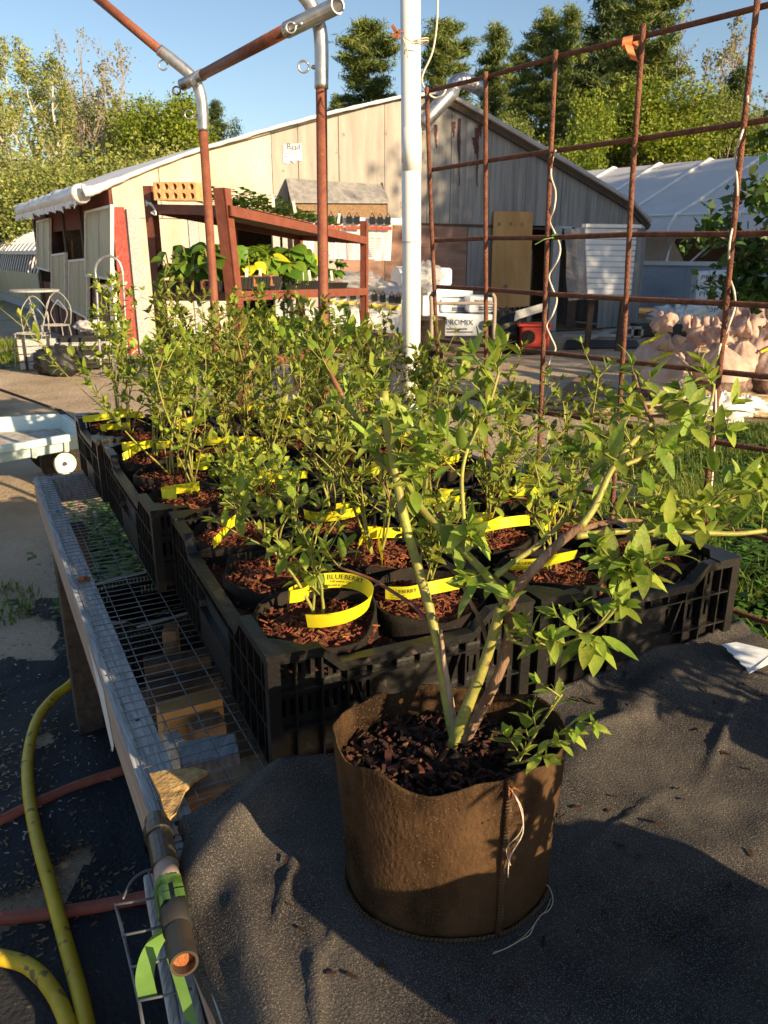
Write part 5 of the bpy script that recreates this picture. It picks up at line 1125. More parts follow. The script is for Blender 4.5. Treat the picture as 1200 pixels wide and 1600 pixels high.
# left rail: two lengths of two-by-four butted together
tb('rail_board', 'wood_pink', 0, .0375, -.13, V1, TZ-.092, TZ-.008); tb('rail_board', 'wood_pink', .001, .0375, V0, -.134, TZ-.092, TZ-.009)
tb('rail_cap', 'wood_grey', .0015, .052, -.05, V1-.003, TZ-.0075, TZ-.0045, .001); tb('rail_cap', 'wood_grey', .0015, .052, V0, -.055, TZ-.0075, TZ-.0045, .001)
tb('rail_board', 'wood_grey', .0385, .0520, -.6, V1, TZ-.06, TZ-.0085)
tb('rail_board', 'wood_brown', UW-.04, UW, V0, V1, TZ-.092, TZ-.006)
tb('end_board', 'wood_grey', .053, UW-.042, V1-.04, V1, TZ-.092, TZ-.006)
for v in (.03,): tb('joist', 'wood_brown', .053, UW-.042, v, v+.038, TZ-.092, TZ-.007)
for u in (.012, UW-.13):
    for v in ((1.55,) if u < .1 else (1.55, .1)): tb('leg', 'wood_dark' if v > 1 else 'wood_brown', u, u+.10, v-.05, v+.05, 0, TZ-.093, .004)
tb('leg', 'wood_brown', UW-.13, UW-.03, V0, V0+.1, 0, TZ-.093)
tb('lower_board', 'wood_grey', .05, .11, V0+.02, -.05, .52, .58)
tb('paper_strip', 'paper', -.0025, -.0008, .42, .60, TZ-.11, TZ-.045, 0) if 0 else None
mb = MB(); mb.prism([V((-.002, .56, TZ-.012)), V((-.002, .40, TZ-.018)), V((-.002, .34, TZ-.098)), V((-.002, .37, TZ-.128)), V((-.002, .46, TZ-.085))], V((.0012, 0, 0))); mb.build('peeling_strip', 'paper', bench, local=True)
MB().tube([V((.032, .88, TZ-.004)), V((.032, .88, TZ+.0005))], .0135, 18).tube([V((.032, .88, TZ)), V((.032, .88, TZ+.005))], .006, 8).build('washer', 'rust_orange', bench, local=True)
for v in (1.72, 1.44, .25, -.02): MB().tube([V((.03, v, TZ-.004)), V((.03, v, TZ-.0030))], .004, 8).build('screw_head', 'steel_dark', bench, local=True)
# welded wire: individual wires (short cross wires and long wires)
def wires(u0, u1, v0, v1, z):
    v = v0
    while v < v1:
        j = rnd.uniform(-.0012, .0012); MB().tube([V((u0, v+j, z)), V(((u0+u1)/2, v+rnd.uniform(-.001, .001), z+rnd.uniform(-.0006, .0006))), V((u1, v+rnd.uniform(-.0015, .0015), z))], .00105, 5).build('wire', 'galv_wire', bench, local=True, smooth=True); v += .0265
    u = u0+.004
    while u < u1:
        MB().tube([V((u+rnd.uniform(-.0008, .0008), v0+(v1-v0)*k/8, z-.0018)) for k in range(9)], .00115, 5).build('wire', 'galv_wire', bench, local=True, smooth=True); u += .0505
wires(.012, .225, -.10, V1, TZ+.001)
mesh_rest = MB()
v = .0
while v < V1:
    mesh_rest.tube([V((.225, v, TZ-.001)), V((UW, v, TZ-.001))], .001, 4); v += .0265
mesh_rest.build('hidden_wires', 'galv_wire', bench, local=True)['kind'] = 'stuff'
# things lying under the mesh
def under(name, m_, u, v, z, L, Wd, H, a, label, cat='board'):
    p = T(u, v, z); o = MB().box(-L/2, L/2, -Wd/2, Wd/2, 0, H, Matrix.Translation(p) @ Matrix.Rotation(TA+a, 4, 'Z')).build(name, m_, bevel=.004); return tag(o, label, cat)
shelf_z = .42
zb_ = .50
def slab(name, m_, x0, y0, x1, y1, z, wd, h, label, cat='board'):
    o = MB().bar(onz(x0, y0, z), onz(x1, y1, z), wd, h, e=.0).build(name, m_, bevel=.003); return tag(o, label, cat)
c_ = onz(290, 1130, zb_-.12); o = MB().box(-.075, .26, -.20, .22, -.018, 0, Matrix.Translation(c_) @ Matrix.Rotation(TA, 4, 'Z')).build('plywood_shelf', 'wood_dark'); tag(o, 'dark plywood shelf under the wire bench top', 'board')
slab('timber_offcut', 'wood_dark', 228, 1068, 330, 1052, zb_, .05, .12, 'dark brown timber offcut under the wire mesh, farthest of four')
slab('timber_offcut', 'wood_dark', 232, 1098, 345, 1078, zb_-.02, .05, .10, 'reddish timber offcut under the wire mesh, second from far end')
slab('timber_offcut', 'ply_orange', 250, 1138, 345, 1112, zb_, .055, .10, 'yellow brown timber offcut under the wire mesh, third from far end')
slab('timber_offcut', 'wood_brown', 300, 1165, 350, 1150, zb_-.02, .05, .10, 'short brown timber offcut under the wire mesh, nearest of four')
slab('white_block', 'wood_grey', 262, 1178, 285, 1170, zb_, .045, .07, 'whitish wood block under the mesh near the folded cloth', 'block')
slab('grey_plank', 'wood_grey', 282, 1196, 372, 1180, TZ-.07, .06, .05, 'cracked grey wood plank end beside the black cloth', 'plank')
slab('post_block', 'wood_brown', 268, 1032, 272, 1018, zb_, .035, .16, 'pale upright wood block seen through the mesh beside the crate', 'block')
# ================================================================== CRATES
def crate_parts(Wd, L, H):
    P = {}
    th = .004
    def side(n, length, handle):
        """wall lying in the plane y=0, outward is -y, from x=0..length"""
        mb = MB(); rib = .013; nb = max(8, round(length/.037))
        zt = H; xa, xb = length*.25, length*.75
        dip = .030
        def top(x):
            if xa-.03 < x < xb+.03:
                f = min(1, (x-(xa-.03))/.03, ((xb+.03)-x)/.03); return zt-dip*max(0, f)
            return zt
        # inner skin as slats with slots between
        xs_ = [length*i/nb for i in range(nb+1)]
        for i in range(nb):
            x0, x1 = xs_[i], xs_[i+1]; m = (x0+x1)/2
            for (za, zb) in ((0, H*.34), (H*.34, H*.66), (H*.66, min(top(x0), top(x1))-.004)):
                solid = (za == 0) or (abs(m-length/2) < length*.17 and za < H*.5)
                if i < 2 or i > nb-3: solid = za == 0
                if solid: mb.box(x0, x1, rib, rib+th, za+.001, zb-.001)
                else:
                    mb.box(x0, x1, rib, rib+th, za+.001, za+(zb-za)*.28); mb.box(x0, x1, rib, rib+th, zb-(zb-za)*.24, zb-.001)
                    g = (x1-x0)/3
                    for k in range(3): mb.box(x0+g*k, x0+g*k+g*.52, rib+.0002, rib+th-.0004, za+(zb-za)*.28, zb-(zb-za)*.24)
        # outward ribs
        for i in range(nb+1):
            x = min(max(xs_[i], th/2), length-th/2)
            if abs(x-length/2) < length*.16 and 0 < i < nb:
                mb.box(x-.0012, x+.0012, .003, rib, H*.68, top(x)-.006); continue
            mb.box(x-.0014, x+.0014, .0005, rib, .002, top(x)-.006)
        for z in (.0, H*.34, H*.66):
            if z == H*.34: mb.box(0, length*.33, 0, rib, z, z+.003); mb.box(length*.67, length, 0, rib, z, z+.003)
            else: mb.box(0, length, 0, rib, z, z+.003)
        # scooped hand hold: slanting cheeks with a panel standing proud
        x0, x1 = length*.34, length*.66
        mb.box(x0, x1, .001, .004, H*.03, H*.36)
        mb.prism([V((x0-.02, .0005, H*.66)), V((x0, .0005, H*.34)), V((x0+.003, .0005, H*.34)), V((x0-.017, .0005, H*.66))], V((0, rib, 0)))
        mb.prism([V((x1+.017, .0005, H*.66)), V((x1-.003, .0005, H*.34)), V((x1, .0005, H*.34)), V((x1+.02, .0005, H*.66))], V((0, rib, 0)))
        mb.box(x0, x1, .0005, rib, H*.34+.0035, H*.34+.0065)
        # rolled rim
        pr = [0, xa-.03, xa, xb, xb+.03, length]
        for a, b in zip(pr, pr[1:]):
            for yy, w2 in ((-.002, .019),):
                p0, p1 = V((a, yy, top(a)-.005)), V((b, yy, top(b)-.005))
                mb.prism([p0, p0+V((0, w2, 0)), p0+V((0, w2, .005)), p0+V((0, 0, .005))], p1-p0)
                mb.prism([p0+V((0, .0, -.009)), p0+V((0, .0025, -.009)), p0+V((0, .0025, 0)), p0], p1-p0)
        return mb
    me = {}
    for key, ln in (('front', Wd), ('side', L)):
        mb = side(key, ln, True); m = bpy.data.meshes.new('side_wall'); m.from_pydata([tuple(p) for p in mb.v], [], mb.f); m.materials.append(MATS['black_plastic']); me[key] = m
    mb = MB(); n = round(L/.03)
    for i in range(n): mb.box(.017, Wd-.017, .017+(L-.034)*i/n, .017+(L-.034)*(i+.55)/n, .004, .008)
    for i in range(10): mb.box(.017+(Wd-.034)*i/9-.002, .017+(Wd-.034)*i/9+.002, .017, L-.017, .001, .0038)
    m = bpy.data.meshes.new('floor_grid'); m.from_pydata([tuple(p) for p in mb.v], [], mb.f); m.materials.append(MATS['black_plastic']); me['floor'] = m
    me['corner'] = []
    for (x, y, a) in ((0, 0, 0), (Wd, 0, 1), (Wd, L, 2), (0, L, 3)):      # reinforced corner shells and top pads
        mb = MB()
        X = Matrix.Translation((x, y, 0)) @ Matrix.Rotation(a*math.pi/2, 4, 'Z')
        mb.prism([X @ V((-.003, -.003, H-.004)), X @ V((.05, -.003, H-.004)), X @ V((.05, .020, H-.004)), X @ V((.020, .05, H-.004)), X @ V((-.003, .05, H-.004))], V((0, 0, .006)))
        mb.prism([X @ V((-.0015, -.0015, .001)), X @ V((.016, -.0015, .001)), X @ V((-.0015, .016, .001))], V((0, 0, H-.006)))
        m = bpy.data.meshes.new('corner_pad'); m.from_pydata([tuple(p) for p in mb.v], [], mb.f); m.materials.append(MATS['black_plastic']); me['corner'].append(m)
    return me
CR1 = crate_parts(.425, .68, .185); CR2 = crate_parts(.42, .43, .185)
def crate(me, Wd, L, u, v, label, z=TZ+.003, da=0.0, grp='black crates of potted blueberries'):
    c = T(u, v, z); t = thing('plastic_crate', label, 'crate', c, TA+da, grp)
    obj_from('side_wall', me['front'], t); obj_from('side_wall', me['front'], t, Matrix.Translation((Wd, L, 0)) @ Matrix.Rotation(math.pi, 4, 'Z'))
    obj_from('side_wall', me['side'], t, Matrix.Translation((Wd, 0, 0)) @ Matrix.Rotation(math.pi/2, 4, 'Z')); obj_from('side_wall', me['side'], t, Matrix.Translation((0, L, 0)) @ Matrix.Rotation(-math.pi/2, 4, 'Z'))
    obj_from('floor_grid', me['floor'], t)
    for m_ in me['corner']: obj_from('corner_pad', m_, t)
    return t
cratesA = crate(CR1, .425, .68, .172, .008, 'front left black plastic crate, corner toward the viewer', da=R(-2.2))
cratesB = crate(CR1, .425, .68, .612, -.012, 'front right black plastic crate with its handle side lit by the sun', da=R(-2.2))
cratesC = crate(CR1, .425, .68, .165, .715, 'middle left black plastic crate', da=R(-.5)); cratesD = crate(CR1, .425, .68, .605, .70, 'middle right black plastic crate under the trellis', da=R(-.5))
cratesE = crate(CR2, .42, .43, .158, 1.415, 'rear left black plastic crate at the far end of the bench', z=TZ+.012, da=R(1)); cratesF = crate(CR2, .42, .43, .600, 1.405, 'rear right black plastic crate beside the white pole', da=R(0))
for i, (u, v, z) in enumerate(((.10, -.30, .03), (.10, -.28, .225), (.12, .42, .03), (.10, 1.38, .03), (.11, 1.39, .225))):  # last two are added to make the far left end darker
    crate(CR2, .42, .43, u, v, ['empty black crate on the ground under the near end of the bench', 'empty black crate stacked on another under the near end of the bench', 'empty black crate on the ground under the middle of the bench', 'added empty black crate darkening the ground under the far left bench end', 'added empty black crate stacked to darken the far left bench end'][i], z=z, da=R(3*i-2), grp='empty black crates under the bench')
for i, (u, v, z) in enumerate(((.60, .05, .03), (.60, .53, .03), (.60, 1.0, .03), (.60, 1.46, .03), (.60, .05, .225), (.60, .53, .225), (.60, 1.0, .225), (.60, 1.46, .225))):  # stacks added to keep low sun from shining through below the bench
    crate(CR2, .42, .43, u, v, 'added sun-blocking empty crate %s under the bench, right side, %s from near' % (('on the ground', 'stacked up')[i//4], ('first', 'second', 'third', 'fourth')[i % 4]), z=z, da=R(2*(i % 3)-2), grp='empty black crates under the bench')
# ================================================================== FABRIC POTS WITH BLUEBERRIES
leafH = [leafmesh('leaf', 'leaf_hero', 1, w_, f_, d_, 0, 8) for w_, f_, d_ in ((.20, .18, .10), (.23, .12, .25), (.19, .3, -.05), (.21, .15, .4))]
leafM = [leafmesh('leaf', m_, 1, w_, f_, d_, 0, 5) for m_ in ('leaf_mid', 'leaf_olive') for w_, f_, d_ in ((.24, .2, .12), (.27, .15, .28), (.21, .35, -.05))]
def shoot(g, stems, p, d, L, n, ls, r0, out, tipn=4, crv=.25):
    """a leafy twig: alternate leaves and a tuft at the tip; returns leaf matrices in out"""
    d = V(d).normalized(); side_ = V((g.gauss(0, 1), g.gauss(0, 1), g.gauss(0, .4))); side_ -= d*side_.dot(d); side_.normalize()
    pts = [p+d*L*t+side_*crv*L*t*t*.5+V((0, 0, .10*L*t*t)) for t in (0, .25, .5, .75, 1)]
    stems.tube(pts, [r0, r0*.9, r0*.75, r0*.6, r0*.4], 5)
    a = g.uniform(0, 6.28)
    for k in range(n):
        t = .12+.88*k/max(1, n-1); i = min(3, int(t*4)); q = pts[i].lerp(pts[i+1], t*4-i); tn = (pts[i+1]-pts[i]).normalized()
        a += 2.4+g.uniform(-.3, .3); x = tn.orthogonal().normalized(); y = tn.cross(x); o = x*math.cos(a)+y*math.sin(a)
        ld = tn*g.uniform(.35, .9)+o*g.uniform(.7, 1.1)+V((0, 0, g.uniform(-.15, .25))); s = ls*g.uniform(.6, 1.1)*(1.05-.35*abs(t-.55))
        out.append((g.randrange(99), dirM(q, ld, o*-.4+V((0, 0, 1)), s)))
    tn = (pts[4]-pts[3]).normalized(); x = tn.orthogonal().normalized(); y = tn.cross(x)
    for k in range(tipn):
        a += 2.1; o = x*math.cos(a)+y*math.sin(a); out.append((g.randrange(99), dirM(pts[4], tn*1.2+o*g.uniform(.3, .7), o*-1+V((0, 0, .6)), ls*g.uniform(.4, .75))))
def wobble(seed, amp): return lambda p: V((p.x*(1+amp*noise.noise(V((p.x*9+seed, p.y*9, p.z*6)))), p.y*(1+amp*noise.noise(V((p.x*9, p.y*9+seed, p.z*6)))), p.z+(.017*noise.noise(V((p.x*14+seed, p.y*14, 0))) if p.z > .15 else 0)))
def soilmesh(R_, z, seed, n=22, rough=.006):
    rws = []
    for i in range(n):
        r_ = R_*i/(n-1); rws.append([V((math.cos(a)*r_, math.sin(a)*r_, z+.012*(1-(r_/R_)**2)+rough*1.6*noise.noise(V((math.cos(a)*r_*28+seed, math.sin(a)*r_*28, 0)))+rough*1.2*noise.noise(V((math.cos(a)*r_*80+seed, math.sin(a)*r_*80, 3))))) for a in [k*2*math.pi/44 for k in range(45)]])
    return MB().grid(rws)
potmesh = []
for k in range(5):
    Rr = .1015; mb = MB(); wv_ = wobble(k*3.7, .26)
    mb.lathe([(.002, .002), (.088, .002), (.093, .02), (.096, .09), (Rr-.001, .168), (Rr+.001, .183), (Rr-.003, .183), (Rr-.0045, .160), (.093, .12)], V((0, 0, 0)), 30, wv_)
    me = bpy.data.meshes.new('fabric_pot'); me.from_pydata([tuple(p) for p in mb.v], [], mb.f); me.materials.append(MATS['felt_black']); me.polygons.foreach_set('use_smooth', [True]*len(me.polygons))
    mb = soilmesh(.096, .156, k*5.0, 26, .008); me2 = bpy.data.meshes.new('soil'); me2.from_pydata([tuple(p) for p in mb.v], [], mb.f); me2.materials.append(MATS['mulch'])
    mb = MB(); g = random.Random(k+50)
    for j in range(300):
        a = g.uniform(0, 6.28); r_ = .092*math.sqrt(g.random()); s = g.uniform(.002, .008)*(1.7 if g.random() < .1 else 1)
        X = Matrix.Translation((math.cos(a)*r_, math.sin(a)*r_, .162+.012*(1-(r_/.096)**2)+g.uniform(-.002, .006))) @ Matrix.Rotation(g.uniform(0, 6.28), 4, 'Z') @ Matrix.Rotation(g.uniform(-.7, .7), 4, 'Y') @ Matrix.Rotation(g.uniform(-.6, .6), 4, 'X')
        mb.box(-s, s, -s*g.uniform(.12, .4), s*.25, -.0008, .0012, X)
    me3 = bpy.data.meshes.new('bark_chips'); me3.from_pydata([tuple(p) for p in mb.v], [], mb.f); me3.materials.append(MATS['chip'])
    potmesh.append((me, me2, me3))
def band(parent, M_, cx, cy, r_, a0, a1, z, wd, seed, text=None, inner=True, tilt=.2):
    """yellow plant label wrapped in an arc round the pot; M_ local"""
    g = random.Random(seed); n = 26; rws = []
    def pt(t, h):
        a = a0+(a1-a0)*t; rr2 = r_*(1+.08*math.sin(t*5+seed))
        o = V((math.cos(a), math.sin(a), 0)); return V((cx, cy, 0))+o*(rr2+tilt*h)+V((0, 0, z+h+.006*math.sin(t*4+seed)))
    for i in range(n+1): rws.append([pt(i/n, 0), pt(i/n, wd*.5), pt(i/n, wd)])
    b = MB().grid(rws).build('plant_tag', 'tag_yellow', parent, local=True, smooth=True)
    if text:
        for body, size, hb, t0, fw in text:
            vs, fs = text_geo(body, size, fw); ln = abs(a1-a0)*r_; mb = MB(); out = []
            for x, y in vs:
                t = t0+x/ln if inner == (a1 < a0) else t0-x/ln
                p = pt(min(max(t, 0), 1), hb+y); a = a0+(a1-a0)*t; o = V((math.cos(a), math.sin(a), 0)); out.append(p+o*(-.0007 if inner else .0007))
            mb.add(out, fs).build('tag_print', 'ink', b, local=True)
    return b
def strip(parent, seed):
    g = random.Random(seed*7+1); a = g.uniform(-.5, .5)+(math.pi if g.random() < .3 else 0); k = g.choice((0, 1, 2)); L = g.uniform(.11, .19); wd = .021
    X = Matrix.Translation((g.uniform(-.02, .02), g.uniform(-.03, .01), .166)) @ Matrix.Rotation(a, 4, 'Z')
    if k == 0: p = [(-L/2, .01, 0), (-L/4, -.012, .006), (0, -.016, .012), (L/4, -.004, .010), (L/2, .02, .002)]
    elif k == 1: p = [(0, 0, .014), (.02, -.012, .010), (.05, -.03, .004), (.075, -.02, .006), (.085, .01, .010), (.06, .035, .012)]
    else: p = [(-.01, 0, .015), (-.035, -.02, .012), (-.06, -.045, .002), (-.08, -.060, -.004)]
    p = smoothpath([V(q) for q in p], 5); tl = g.uniform(-.35, .35); rws = []
    for i, q in enumerate(p):
        tw = tl*(.3+1.5*i/len(p)); rws.append([X @ (q-V((0, 0, 0))), X @ (q+V((0, math.sin(tw)*wd, math.cos(tw)*wd)))])
    b = MB().grid(rws).build('plant_tag', 'tag_yellow', parent, local=True, smooth=True)
    if seed < 24 or seed in (30, 31):
        acc = [0]
        for r0_, r1_ in zip(rws, rws[1:]): acc.append(acc[-1]+(r1_[0]-r0_[0]).length)
        mb = MB()
        for body, size, hb, s0 in (('BLUEBERRY', .0085, .0105, .01), ('Harvest in one', .0042, .0060, .01), ('Full season  high', .0042, .0018, .01)):
            vs, fs = text_geo(body, size, 1.0); out = []
            for x, y in vs:
                s = min(max(s0+x, 0), acc[-1]*.999); i = next(q for q in range(len(acc)-1) if acc[q+1] > s); f = (s-acc[i])/(acc[i+1]-acc[i])
                lo_ = rws[i][0].lerp(rws[i+1][0], f); hi_ = rws[i][1].lerp(rws[i+1][1], f); nn = (rws[i+1][0]-rws[i][0]).cross(hi_-lo_).normalized()
                out.append(lo_.lerp(hi_, (hb+y)/wd)+nn*.0006)
            mb.add(out, fs)
        mb.build('tag_print', 'ink', b, local=True)
def knot(parent, p, seed, s=.022):
    g = random.Random(seed); a = g.uniform(-.7, .7); X = Matrix.Translation(p) @ Matrix.Rotation(a, 4, 'Z')
    mb = MB(); pts = [X @ V(q) for q in ((-s*.9, 0, .0), (-s*.3, -s*.5, .001), (s*.5, -s*.45, .003), (s*.8, .1*s, .0), (s*.2, s*.45, -.002), (-s*.7, s*.3, 0))]
    mb.grid([[q+V((0, 0, -s*.45)), q+V((.002, -.002, s*.45))] for q in smoothpath(pts, 3)])
    return mb.build('plant_tag', 'tag_yellow', parent, local=True, smooth=True)
def blueberry(cr, Wd, L, i, j, nx, ny, seed, hgt, nst, label, detail, lsz=.024, sparse=1.0, texted=False, lean=None, knot_p=None):
    g = random.Random(seed); base = WM[cr.name] @ V(((.5+i)*(Wd-.034)/nx+.017+g.uniform(-.004, .004), (.5+j)*(L-.034)/ny+.017, .009))
    t = thing('potted_blueberry', label, 'potted plant', base, TA, 'small potted blueberries in the crates')
    me, me2, me3 = potmesh[seed % 5]; rz_ = Matrix.Diagonal((1.02, 1.02, .94, 1)) @ Matrix.Rotation(g.uniform(0, 6.28), 4, 'Z')
    s_ = min(1, ((Wd-.034)/nx-.001)/.206)
    obj_from('fabric_pot', me, t, rz_ @ Matrix.Scale(s_, 4)); obj_from('soil', me2, t, rz_ @ Matrix.Scale(s_, 4)); c = obj_from('bark_chips', me3, t, rz_ @ Matrix.Scale(s_, 4)); c['kind'] = 'stuff'
    st = MB(); LV = []
    for k in range(nst):
        a = g.uniform(0, 6.28); tilt_ = g.uniform(.05, .42); H_ = hgt*g.uniform(.6, 1.08); p0 = V((g.uniform(-.012, .012), g.uniform(-.012, .012), .160))
        d0 = V((math.cos(a)*tilt_, math.sin(a)*tilt_, 1)); pts = [p0]
        if lean is not None and k < len(lean): d0 = V(lean[k][0]); H_ = lean[k][1]
        p = p0.copy(); d = d0.normalized()
        for s in range(6):
            p = p+d*H_/6; d = (d+V((g.gauss(0, .12), g.gauss(0, .12), .10))).normalized(); pts.append(p.copy())
        r0 = g.uniform(.0016, .0030); sp2 = smoothpath(pts, 2)
        st.tube(sp2, [r0*(1-.6*q/(len(sp2)-1)) for q in range(len(sp2))], 6)
        for s in range(2, 7):
            nb = g.choice((1, 1, 2)) if s < 6 else 2
            if s < 4 and g.random() < .45: continue
            for b in range(nb):
                a = g.uniform(0, 6.28); q = pts[s]; up = g.uniform(.5, 1.5)
                shoot(g, st, q, V((math.cos(a), math.sin(a), up)), g.uniform(.03, .095)*(1.1 if s < 5 else .8), max(2, int(g.uniform(4, 8)*sparse)), lsz*g.uniform(.75, 1.2), r0*.5, LV)
    st.build('stems', 'stem_green', t, local=True, smooth=True)
    if detail:
        for m_, mx in LV[:300]: obj_from('leaf', leafM[(m_+seed) % 6 if g.random() < .4 else (m_ % 3)+3*(seed % 2)], t, mx)
    else:
        mb = MB(); src = [([v.co.copy() for v in m.vertices], [tuple(p.vertices) for p in m.polygons]) for m in leafM[:3]]
        for m_, mx in LV: vs, fs = src[m_ % 3]; mb.add([mx @ v for v in vs], fs)
        mb.build('leaves', 'leaf_olive' if seed % 2 else 'leaf_mid', t, local=True, smooth=True)['kind'] = 'stuff'
    a0 = g.uniform(0, 6.28); da_ = g.uniform(1.2, 3.0)
    txt = [('BLUEBERRY', .0110, .0138, .12, 1.05), ('Full season  high', .0050, .0088, .14, 1.0), ('Harvest in one', .0050, .0030, .12, 1.0)] if texted else None
    if texted == 'hero': band(t, None, .012, .0, .066, R(92), R(-138), .170, .024, seed, txt, True, .25); knot(t, V((-.022, .022, .195)), seed, .024)
    elif texted == 'out': band(t, None, 0, 0, .070, R(-175), R(-20), .175, .021, seed, txt, False, .1); knot(t, V((.01, -.03, .19)), seed, .02)
    else:
        strip(t, seed)
        if seed % 3 == 0: strip(t, seed+40); knot(t, V((g.uniform(-.03, .03), g.uniform(-.03, .02), .192)), seed+1)
    return t
fr_, rw_, sd_ = ['first', 'second', 'third'], ['nearest', 'middle', 'farthest'], ['left', 'right']
def fillbark(cr, Wd, L, seed, lab):
    mb = MB(); n = 34; m = 24; mb.grid([[V((.018+(Wd-.036)*i/m, .018+(L-.036)*j/n, .128+.014*noise.noise(V((i*.6, j*.6, seed)))+.008*noise.noise(V((i*2.1, j*2.1, seed))))) for i in range(m+1)] for j in range(n+1)])
    o = mb.build('spilled_bark', 'mulch', cr, local=True); o['kind'] = 'stuff'
    g = random.Random(seed); mb = MB()
    for j in range(500):
        s = g.uniform(.002, .010); X = Matrix.Translation((g.uniform(.02, Wd-.02), g.uniform(.02, L-.02), g.uniform(.128, .142))) @ Matrix.Rotation(g.uniform(0, 6.28), 4, 'Z') @ Matrix.Rotation(g.uniform(-.6, .6), 4, 'Y'); mb.box(-s, s, -s*.25, s*.25, -.001, .001, X)
    o = mb.build('bark_chips', 'chip', cr, local=True); o['kind'] = 'stuff'
for k_, (cr, Wd, L) in enumerate(((cratesA, .425, .68), (cratesB, .425, .68), (cratesC, .425, .68), (cratesD, .425, .68), (cratesE, .42, .43), (cratesF, .42, .43))): fillbark(cr, Wd, L, k_+3, '')
specs = [(cratesA, .425, .68, 2, 3, 'front left crate', 0), (cratesB, .425, .68, 2, 3, 'front right crate', 1), (cratesC, .425, .68, 2, 3, 'middle left crate', 2), (cratesD, .425, .68, 2, 3, 'middle right crate', 3), (cratesE, .42, .43, 2, 2, 'rear left crate', 4), (cratesF, .42, .43, 2, 2, 'rear right crate', 5)]
for cr, Wd, L, nx, ny, nm, ci in specs:
    for j in range(ny):
        for i in range(nx):
            sd2 = ci*10+j*2+i; rn = rw_[j] if ny == 3 else ('nearer', 'farther')[j]
            lab = 'potted blueberry in %s, %s row, %s side' % (nm, rn, sd_[i]); kw = {}
            h = {0: .22, 1: .27, 2: .29, 3: .31, 4: .40, 5: .34}[ci]+.02*((sd2*7) % 3); ns = 5 if ci < 2 else 6; tx = False
            if ci == 0 and j == 0 and i == 0:
                kw = dict(lean=[((-.42, .10, 1), .19), ((.10, .05, 1), .10), ((.18, .1, 1), .11)]); ns = 3; tx = 'hero'; lab = 'potted blueberry in the nearest corner of the front left crate, its yellow BLUEBERRY tag readable'; h = .12
            elif ci == 0 and j == 0: h = .12; ns = 4
            elif ci == 0 and i == 0: ns = 4; h = .17
            elif ci in (0, 1) and j == 2: tx = 'out'; h = .26
            elif ci == 1 and j == 0: ns = 4; h = .2
            if ci == 3 and j == 0: tx = 'out'
            if ci == 4 and i == 0 and j == 0: kw = dict(lean=[((-.85, .25, 1), .50)])
            if ci == 2 and i == 0 and j == 1: kw = dict(lean=[((-.8, -.1, 1), .30)])
            blueberry(cr, Wd, L, i, j, nx, ny, sd2, h, ns, lab, ci < 2 or (ci in (2, 3) and j == 0), lsz=.031 if ci < 2 else .036, texted=tx, **kw)
# ================================================================== LANDSCAPE CLOTH ON THE NEAR END
def smst(a, b, x): t = min(1, max(0, (x-a)/(b-a))); return t*t*(3-2*t)
def cloth_z(u, v):
    z = .006
    d = math.hypot(u-.295, v+.245); flat = smst(.11, .22, d)
    z += flat*(.006*noise.noise(V((u*5, v*4, 1)))+.004*noise.noise(V((u*13, v*9, 4)))+.007-.012*max(0, .12-abs(noise.noise(V((u*4+2, v*5, 6)))))*4*max(0, noise.noise(V((u*3, v*3, 12)))+.2)-.004*abs(noise.noise(V((u*22, v*16, 3)))))
    z += flat*.020*smst(.55, .9, u)*smst(-.35, -.02, v)*(1+.5*noise.noise(V((u*9, v*9, 8))))
    # two long soft folds on the left corner
    for (cu, cv, ang, ln, w_, h) in ((.12, -.06, .5, .16, .030, .030), (.05, -.25, 1.45, .22, .022, .012), (.75, -.1, .35, .25, .03, .012), (.55, -.38, -.2, .3, .03, .006), (.115, -.19, .95, .06, .0045, .009), (.15, -.27, .6, .05, .004, .007), (.09, -.33, 1.2, .07, .006, .007), (.60, -.12, -.1, .12, .008, .008), (.80, -.22, .5, .10, .006, .007), (.50, -.30, .2, .09, .005, .006), (.42, -.47, .1, .12, .006, .006)):
        x = (u-cu)*math.cos(ang)+(v-cv)*math.sin(ang); y = -(u-cu)*math.sin(ang)+(v-cv)*math.cos(ang)
        z += flat*h*math.exp(-(x/ln)**2-(y/w_)**2)
    return z
mb = MB(); rows = []
NU, NV = 190, 190
for j in range(NV+1):
    v = -1.22+(1.205)*j/NV; row = []
    ul = .010+.030*smst(-.10, -.02, v)+.010*noise.noise(V((v*9, 0, 5)))-.012*smst(-.5, -.9, v)
    for i in range(NU+1):
        t = i/NU; s = (t-.06)*1.20                  # arc length from the left rail edge; <0 hangs down
        if s < 0: u = ul-.010*math.sin(-s*60)-.004; z = -(-s)*1.0+.004; u -= .012*noise.noise(V((v*14, s*20, 0)))*(-s)*18
        else: u = ul+s; z = cloth_z(u, v); z += -.009*math.exp(-(s/.012)**2)
        vv = v
        if u > 1.08: z -= (u-1.08)*2.5; u = 1.08+(u-1.08)*.25
        if j == NV: vv += .01*noise.noise(V((u*20, 0, 0)))
        # lift against the crates at the back
        z += .020*smst(-.05, .0, v)*(1+noise.noise(V((u*11, 2, 2))))*.7
        row.append(T(u, vv-.004-.02*smst(.17, .0, u), TZ+.002+z))
    rows.append(row)
cl = MB().grid(rows).build('landscape_cloth', 'ground_cloth', smooth=True); sol = cl.modifiers.new('s', 'SOLIDIFY'); sol.thickness = .0022; sol.offset = 0
tag(cl, 'dark grey landscape cloth draped over the near end of the bench', 'cloth')
mb = MB()
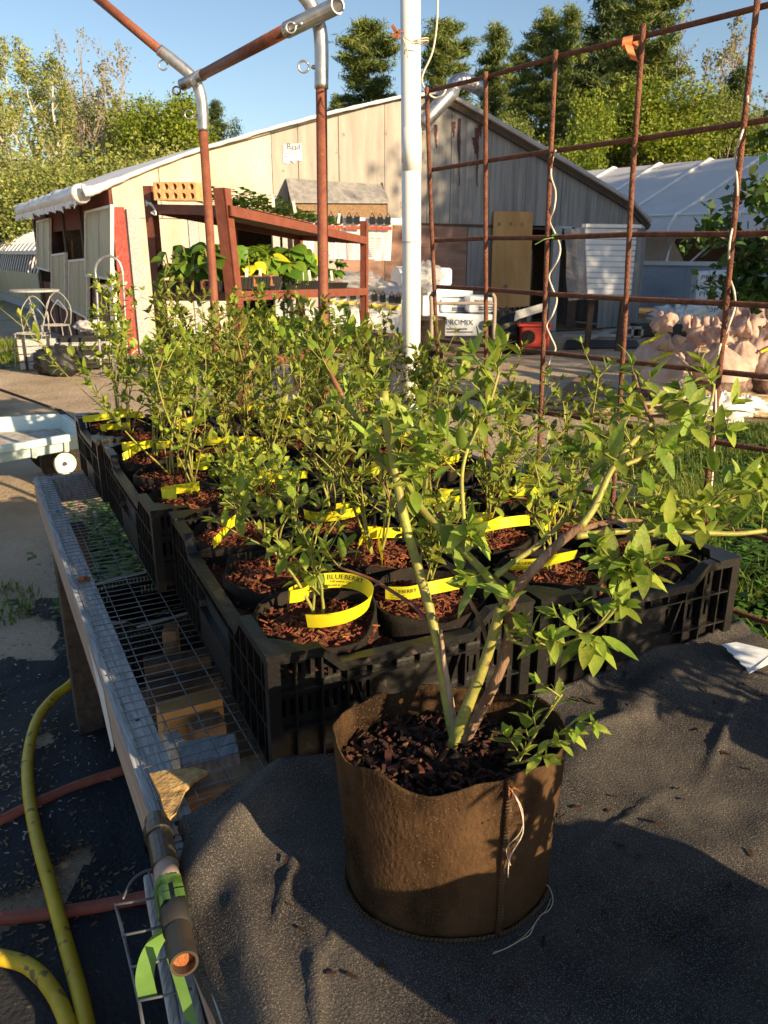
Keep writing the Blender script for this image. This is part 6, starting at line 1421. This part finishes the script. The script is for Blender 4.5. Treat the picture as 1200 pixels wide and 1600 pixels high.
for j in range(110):
    s = rnd.uniform(.0015, .006); u, v = rnd.uniform(.05, .95), rnd.uniform(-.55, -.03)
    if math.hypot(u-.295, v+.245) < .15: continue
    mb.box(-s, s, -s*.3, s*.3, -.0005, .0008, Matrix.Translation(T(u, v, TZ+.006+cloth_z(u, v))) @ Matrix.Rotation(rnd.uniform(0, 6.28), 4, 'Z') @ Matrix.Rotation(rnd.uniform(-.3, .3), 4, 'Y'))
o = mb.build('spilled_bits', 'dark_chip'); o['kind'] = 'stuff'; tag(o, 'small dark bits of bark spilled over the black cloth', 'bark bits')
# torn brown fibreboard scrap beside the cloth
mb = MB(); cpx = [(234, 1214), (262, 1208), (284, 1207), (300, 1204), (325, 1210), (303, 1224), (290, 1240), (285, 1252), (276, 1276), (268, 1282), (263, 1290), (256, 1268), (250, 1246)]
mb.prism([onz(x, y, TZ+.006+.0012*((i*7) % 3)) for i, (x, y) in enumerate(cpx)], V((0, 0, .006)))
tag(mb.build('fibre_scrap', 'osb'), 'torn golden brown fibreboard scrap tucked beside the cloth', 'scrap')
lb = MB(); pts = [onz(1127, 1008, .835), onz(1150, 1005, .835), onz(1200, 1022, .83), onz(1215, 1030, .83), onz(1175, 1050, .815), onz(1168, 1052, .815)]
ed = [onz(1127+i*5+(3 if i % 2 else 0), 1008+i*5.0, .835-.0022*i) for i in range(9)]
lb.prism([onz(1150, 1004, .836), onz(1210, 1018, .834), onz(1225, 1026, .83), onz(1170, 1053, .818)]+ed[::-1], V((0, 0, .0012)))
tag(lb.build('torn_label', 'bale'), 'torn white paper label with a jagged edge on the cloth beside the front right crate', 'label')
# ================================================================== HERO BAG AND BUSH
HB = onz(700, 1128, TZ+.2); HB = V((HB.x, .741, TZ+.009))
def bag(center, seed, R_=.125, H_=.198, label='', full=True):
    t = thing('fabric_grow_bag', label, 'grow bag', center)
    def wob(p):
        a = math.atan2(p.y, p.x); f = smst(0, H_, p.z)
        r_ = 1+.030*math.sin(2*a+1.0)*f-.035*math.exp(-((p.z/H_-.45)/.2)**2)*(.5+noise.noise(V((math.cos(a)*2+seed, math.sin(a)*2, 7))))+.05*noise.noise(V((math.cos(a)*1.6+seed, math.sin(a)*1.6, p.z*9)))+.02*f*noise.noise(V((math.cos(a)*5+seed, math.sin(a)*5, 1)))
        dz = f*(-.001*math.cos(a-R(80))-.010*math.exp(-((a+1.75)/.45)**2)+.006*math.exp(-((a+1.15)/.2)**2)+.009*noise.noise(V((math.cos(a)*3+seed, math.sin(a)*3, 9))))
        return V((p.x*r_, p.y*r_*.79, p.z+dz))
    R2 = R_
    prof = [(.005, .0), (R2*.88, .0), (R2*.93, .003), (R2*.955, .014), (R2*.965, .05), (R2*.975, .10), (R2*.99, .15), (R2, H_-.004), (R2*1.0, H_), (R2*.985, H_), (R2*.978, H_-.004), (R2*.965, .165), (R2*.955, .12)]
    MB().lathe(prof, V((0, 0, 0)), 84, wob).build('fabric_wall', 'felt_brown', t, local=True, smooth=True)
    mb = soilmesh(R2*.955, .150, seed, 34, .011); mb.v = [V((p.x, p.y*.79, p.z)) for p in mb.v]; mb.build('soil', 'dark_soil', t, local=True, smooth=False)
    g = random.Random(seed); mb = MB(); m2 = MB()
    for j in range(900):
        a = g.uniform(0, 6.28); r_ = R2*.93*math.sqrt(g.random()); s = g.uniform(.0015, .0075)*(1.6 if g.random() < .12 else 1)
        X = Matrix.Translation((math.cos(a)*r_, math.sin(a)*r_*.79, .153+.012*(1-(r_/R2)**2)+g.uniform(-.002, .009))) @ Matrix.Rotation(g.uniform(0, 6.28), 4, 'Z') @ Matrix.Rotation(g.uniform(-.8, .8), 4, 'Y') @ Matrix.Rotation(g.uniform(-.6, .6), 4, 'X')
        (mb if g.random() < .90 else m2).box(-s, s, -s*g.uniform(.15, .5), s*.3, -.001, .0015, X)
    mb.build('soil_bits', 'dark_chip', t, local=True)['kind'] = 'stuff'; m2.build('bark_chips', 'chip', t, local=True)['kind'] = 'stuff'
    # vertical seam: a raised rib with whip stitches, and the base seam round the bottom
    a = R(-66); w_ = lambda r_, z, aa=a: wob(V((math.cos(aa)*r_, math.sin(aa)*r_, z)))
    pts = [w_(R2*(.96+.04*min(1, (z/H_)*1.2)-.03*math.exp(-z/.012))+.002, z) for z in [H_*k/16*.985+.003 for k in range(17)]]
    MB().tube([p-V((0, 0, 0)) for p in pts], [.0036+.0006*math.sin(k*1.7) for k in range(17)], 8).build('side_seam', 'felt_brown', t, local=True, smooth=True)
    mb = MB(); tn = V((-math.sin(a), math.cos(a), 0)); no = V((math.cos(a), math.sin(a), 0))
    for k in range(46):
        z = .006+(H_-.012)*k/46; c = w_(R2*(.96+.04*min(1, (z/H_)*1.2)-.03*math.exp(-z/.012))+.0035, z); mb.tube([c-tn*.0034+V((0, 0, -.001)), c+no*.0022, c+tn*.0034+V((0, 0, .002+.001*math.sin(k*5)))], .00045, 4)
    mb.build('seam_stitches', 'stitch', t, local=True)
    mb = MB(); pts = [w_(R2*(.955+.012*noise.noise(V((k*.3, 0, 0)))), .003, k*2*math.pi/90) for k in range(91)]; mb.tube(pts, [.0024+.0008*math.sin(k*2.9) for k in range(91)], 6); mb.build('base_seam', 'felt_brown', t, local=True, smooth=True)
    mb = MB()
    for k in range(150): aa = k*2*math.pi/150; c = w_(R2*.955+.002, .004, aa); n_ = V((math.cos(aa), math.sin(aa), 0)); mb.tube([c+V((0, 0, -.003)), c+n_*.0012, c+V((0, 0, .0025))+V((-n_.y, n_.x, 0))*.002], .0004, 4)
    mb.build('base_stitches', 'stitch', t, local=True)
    if full:
        mb = MB(); c = w_(R2+.005, H_-.008); 
        for k in range(10): d = V((g.gauss(0, 1), -abs(g.gauss(0, 1)), g.gauss(0, 1))).normalized()*.006; mb.tube([c, c+d, c+d*1.4+V((.002, 0, -.003))], .0007, 4)
        mb.build('thread_tuft', 'rust_orange', t, local=True)
        mb = MB(); mb.tube(smoothpath([c, c+V((.010, -.005, -.02)), c+V((.014, -.004, -.05)), c+V((.003, -.003, -.08)), c+V((.002, -.004, -.105))], 4), .0006, 4)
        mb.tube(smoothpath([c, c+V((.012, -.004, -.022)), c+V((.012, -.004, -.048)), c+V((-.001, -.003, -.07)), c+V((.004, -.004, -.09))], 4), .0004, 4)
        mb.build('loose_thread', 'white_wire', t, local=True)
    return t
hero = bag(HB, 3.1, label='large brown fabric grow bag with a stitched seam on the black cloth in front')
q = [onz(845, 1378, TZ+.02), onz(857, 1385, TZ+.016), onz(864, 1405, TZ+.012), onz(858, 1422, TZ+.012), onz(845, 1430, TZ+.012), onz(835, 1445, TZ+.014), onz(828, 1460, TZ+.012), onz(812, 1470, TZ+.012), onz(790, 1482, TZ+.012), onz(770, 1490, TZ+.012)]
mb = MB(); mb.tube(smoothpath(q, 4), .0007, 4); mb.tube(smoothpath([p+V((rnd.uniform(-.003, .003), rnd.uniform(-.003, .003), 0)) for p in q[2:]], 4), .0004, 4)
tag(mb.build('loose_thread', 'string', smooth=True), 'loose frayed thread lying on the cloth right of the grow bag', 'thread')
bush = thing('blueberry_bush', 'large blueberry bush with green and bare woody branches growing from the front grow bag', 'bush', V((HB.x+.004, HB.y-.01, TZ+.165)))
BL = []; g = random.Random(77); twigs = MB()
def branch(name, m_, pts, r0, r1, k=4, seg=10, knob=0):
    P = [at(*p) if not isinstance(p, V) else p for p in pts]; sp_ = smoothpath(P, k); n = len(sp_)
    rr2 = [(r0+(r1-r0)*i/(n-1))*(1+.10*noise.noise(sp_[i]*60)+(knob*(abs(math.sin(i*1.9)) > .93))) for i in range(n)]
    MB().tube(sp_, rr2, seg).build(name, m_, bush, smooth=True); return sp_
def leafy(sp_, t0, t1, every, L, n, ls, up=.6, tip=4):
    k = int((t1-t0)*len(sp_)/every)
    for i in range(max(1, k)):
        f = (t0+(t1-t0)*(i+g.random())/max(1, k))*(len(sp_)-1); a = int(min(f, len(sp_)-2)); p = sp_[a].lerp(sp_[a+1], f-a)
        ang = g.uniform(0, 6.28); shoot(g, twigs, p, V((math.cos(ang), math.sin(ang), up*g.uniform(.5, 1.5))), L*g.uniform(.5, 1.2), n, ls, .0010, BL, tip)
b0 = at(712, 1160, .745)
s1 = branch('green_stem', 'stem_green', [(712, 1163, .745), (697, 1090, .77), (683, 1000, .79), (657, 900, .82), (634, 820, .84), (618, 740, .86), (606, 670, .88), (600, 612, .895)], .0062, .0050)
branch('dead_stem', 'bark_tan', [(712, 1160, .742), (705, 1100, .765), (695, 1040, .775), (688, 985, .785)], .005, .002)
s2 = branch('green_stem', 'stem_green', [(706, 1166, .738), (728, 1110, .742), (752, 1050, .745), (770, 995, .748), (782, 950, .75)], .0066, .0056)
s3 = branch('woody_stem', 'bark_tan', [(724, 1160, .752), (758, 1098, .756), (784, 1040, .760), (796, 990, .760), (797, 940, .756)], .0062, .0058, knob=.10)
s4 = branch('woody_branch', 'bark_tan', [(789, 958, .754), (810, 918, .752), (850, 872, .755), (880, 843, .76), (908, 822, .765)], .0060, .0042, knob=.08)
s5 = branch('green_branch', 'stem_green', [(908, 822, .765), (930, 790, .775), (955, 735, .79), (990, 690, .81), (1020, 660, .83)], .0042, .0026)
s5b = branch('woody_twig', 'bark_tan', [(1020, 660, .83), (1010, 640, .835), (998, 610, .84), (992, 585, .845)], .0024, .0012)
s6 = branch('green_branch', 'stem_green', [(900, 838, .76), (950, 832, .77), (1020, 828, .78), (1090, 832, .79), (1150, 834, .80), (1196, 829, .81)], .0036, .0026)
s7 = branch('woody_branch', 'bark_tan', [(895, 832, .762), (940, 818, .775), (990, 813, .79), (1034, 817, .80)], .0036, .0016)
s8 = branch('green_branch', 'stem_green', [(792, 950, .756), (765, 905, .775), (728, 865, .80), (690, 828, .83), (655, 790, .855), (630, 745, .88), (590, 720, .90), (560, 660, .92), (535, 620, .94)], .0048, .0034)
s8b = branch('red_twig', 'stem_red', [(535, 620, .94), (520, 590, .95), (506, 560, .96)], .0034, .0020)
s9 = branch('green_branch', 'stem_green', [(775, 900, .775), (800, 880, .79), (840, 852, .80), (880, 815, .81), (905, 790, .82)], .0034, .0024)
s10 = branch('green_branch', 'stem_green', [(728, 862, .80), (724, 800, .815), (722, 740, .83), (735, 690, .845), (762, 640, .86), (780, 580, .87)], .0026, .0016)
s11 = branch('woody_twig', 'bark_tan', [(768, 1040, .76), (755, 980, .775), (735, 940, .79), (718, 905, .80), (700, 885, .80)], .0026, .0016, knob=.15)
s12 = branch('red_twig', 'stem_red', [(680, 995, .79), (655, 955, .81), (622, 930, .83), (580, 905, .86), (540, 890, .88), (528, 885, .885)], .0028, .0014)
s13 = branch('green_branch', 'stem_green', [(790, 975, .753), (800, 1000, .74), (850, 1012, .72), (900, 1000, .705), (945, 970, .70), (975, 925, .70), (985, 885, .70)], .0024, .0015)
s14 = branch('green_branch', 'stem_green', [(1020, 828, .78), (1090, 800, .80), (1150, 780, .82), (1215, 755, .84)], .0022, .0013)
s15 = branch('green_branch', 'stem_green', [(955, 735, .79), (1040, 700, .82), (1088, 675, .84), (1110, 630, .85), (1116, 600, .855)], .0026, .0014)
s16 = branch('green_branch', 'stem_green', [(800, 1195, .70), (825, 1165, .695), (850, 1125, .69), (878, 1085, .685)], .0014, .0010)
s17 = branch('green_branch', 'stem_green', [(795, 1195, .70), (830, 1185, .68), (870, 1150, .67), (905, 1120, .665)], .0014, .0009)
s18 = branch('green_branch', 'stem_green', [(658, 790, .855), (665, 730, .87), (650, 690, .88), (620, 660, .885)], .002, .0012)
s19 = branch('woody_twig', 'bark_tan', [(600, 730, .895), (600, 760, .89), (640, 850, .86), (650, 905, .83)], .001, .0008)
lh = .036
leafy(s8, .45, 1, 1.6, .05, 6, lh*.85, .8); leafy(s8b, 0, 1, 1.6, .035, 5, lh*.7, .8); leafy(s18, .1, 1, 1.3, .05, 6, lh*.9, .8); leafy(s8, .28, .45, 2.2, .04, 4, lh, .3)
leafy(s10, .35, 1, 1.5, .05, 6, lh*.95, .9); leafy(s10, .9, 1, .9, .03, 7, lh*.85, 1.5, 6); leafy(s10, .0, .2, 2.5, .05, 5, lh, -.2)
leafy(s5, .45, 1, 1.7, .05, 5, lh, .3); leafy(s5b, 0, 1, 2.4, .025, 4, lh*.85, .5); leafy(s15, .12, .8, 1.4, .045, 5, lh*.95, .3); leafy(s15, .8, 1, 1.2, .028, 5, lh*.8, .8); leafy(s14, .1, 1, 1.1, .05, 6, lh*.95, .5)
leafy(s6, .35, .98, 2.6, .05, 5, lh, .5, 4); leafy(s9, .7, 1, 2.0, .045, 5, lh*.9, .6); leafy(s5, .05, .45, 2.8, .05, 5, lh, .2); leafy(s7, .4, .95, 2.5, .04, 4, lh*.9, .7)
leafy(s13, .25, 1, 1.7, .035, 5, lh*.95, .5); leafy(s13, .85, 1, .9, .045, 5, lh*1.05, .9, 5); leafy(s16, .15, 1, 2.2, .022, 4, lh*.72, .6, 4); leafy(s17, .1, 1, 2.2, .022, 4, lh*.66, .5, 4)
leafy(s3, .86, 1, 1.5, .05, 5, lh*.9, .4); leafy(s8, .0, .18, 2.5, .045, 4, lh, .0); leafy(s1, .5, .72, 3.5, .03, 3, lh*.8, .4)
leafy(s12, .85, 1, 1.2, .04, 4, lh*.9, .7)
for d_ in range(7): a = d_*.9; BL.append((d_, dirM(s13[int(len(s13)*.55)]+V((.003*d_, 0, 0)), (math.cos(a), -abs(math.sin(a))*.6, -.35), (0, 0, 1), lh*1.15)))
twigs.build('twigs', 'stem_green', bush, smooth=True)['kind'] = 'stuff'
print('hero leaves', len(BL)); g.shuffle(BL)
bi = WM[bush.name].inverted()
for m_, mx in BL[:299]: obj_from('leaf', leafH[m_ % 4], bush, bi @ mx)
mb = MB(); src = [([v.co.copy() for v in m.vertices], [tuple(p.vertices) for p in m.polygons]) for m in leafH]
for m_, mx in BL[299:]: vs, fs = src[m_ % 4]; mb.add([mx @ v for v in vs], fs)
if mb.v: mb.build('leaves', 'leaf_hero', bush, smooth=True)['kind'] = 'stuff'
# more grow bags with bushes stand on the bench to the right of the frame
def sidebush(x, y, lab, seed, H_=.34, ns=7, ls=.042, k2=1.0, BH=.198):
    c = V((x, y, TZ+.012)); bag(c, seed, H_=BH, label=lab+' grow bag', full=False)['group'] = 'grow bags beyond the frame'
    t = thing('blueberry_bush', lab+' blueberry bush', 'bush', c+V((0, 0, .15)), 0, 'bushes beyond the frame'); st = MB(); LV = []; g2 = random.Random(seed)
    for k in range(ns):
        a = g2.uniform(0, 6.28); d = V((math.cos(a)*.5, math.sin(a)*.5, 1)).normalized(); p = V((0, 0, 0)); pts = [p.copy()]
        for s in range(6): p = p+d*H_/6; d = (d+V((g2.gauss(0, .12), g2.gauss(0, .12), 0))).normalized(); pts.append(p.copy())
        st.tube(smoothpath(pts, 2), .0028, 5)
        for s in range(2, 7):
            for b in range(2): a = g2.uniform(0, 6.28); shoot(g2, st, pts[s], V((math.cos(a), math.sin(a), .6)), .05*k2, 5, ls, .001, LV)
    st.build('stems', 'stem_green', t, local=True); mb = MB()
    for m_, mx in LV: vs, fs = src[m_ % 4]; mb.add([mx @ v for v in vs], fs)
    mb.build('leaves', 'leaf_hero', t, local=True)['kind'] = 'stuff'
sidebush(.445, .36, 'nearer right-hand', 31, .12, 3, k2=.4, ls=.03); sidebush(.60, .41, 'farther right-hand', 32, .24, 6, ls=.045, BH=.17); sidebush(1.04, .66, 'third right-hand', 33, .34, 9, ls=.055)
# ================================================================== PIPE, TAPE AND WIRE END AT THE NEAR LEFT CORNER
pp_ = thing('taped_pipe', 'taped metal pipe with an open rusty end beside the cloth at the bottom left', 'pipe', onz(270, 1400, TZ))
def pz(px, py, z): return onz(px, py, z)
A_, B_, Cc, D_, E_ = pz(243, 1285, .785), pz(258, 1325, .79), pz(268, 1380, .80), pz(280, 1440, .81), pz(288, 1506, .82)
A_ = pz(246, 1292, .79); 
line = lambda t: A_.lerp(E_, t)
rp = .0140
MB().tube([line(-.06), line(.02), line(.021), line(.10), line(.101), line(.36)], [rp*1.05, rp*1.12, rp*1.30, rp*1.30, rp*1.12, rp*1.10], 18).build('black_coupling', 'black_plastic', pp_, smooth=False)
MB().tube([line(.36), line(.56)], rp*1.0, 18).build('tan_tape', 'tape_tan', pp_, smooth=True); MB().tube([line(.56), line(.80)], rp*1.08, 18).build('black_tape', 'tray_black', pp_, smooth=True)
ax1 = (E_-A_).normalized(); u1 = ax1.orthogonal().normalized(); u2 = ax1.cross(u1)
def rg_(p, r_): return [p+(u1*math.cos(2*math.pi*j/20)+u2*math.sin(2*math.pi*j/20))*r_ for j in range(21)]
MB().grid([rg_(line(.80), rp*.98), rg_(line(1.0), rp*1.0), rg_(line(1.0), rp*.80), rg_(line(.88), rp*.80)]).build('steel_end', 'steel_dark', pp_, smooth=False)
MB().add(rg_(line(.955), rp*.82)[:-1], [tuple(range(20))]).build('rusty_core', 'rust_orange', pp_)
mb = MB()
for (t0, tl, tw) in ((.50, .10, .020), (.56, -.05, .018), (.60, .06, .014)):
    pts = []
    for k in range(15): a = k*2*math.pi/14; c = line(t0+tl*k/14); pts.append((c, c+(u1*math.cos(a)+u2*math.sin(a))*(rp*1.16+.002*math.sin(k*2))))
    mb.grid([[p-ax1*tw*.5, p+ax1*tw*.5] for c, p in pts])
mb.build('green_tape', 'flag_green', pp_, smooth=True)
mb = MB(); c = line(.68)
ribbon(mb, smoothpath([pz(262, 1450, .795), pz(246, 1468, .78), pz(232, 1495, .765), pz(226, 1530, .75), pz(232, 1560, .74)], 4), (.019, .004, .0)); ribbon(mb, smoothpath([pz(270, 1500, .79), pz(280, 1530, .775), pz(292, 1570, .76), pz(300, 1598, .75)], 4), (.014, -.004, 0))
tag(mb.build('green_tape', 'flag_green', smooth=True), 'loose ends of green flagging tape trailing below the taped pipe', 'tape')
we = thing('wire_panel_end', 'bent galvanized wire mesh end sticking out below the taped pipe', 'wire panel', pz(225, 1480, .74))
z = .74; mb = None
MB().tube(smoothpath([pz(250, 1357, z), pz(225, 1362, z), pz(205, 1378, z), pz(192, 1405, z)], 4), .0016, 6).build('wire', 'galv_wire', we, smooth=True)
MB().tube([pz(180, 1412, z), pz(195, 1470, z), pz(207, 1520, z), pz(218, 1570, z), pz(226, 1615, z)], .0019, 6).build('wire', 'galv_wire', we, smooth=True)
MB().tube([pz(232, 1360, z), pz(246, 1420, z), pz(262, 1500, z), pz(276, 1570, z), pz(284, 1620, z)], .0016, 6).build('wire', 'galv_wire', we, smooth=True)
for (x0, y0, x1, y1) in ((180, 1414, 262, 1398), (190, 1462, 262, 1445), (204, 1512, 280, 1493), (216, 1564, 300, 1545)): MB().tube([pz(x0, y0, z+.002), pz((x0+x1)/2, (y0+y1)/2+1, z+.003), pz(x1, y1, z+.004)], .0015, 6).build('wire', 'galv_wire', we, smooth=True)
# lower weathered board seen below the wire end
tag(MB().bar(pz(246, 1380, .69), pz(300, 1640, .69), .034, .04).build('weathered_board', 'wood_grey', bevel=.003), 'weathered pale board under the bent wire at the bottom left', 'board')
# ================================================================== HOSES
def hose(pts, r_, m_, nm, label):
    P = [onz(x, y, z) for x, y, z in pts]; tag(MB().tube(smoothpath(P, 8), r_, 14).build(nm, m_, smooth=True), label, 'hose')
hose([(150, 1000, .06), (118, 1060, .05), (84, 1090, .04), (58, 1125, .04), (44, 1180, .04), (45, 1240, .05), (58, 1310, .06), (80, 1390, .06), (102, 1470, .05), (124, 1550, .05), (140, 1625, .05), (150, 1700, .05)], .0165, 'hose_yellow', 'garden_hose', 'long yellow garden hose running past the bench leg to the bottom edge')
hose([(-60, 1510, .05), (-20, 1495, .05), (5, 1497, .05), (45, 1510, .05), (80, 1545, .05), (106, 1600, .05), (115, 1660, .05)], .0165, 'hose_yellow', 'garden_hose', 'curved yellow hose in the bottom left corner')
hose([(-60, 1300, .03), (0, 1282, .03), (50, 1258, .03), (110, 1232, .03), (160, 1214, .03), (240, 1190, .03)], .0150, 'hose_red', 'garden_hose', 'dull red hose crossing under the yellow hose, upper one')
hose([(-60, 1435, .03), (0, 1435, .03), (60, 1430, .03), (130, 1420, .03), (195, 1408, .03), (260, 1395, .03)], .0150, 'hose_red', 'garden_hose', 'dull red hose crossing under the yellow hose, lower one')
bpy.context.view_layer.update()
print('objects', len(bpy.data.objects))
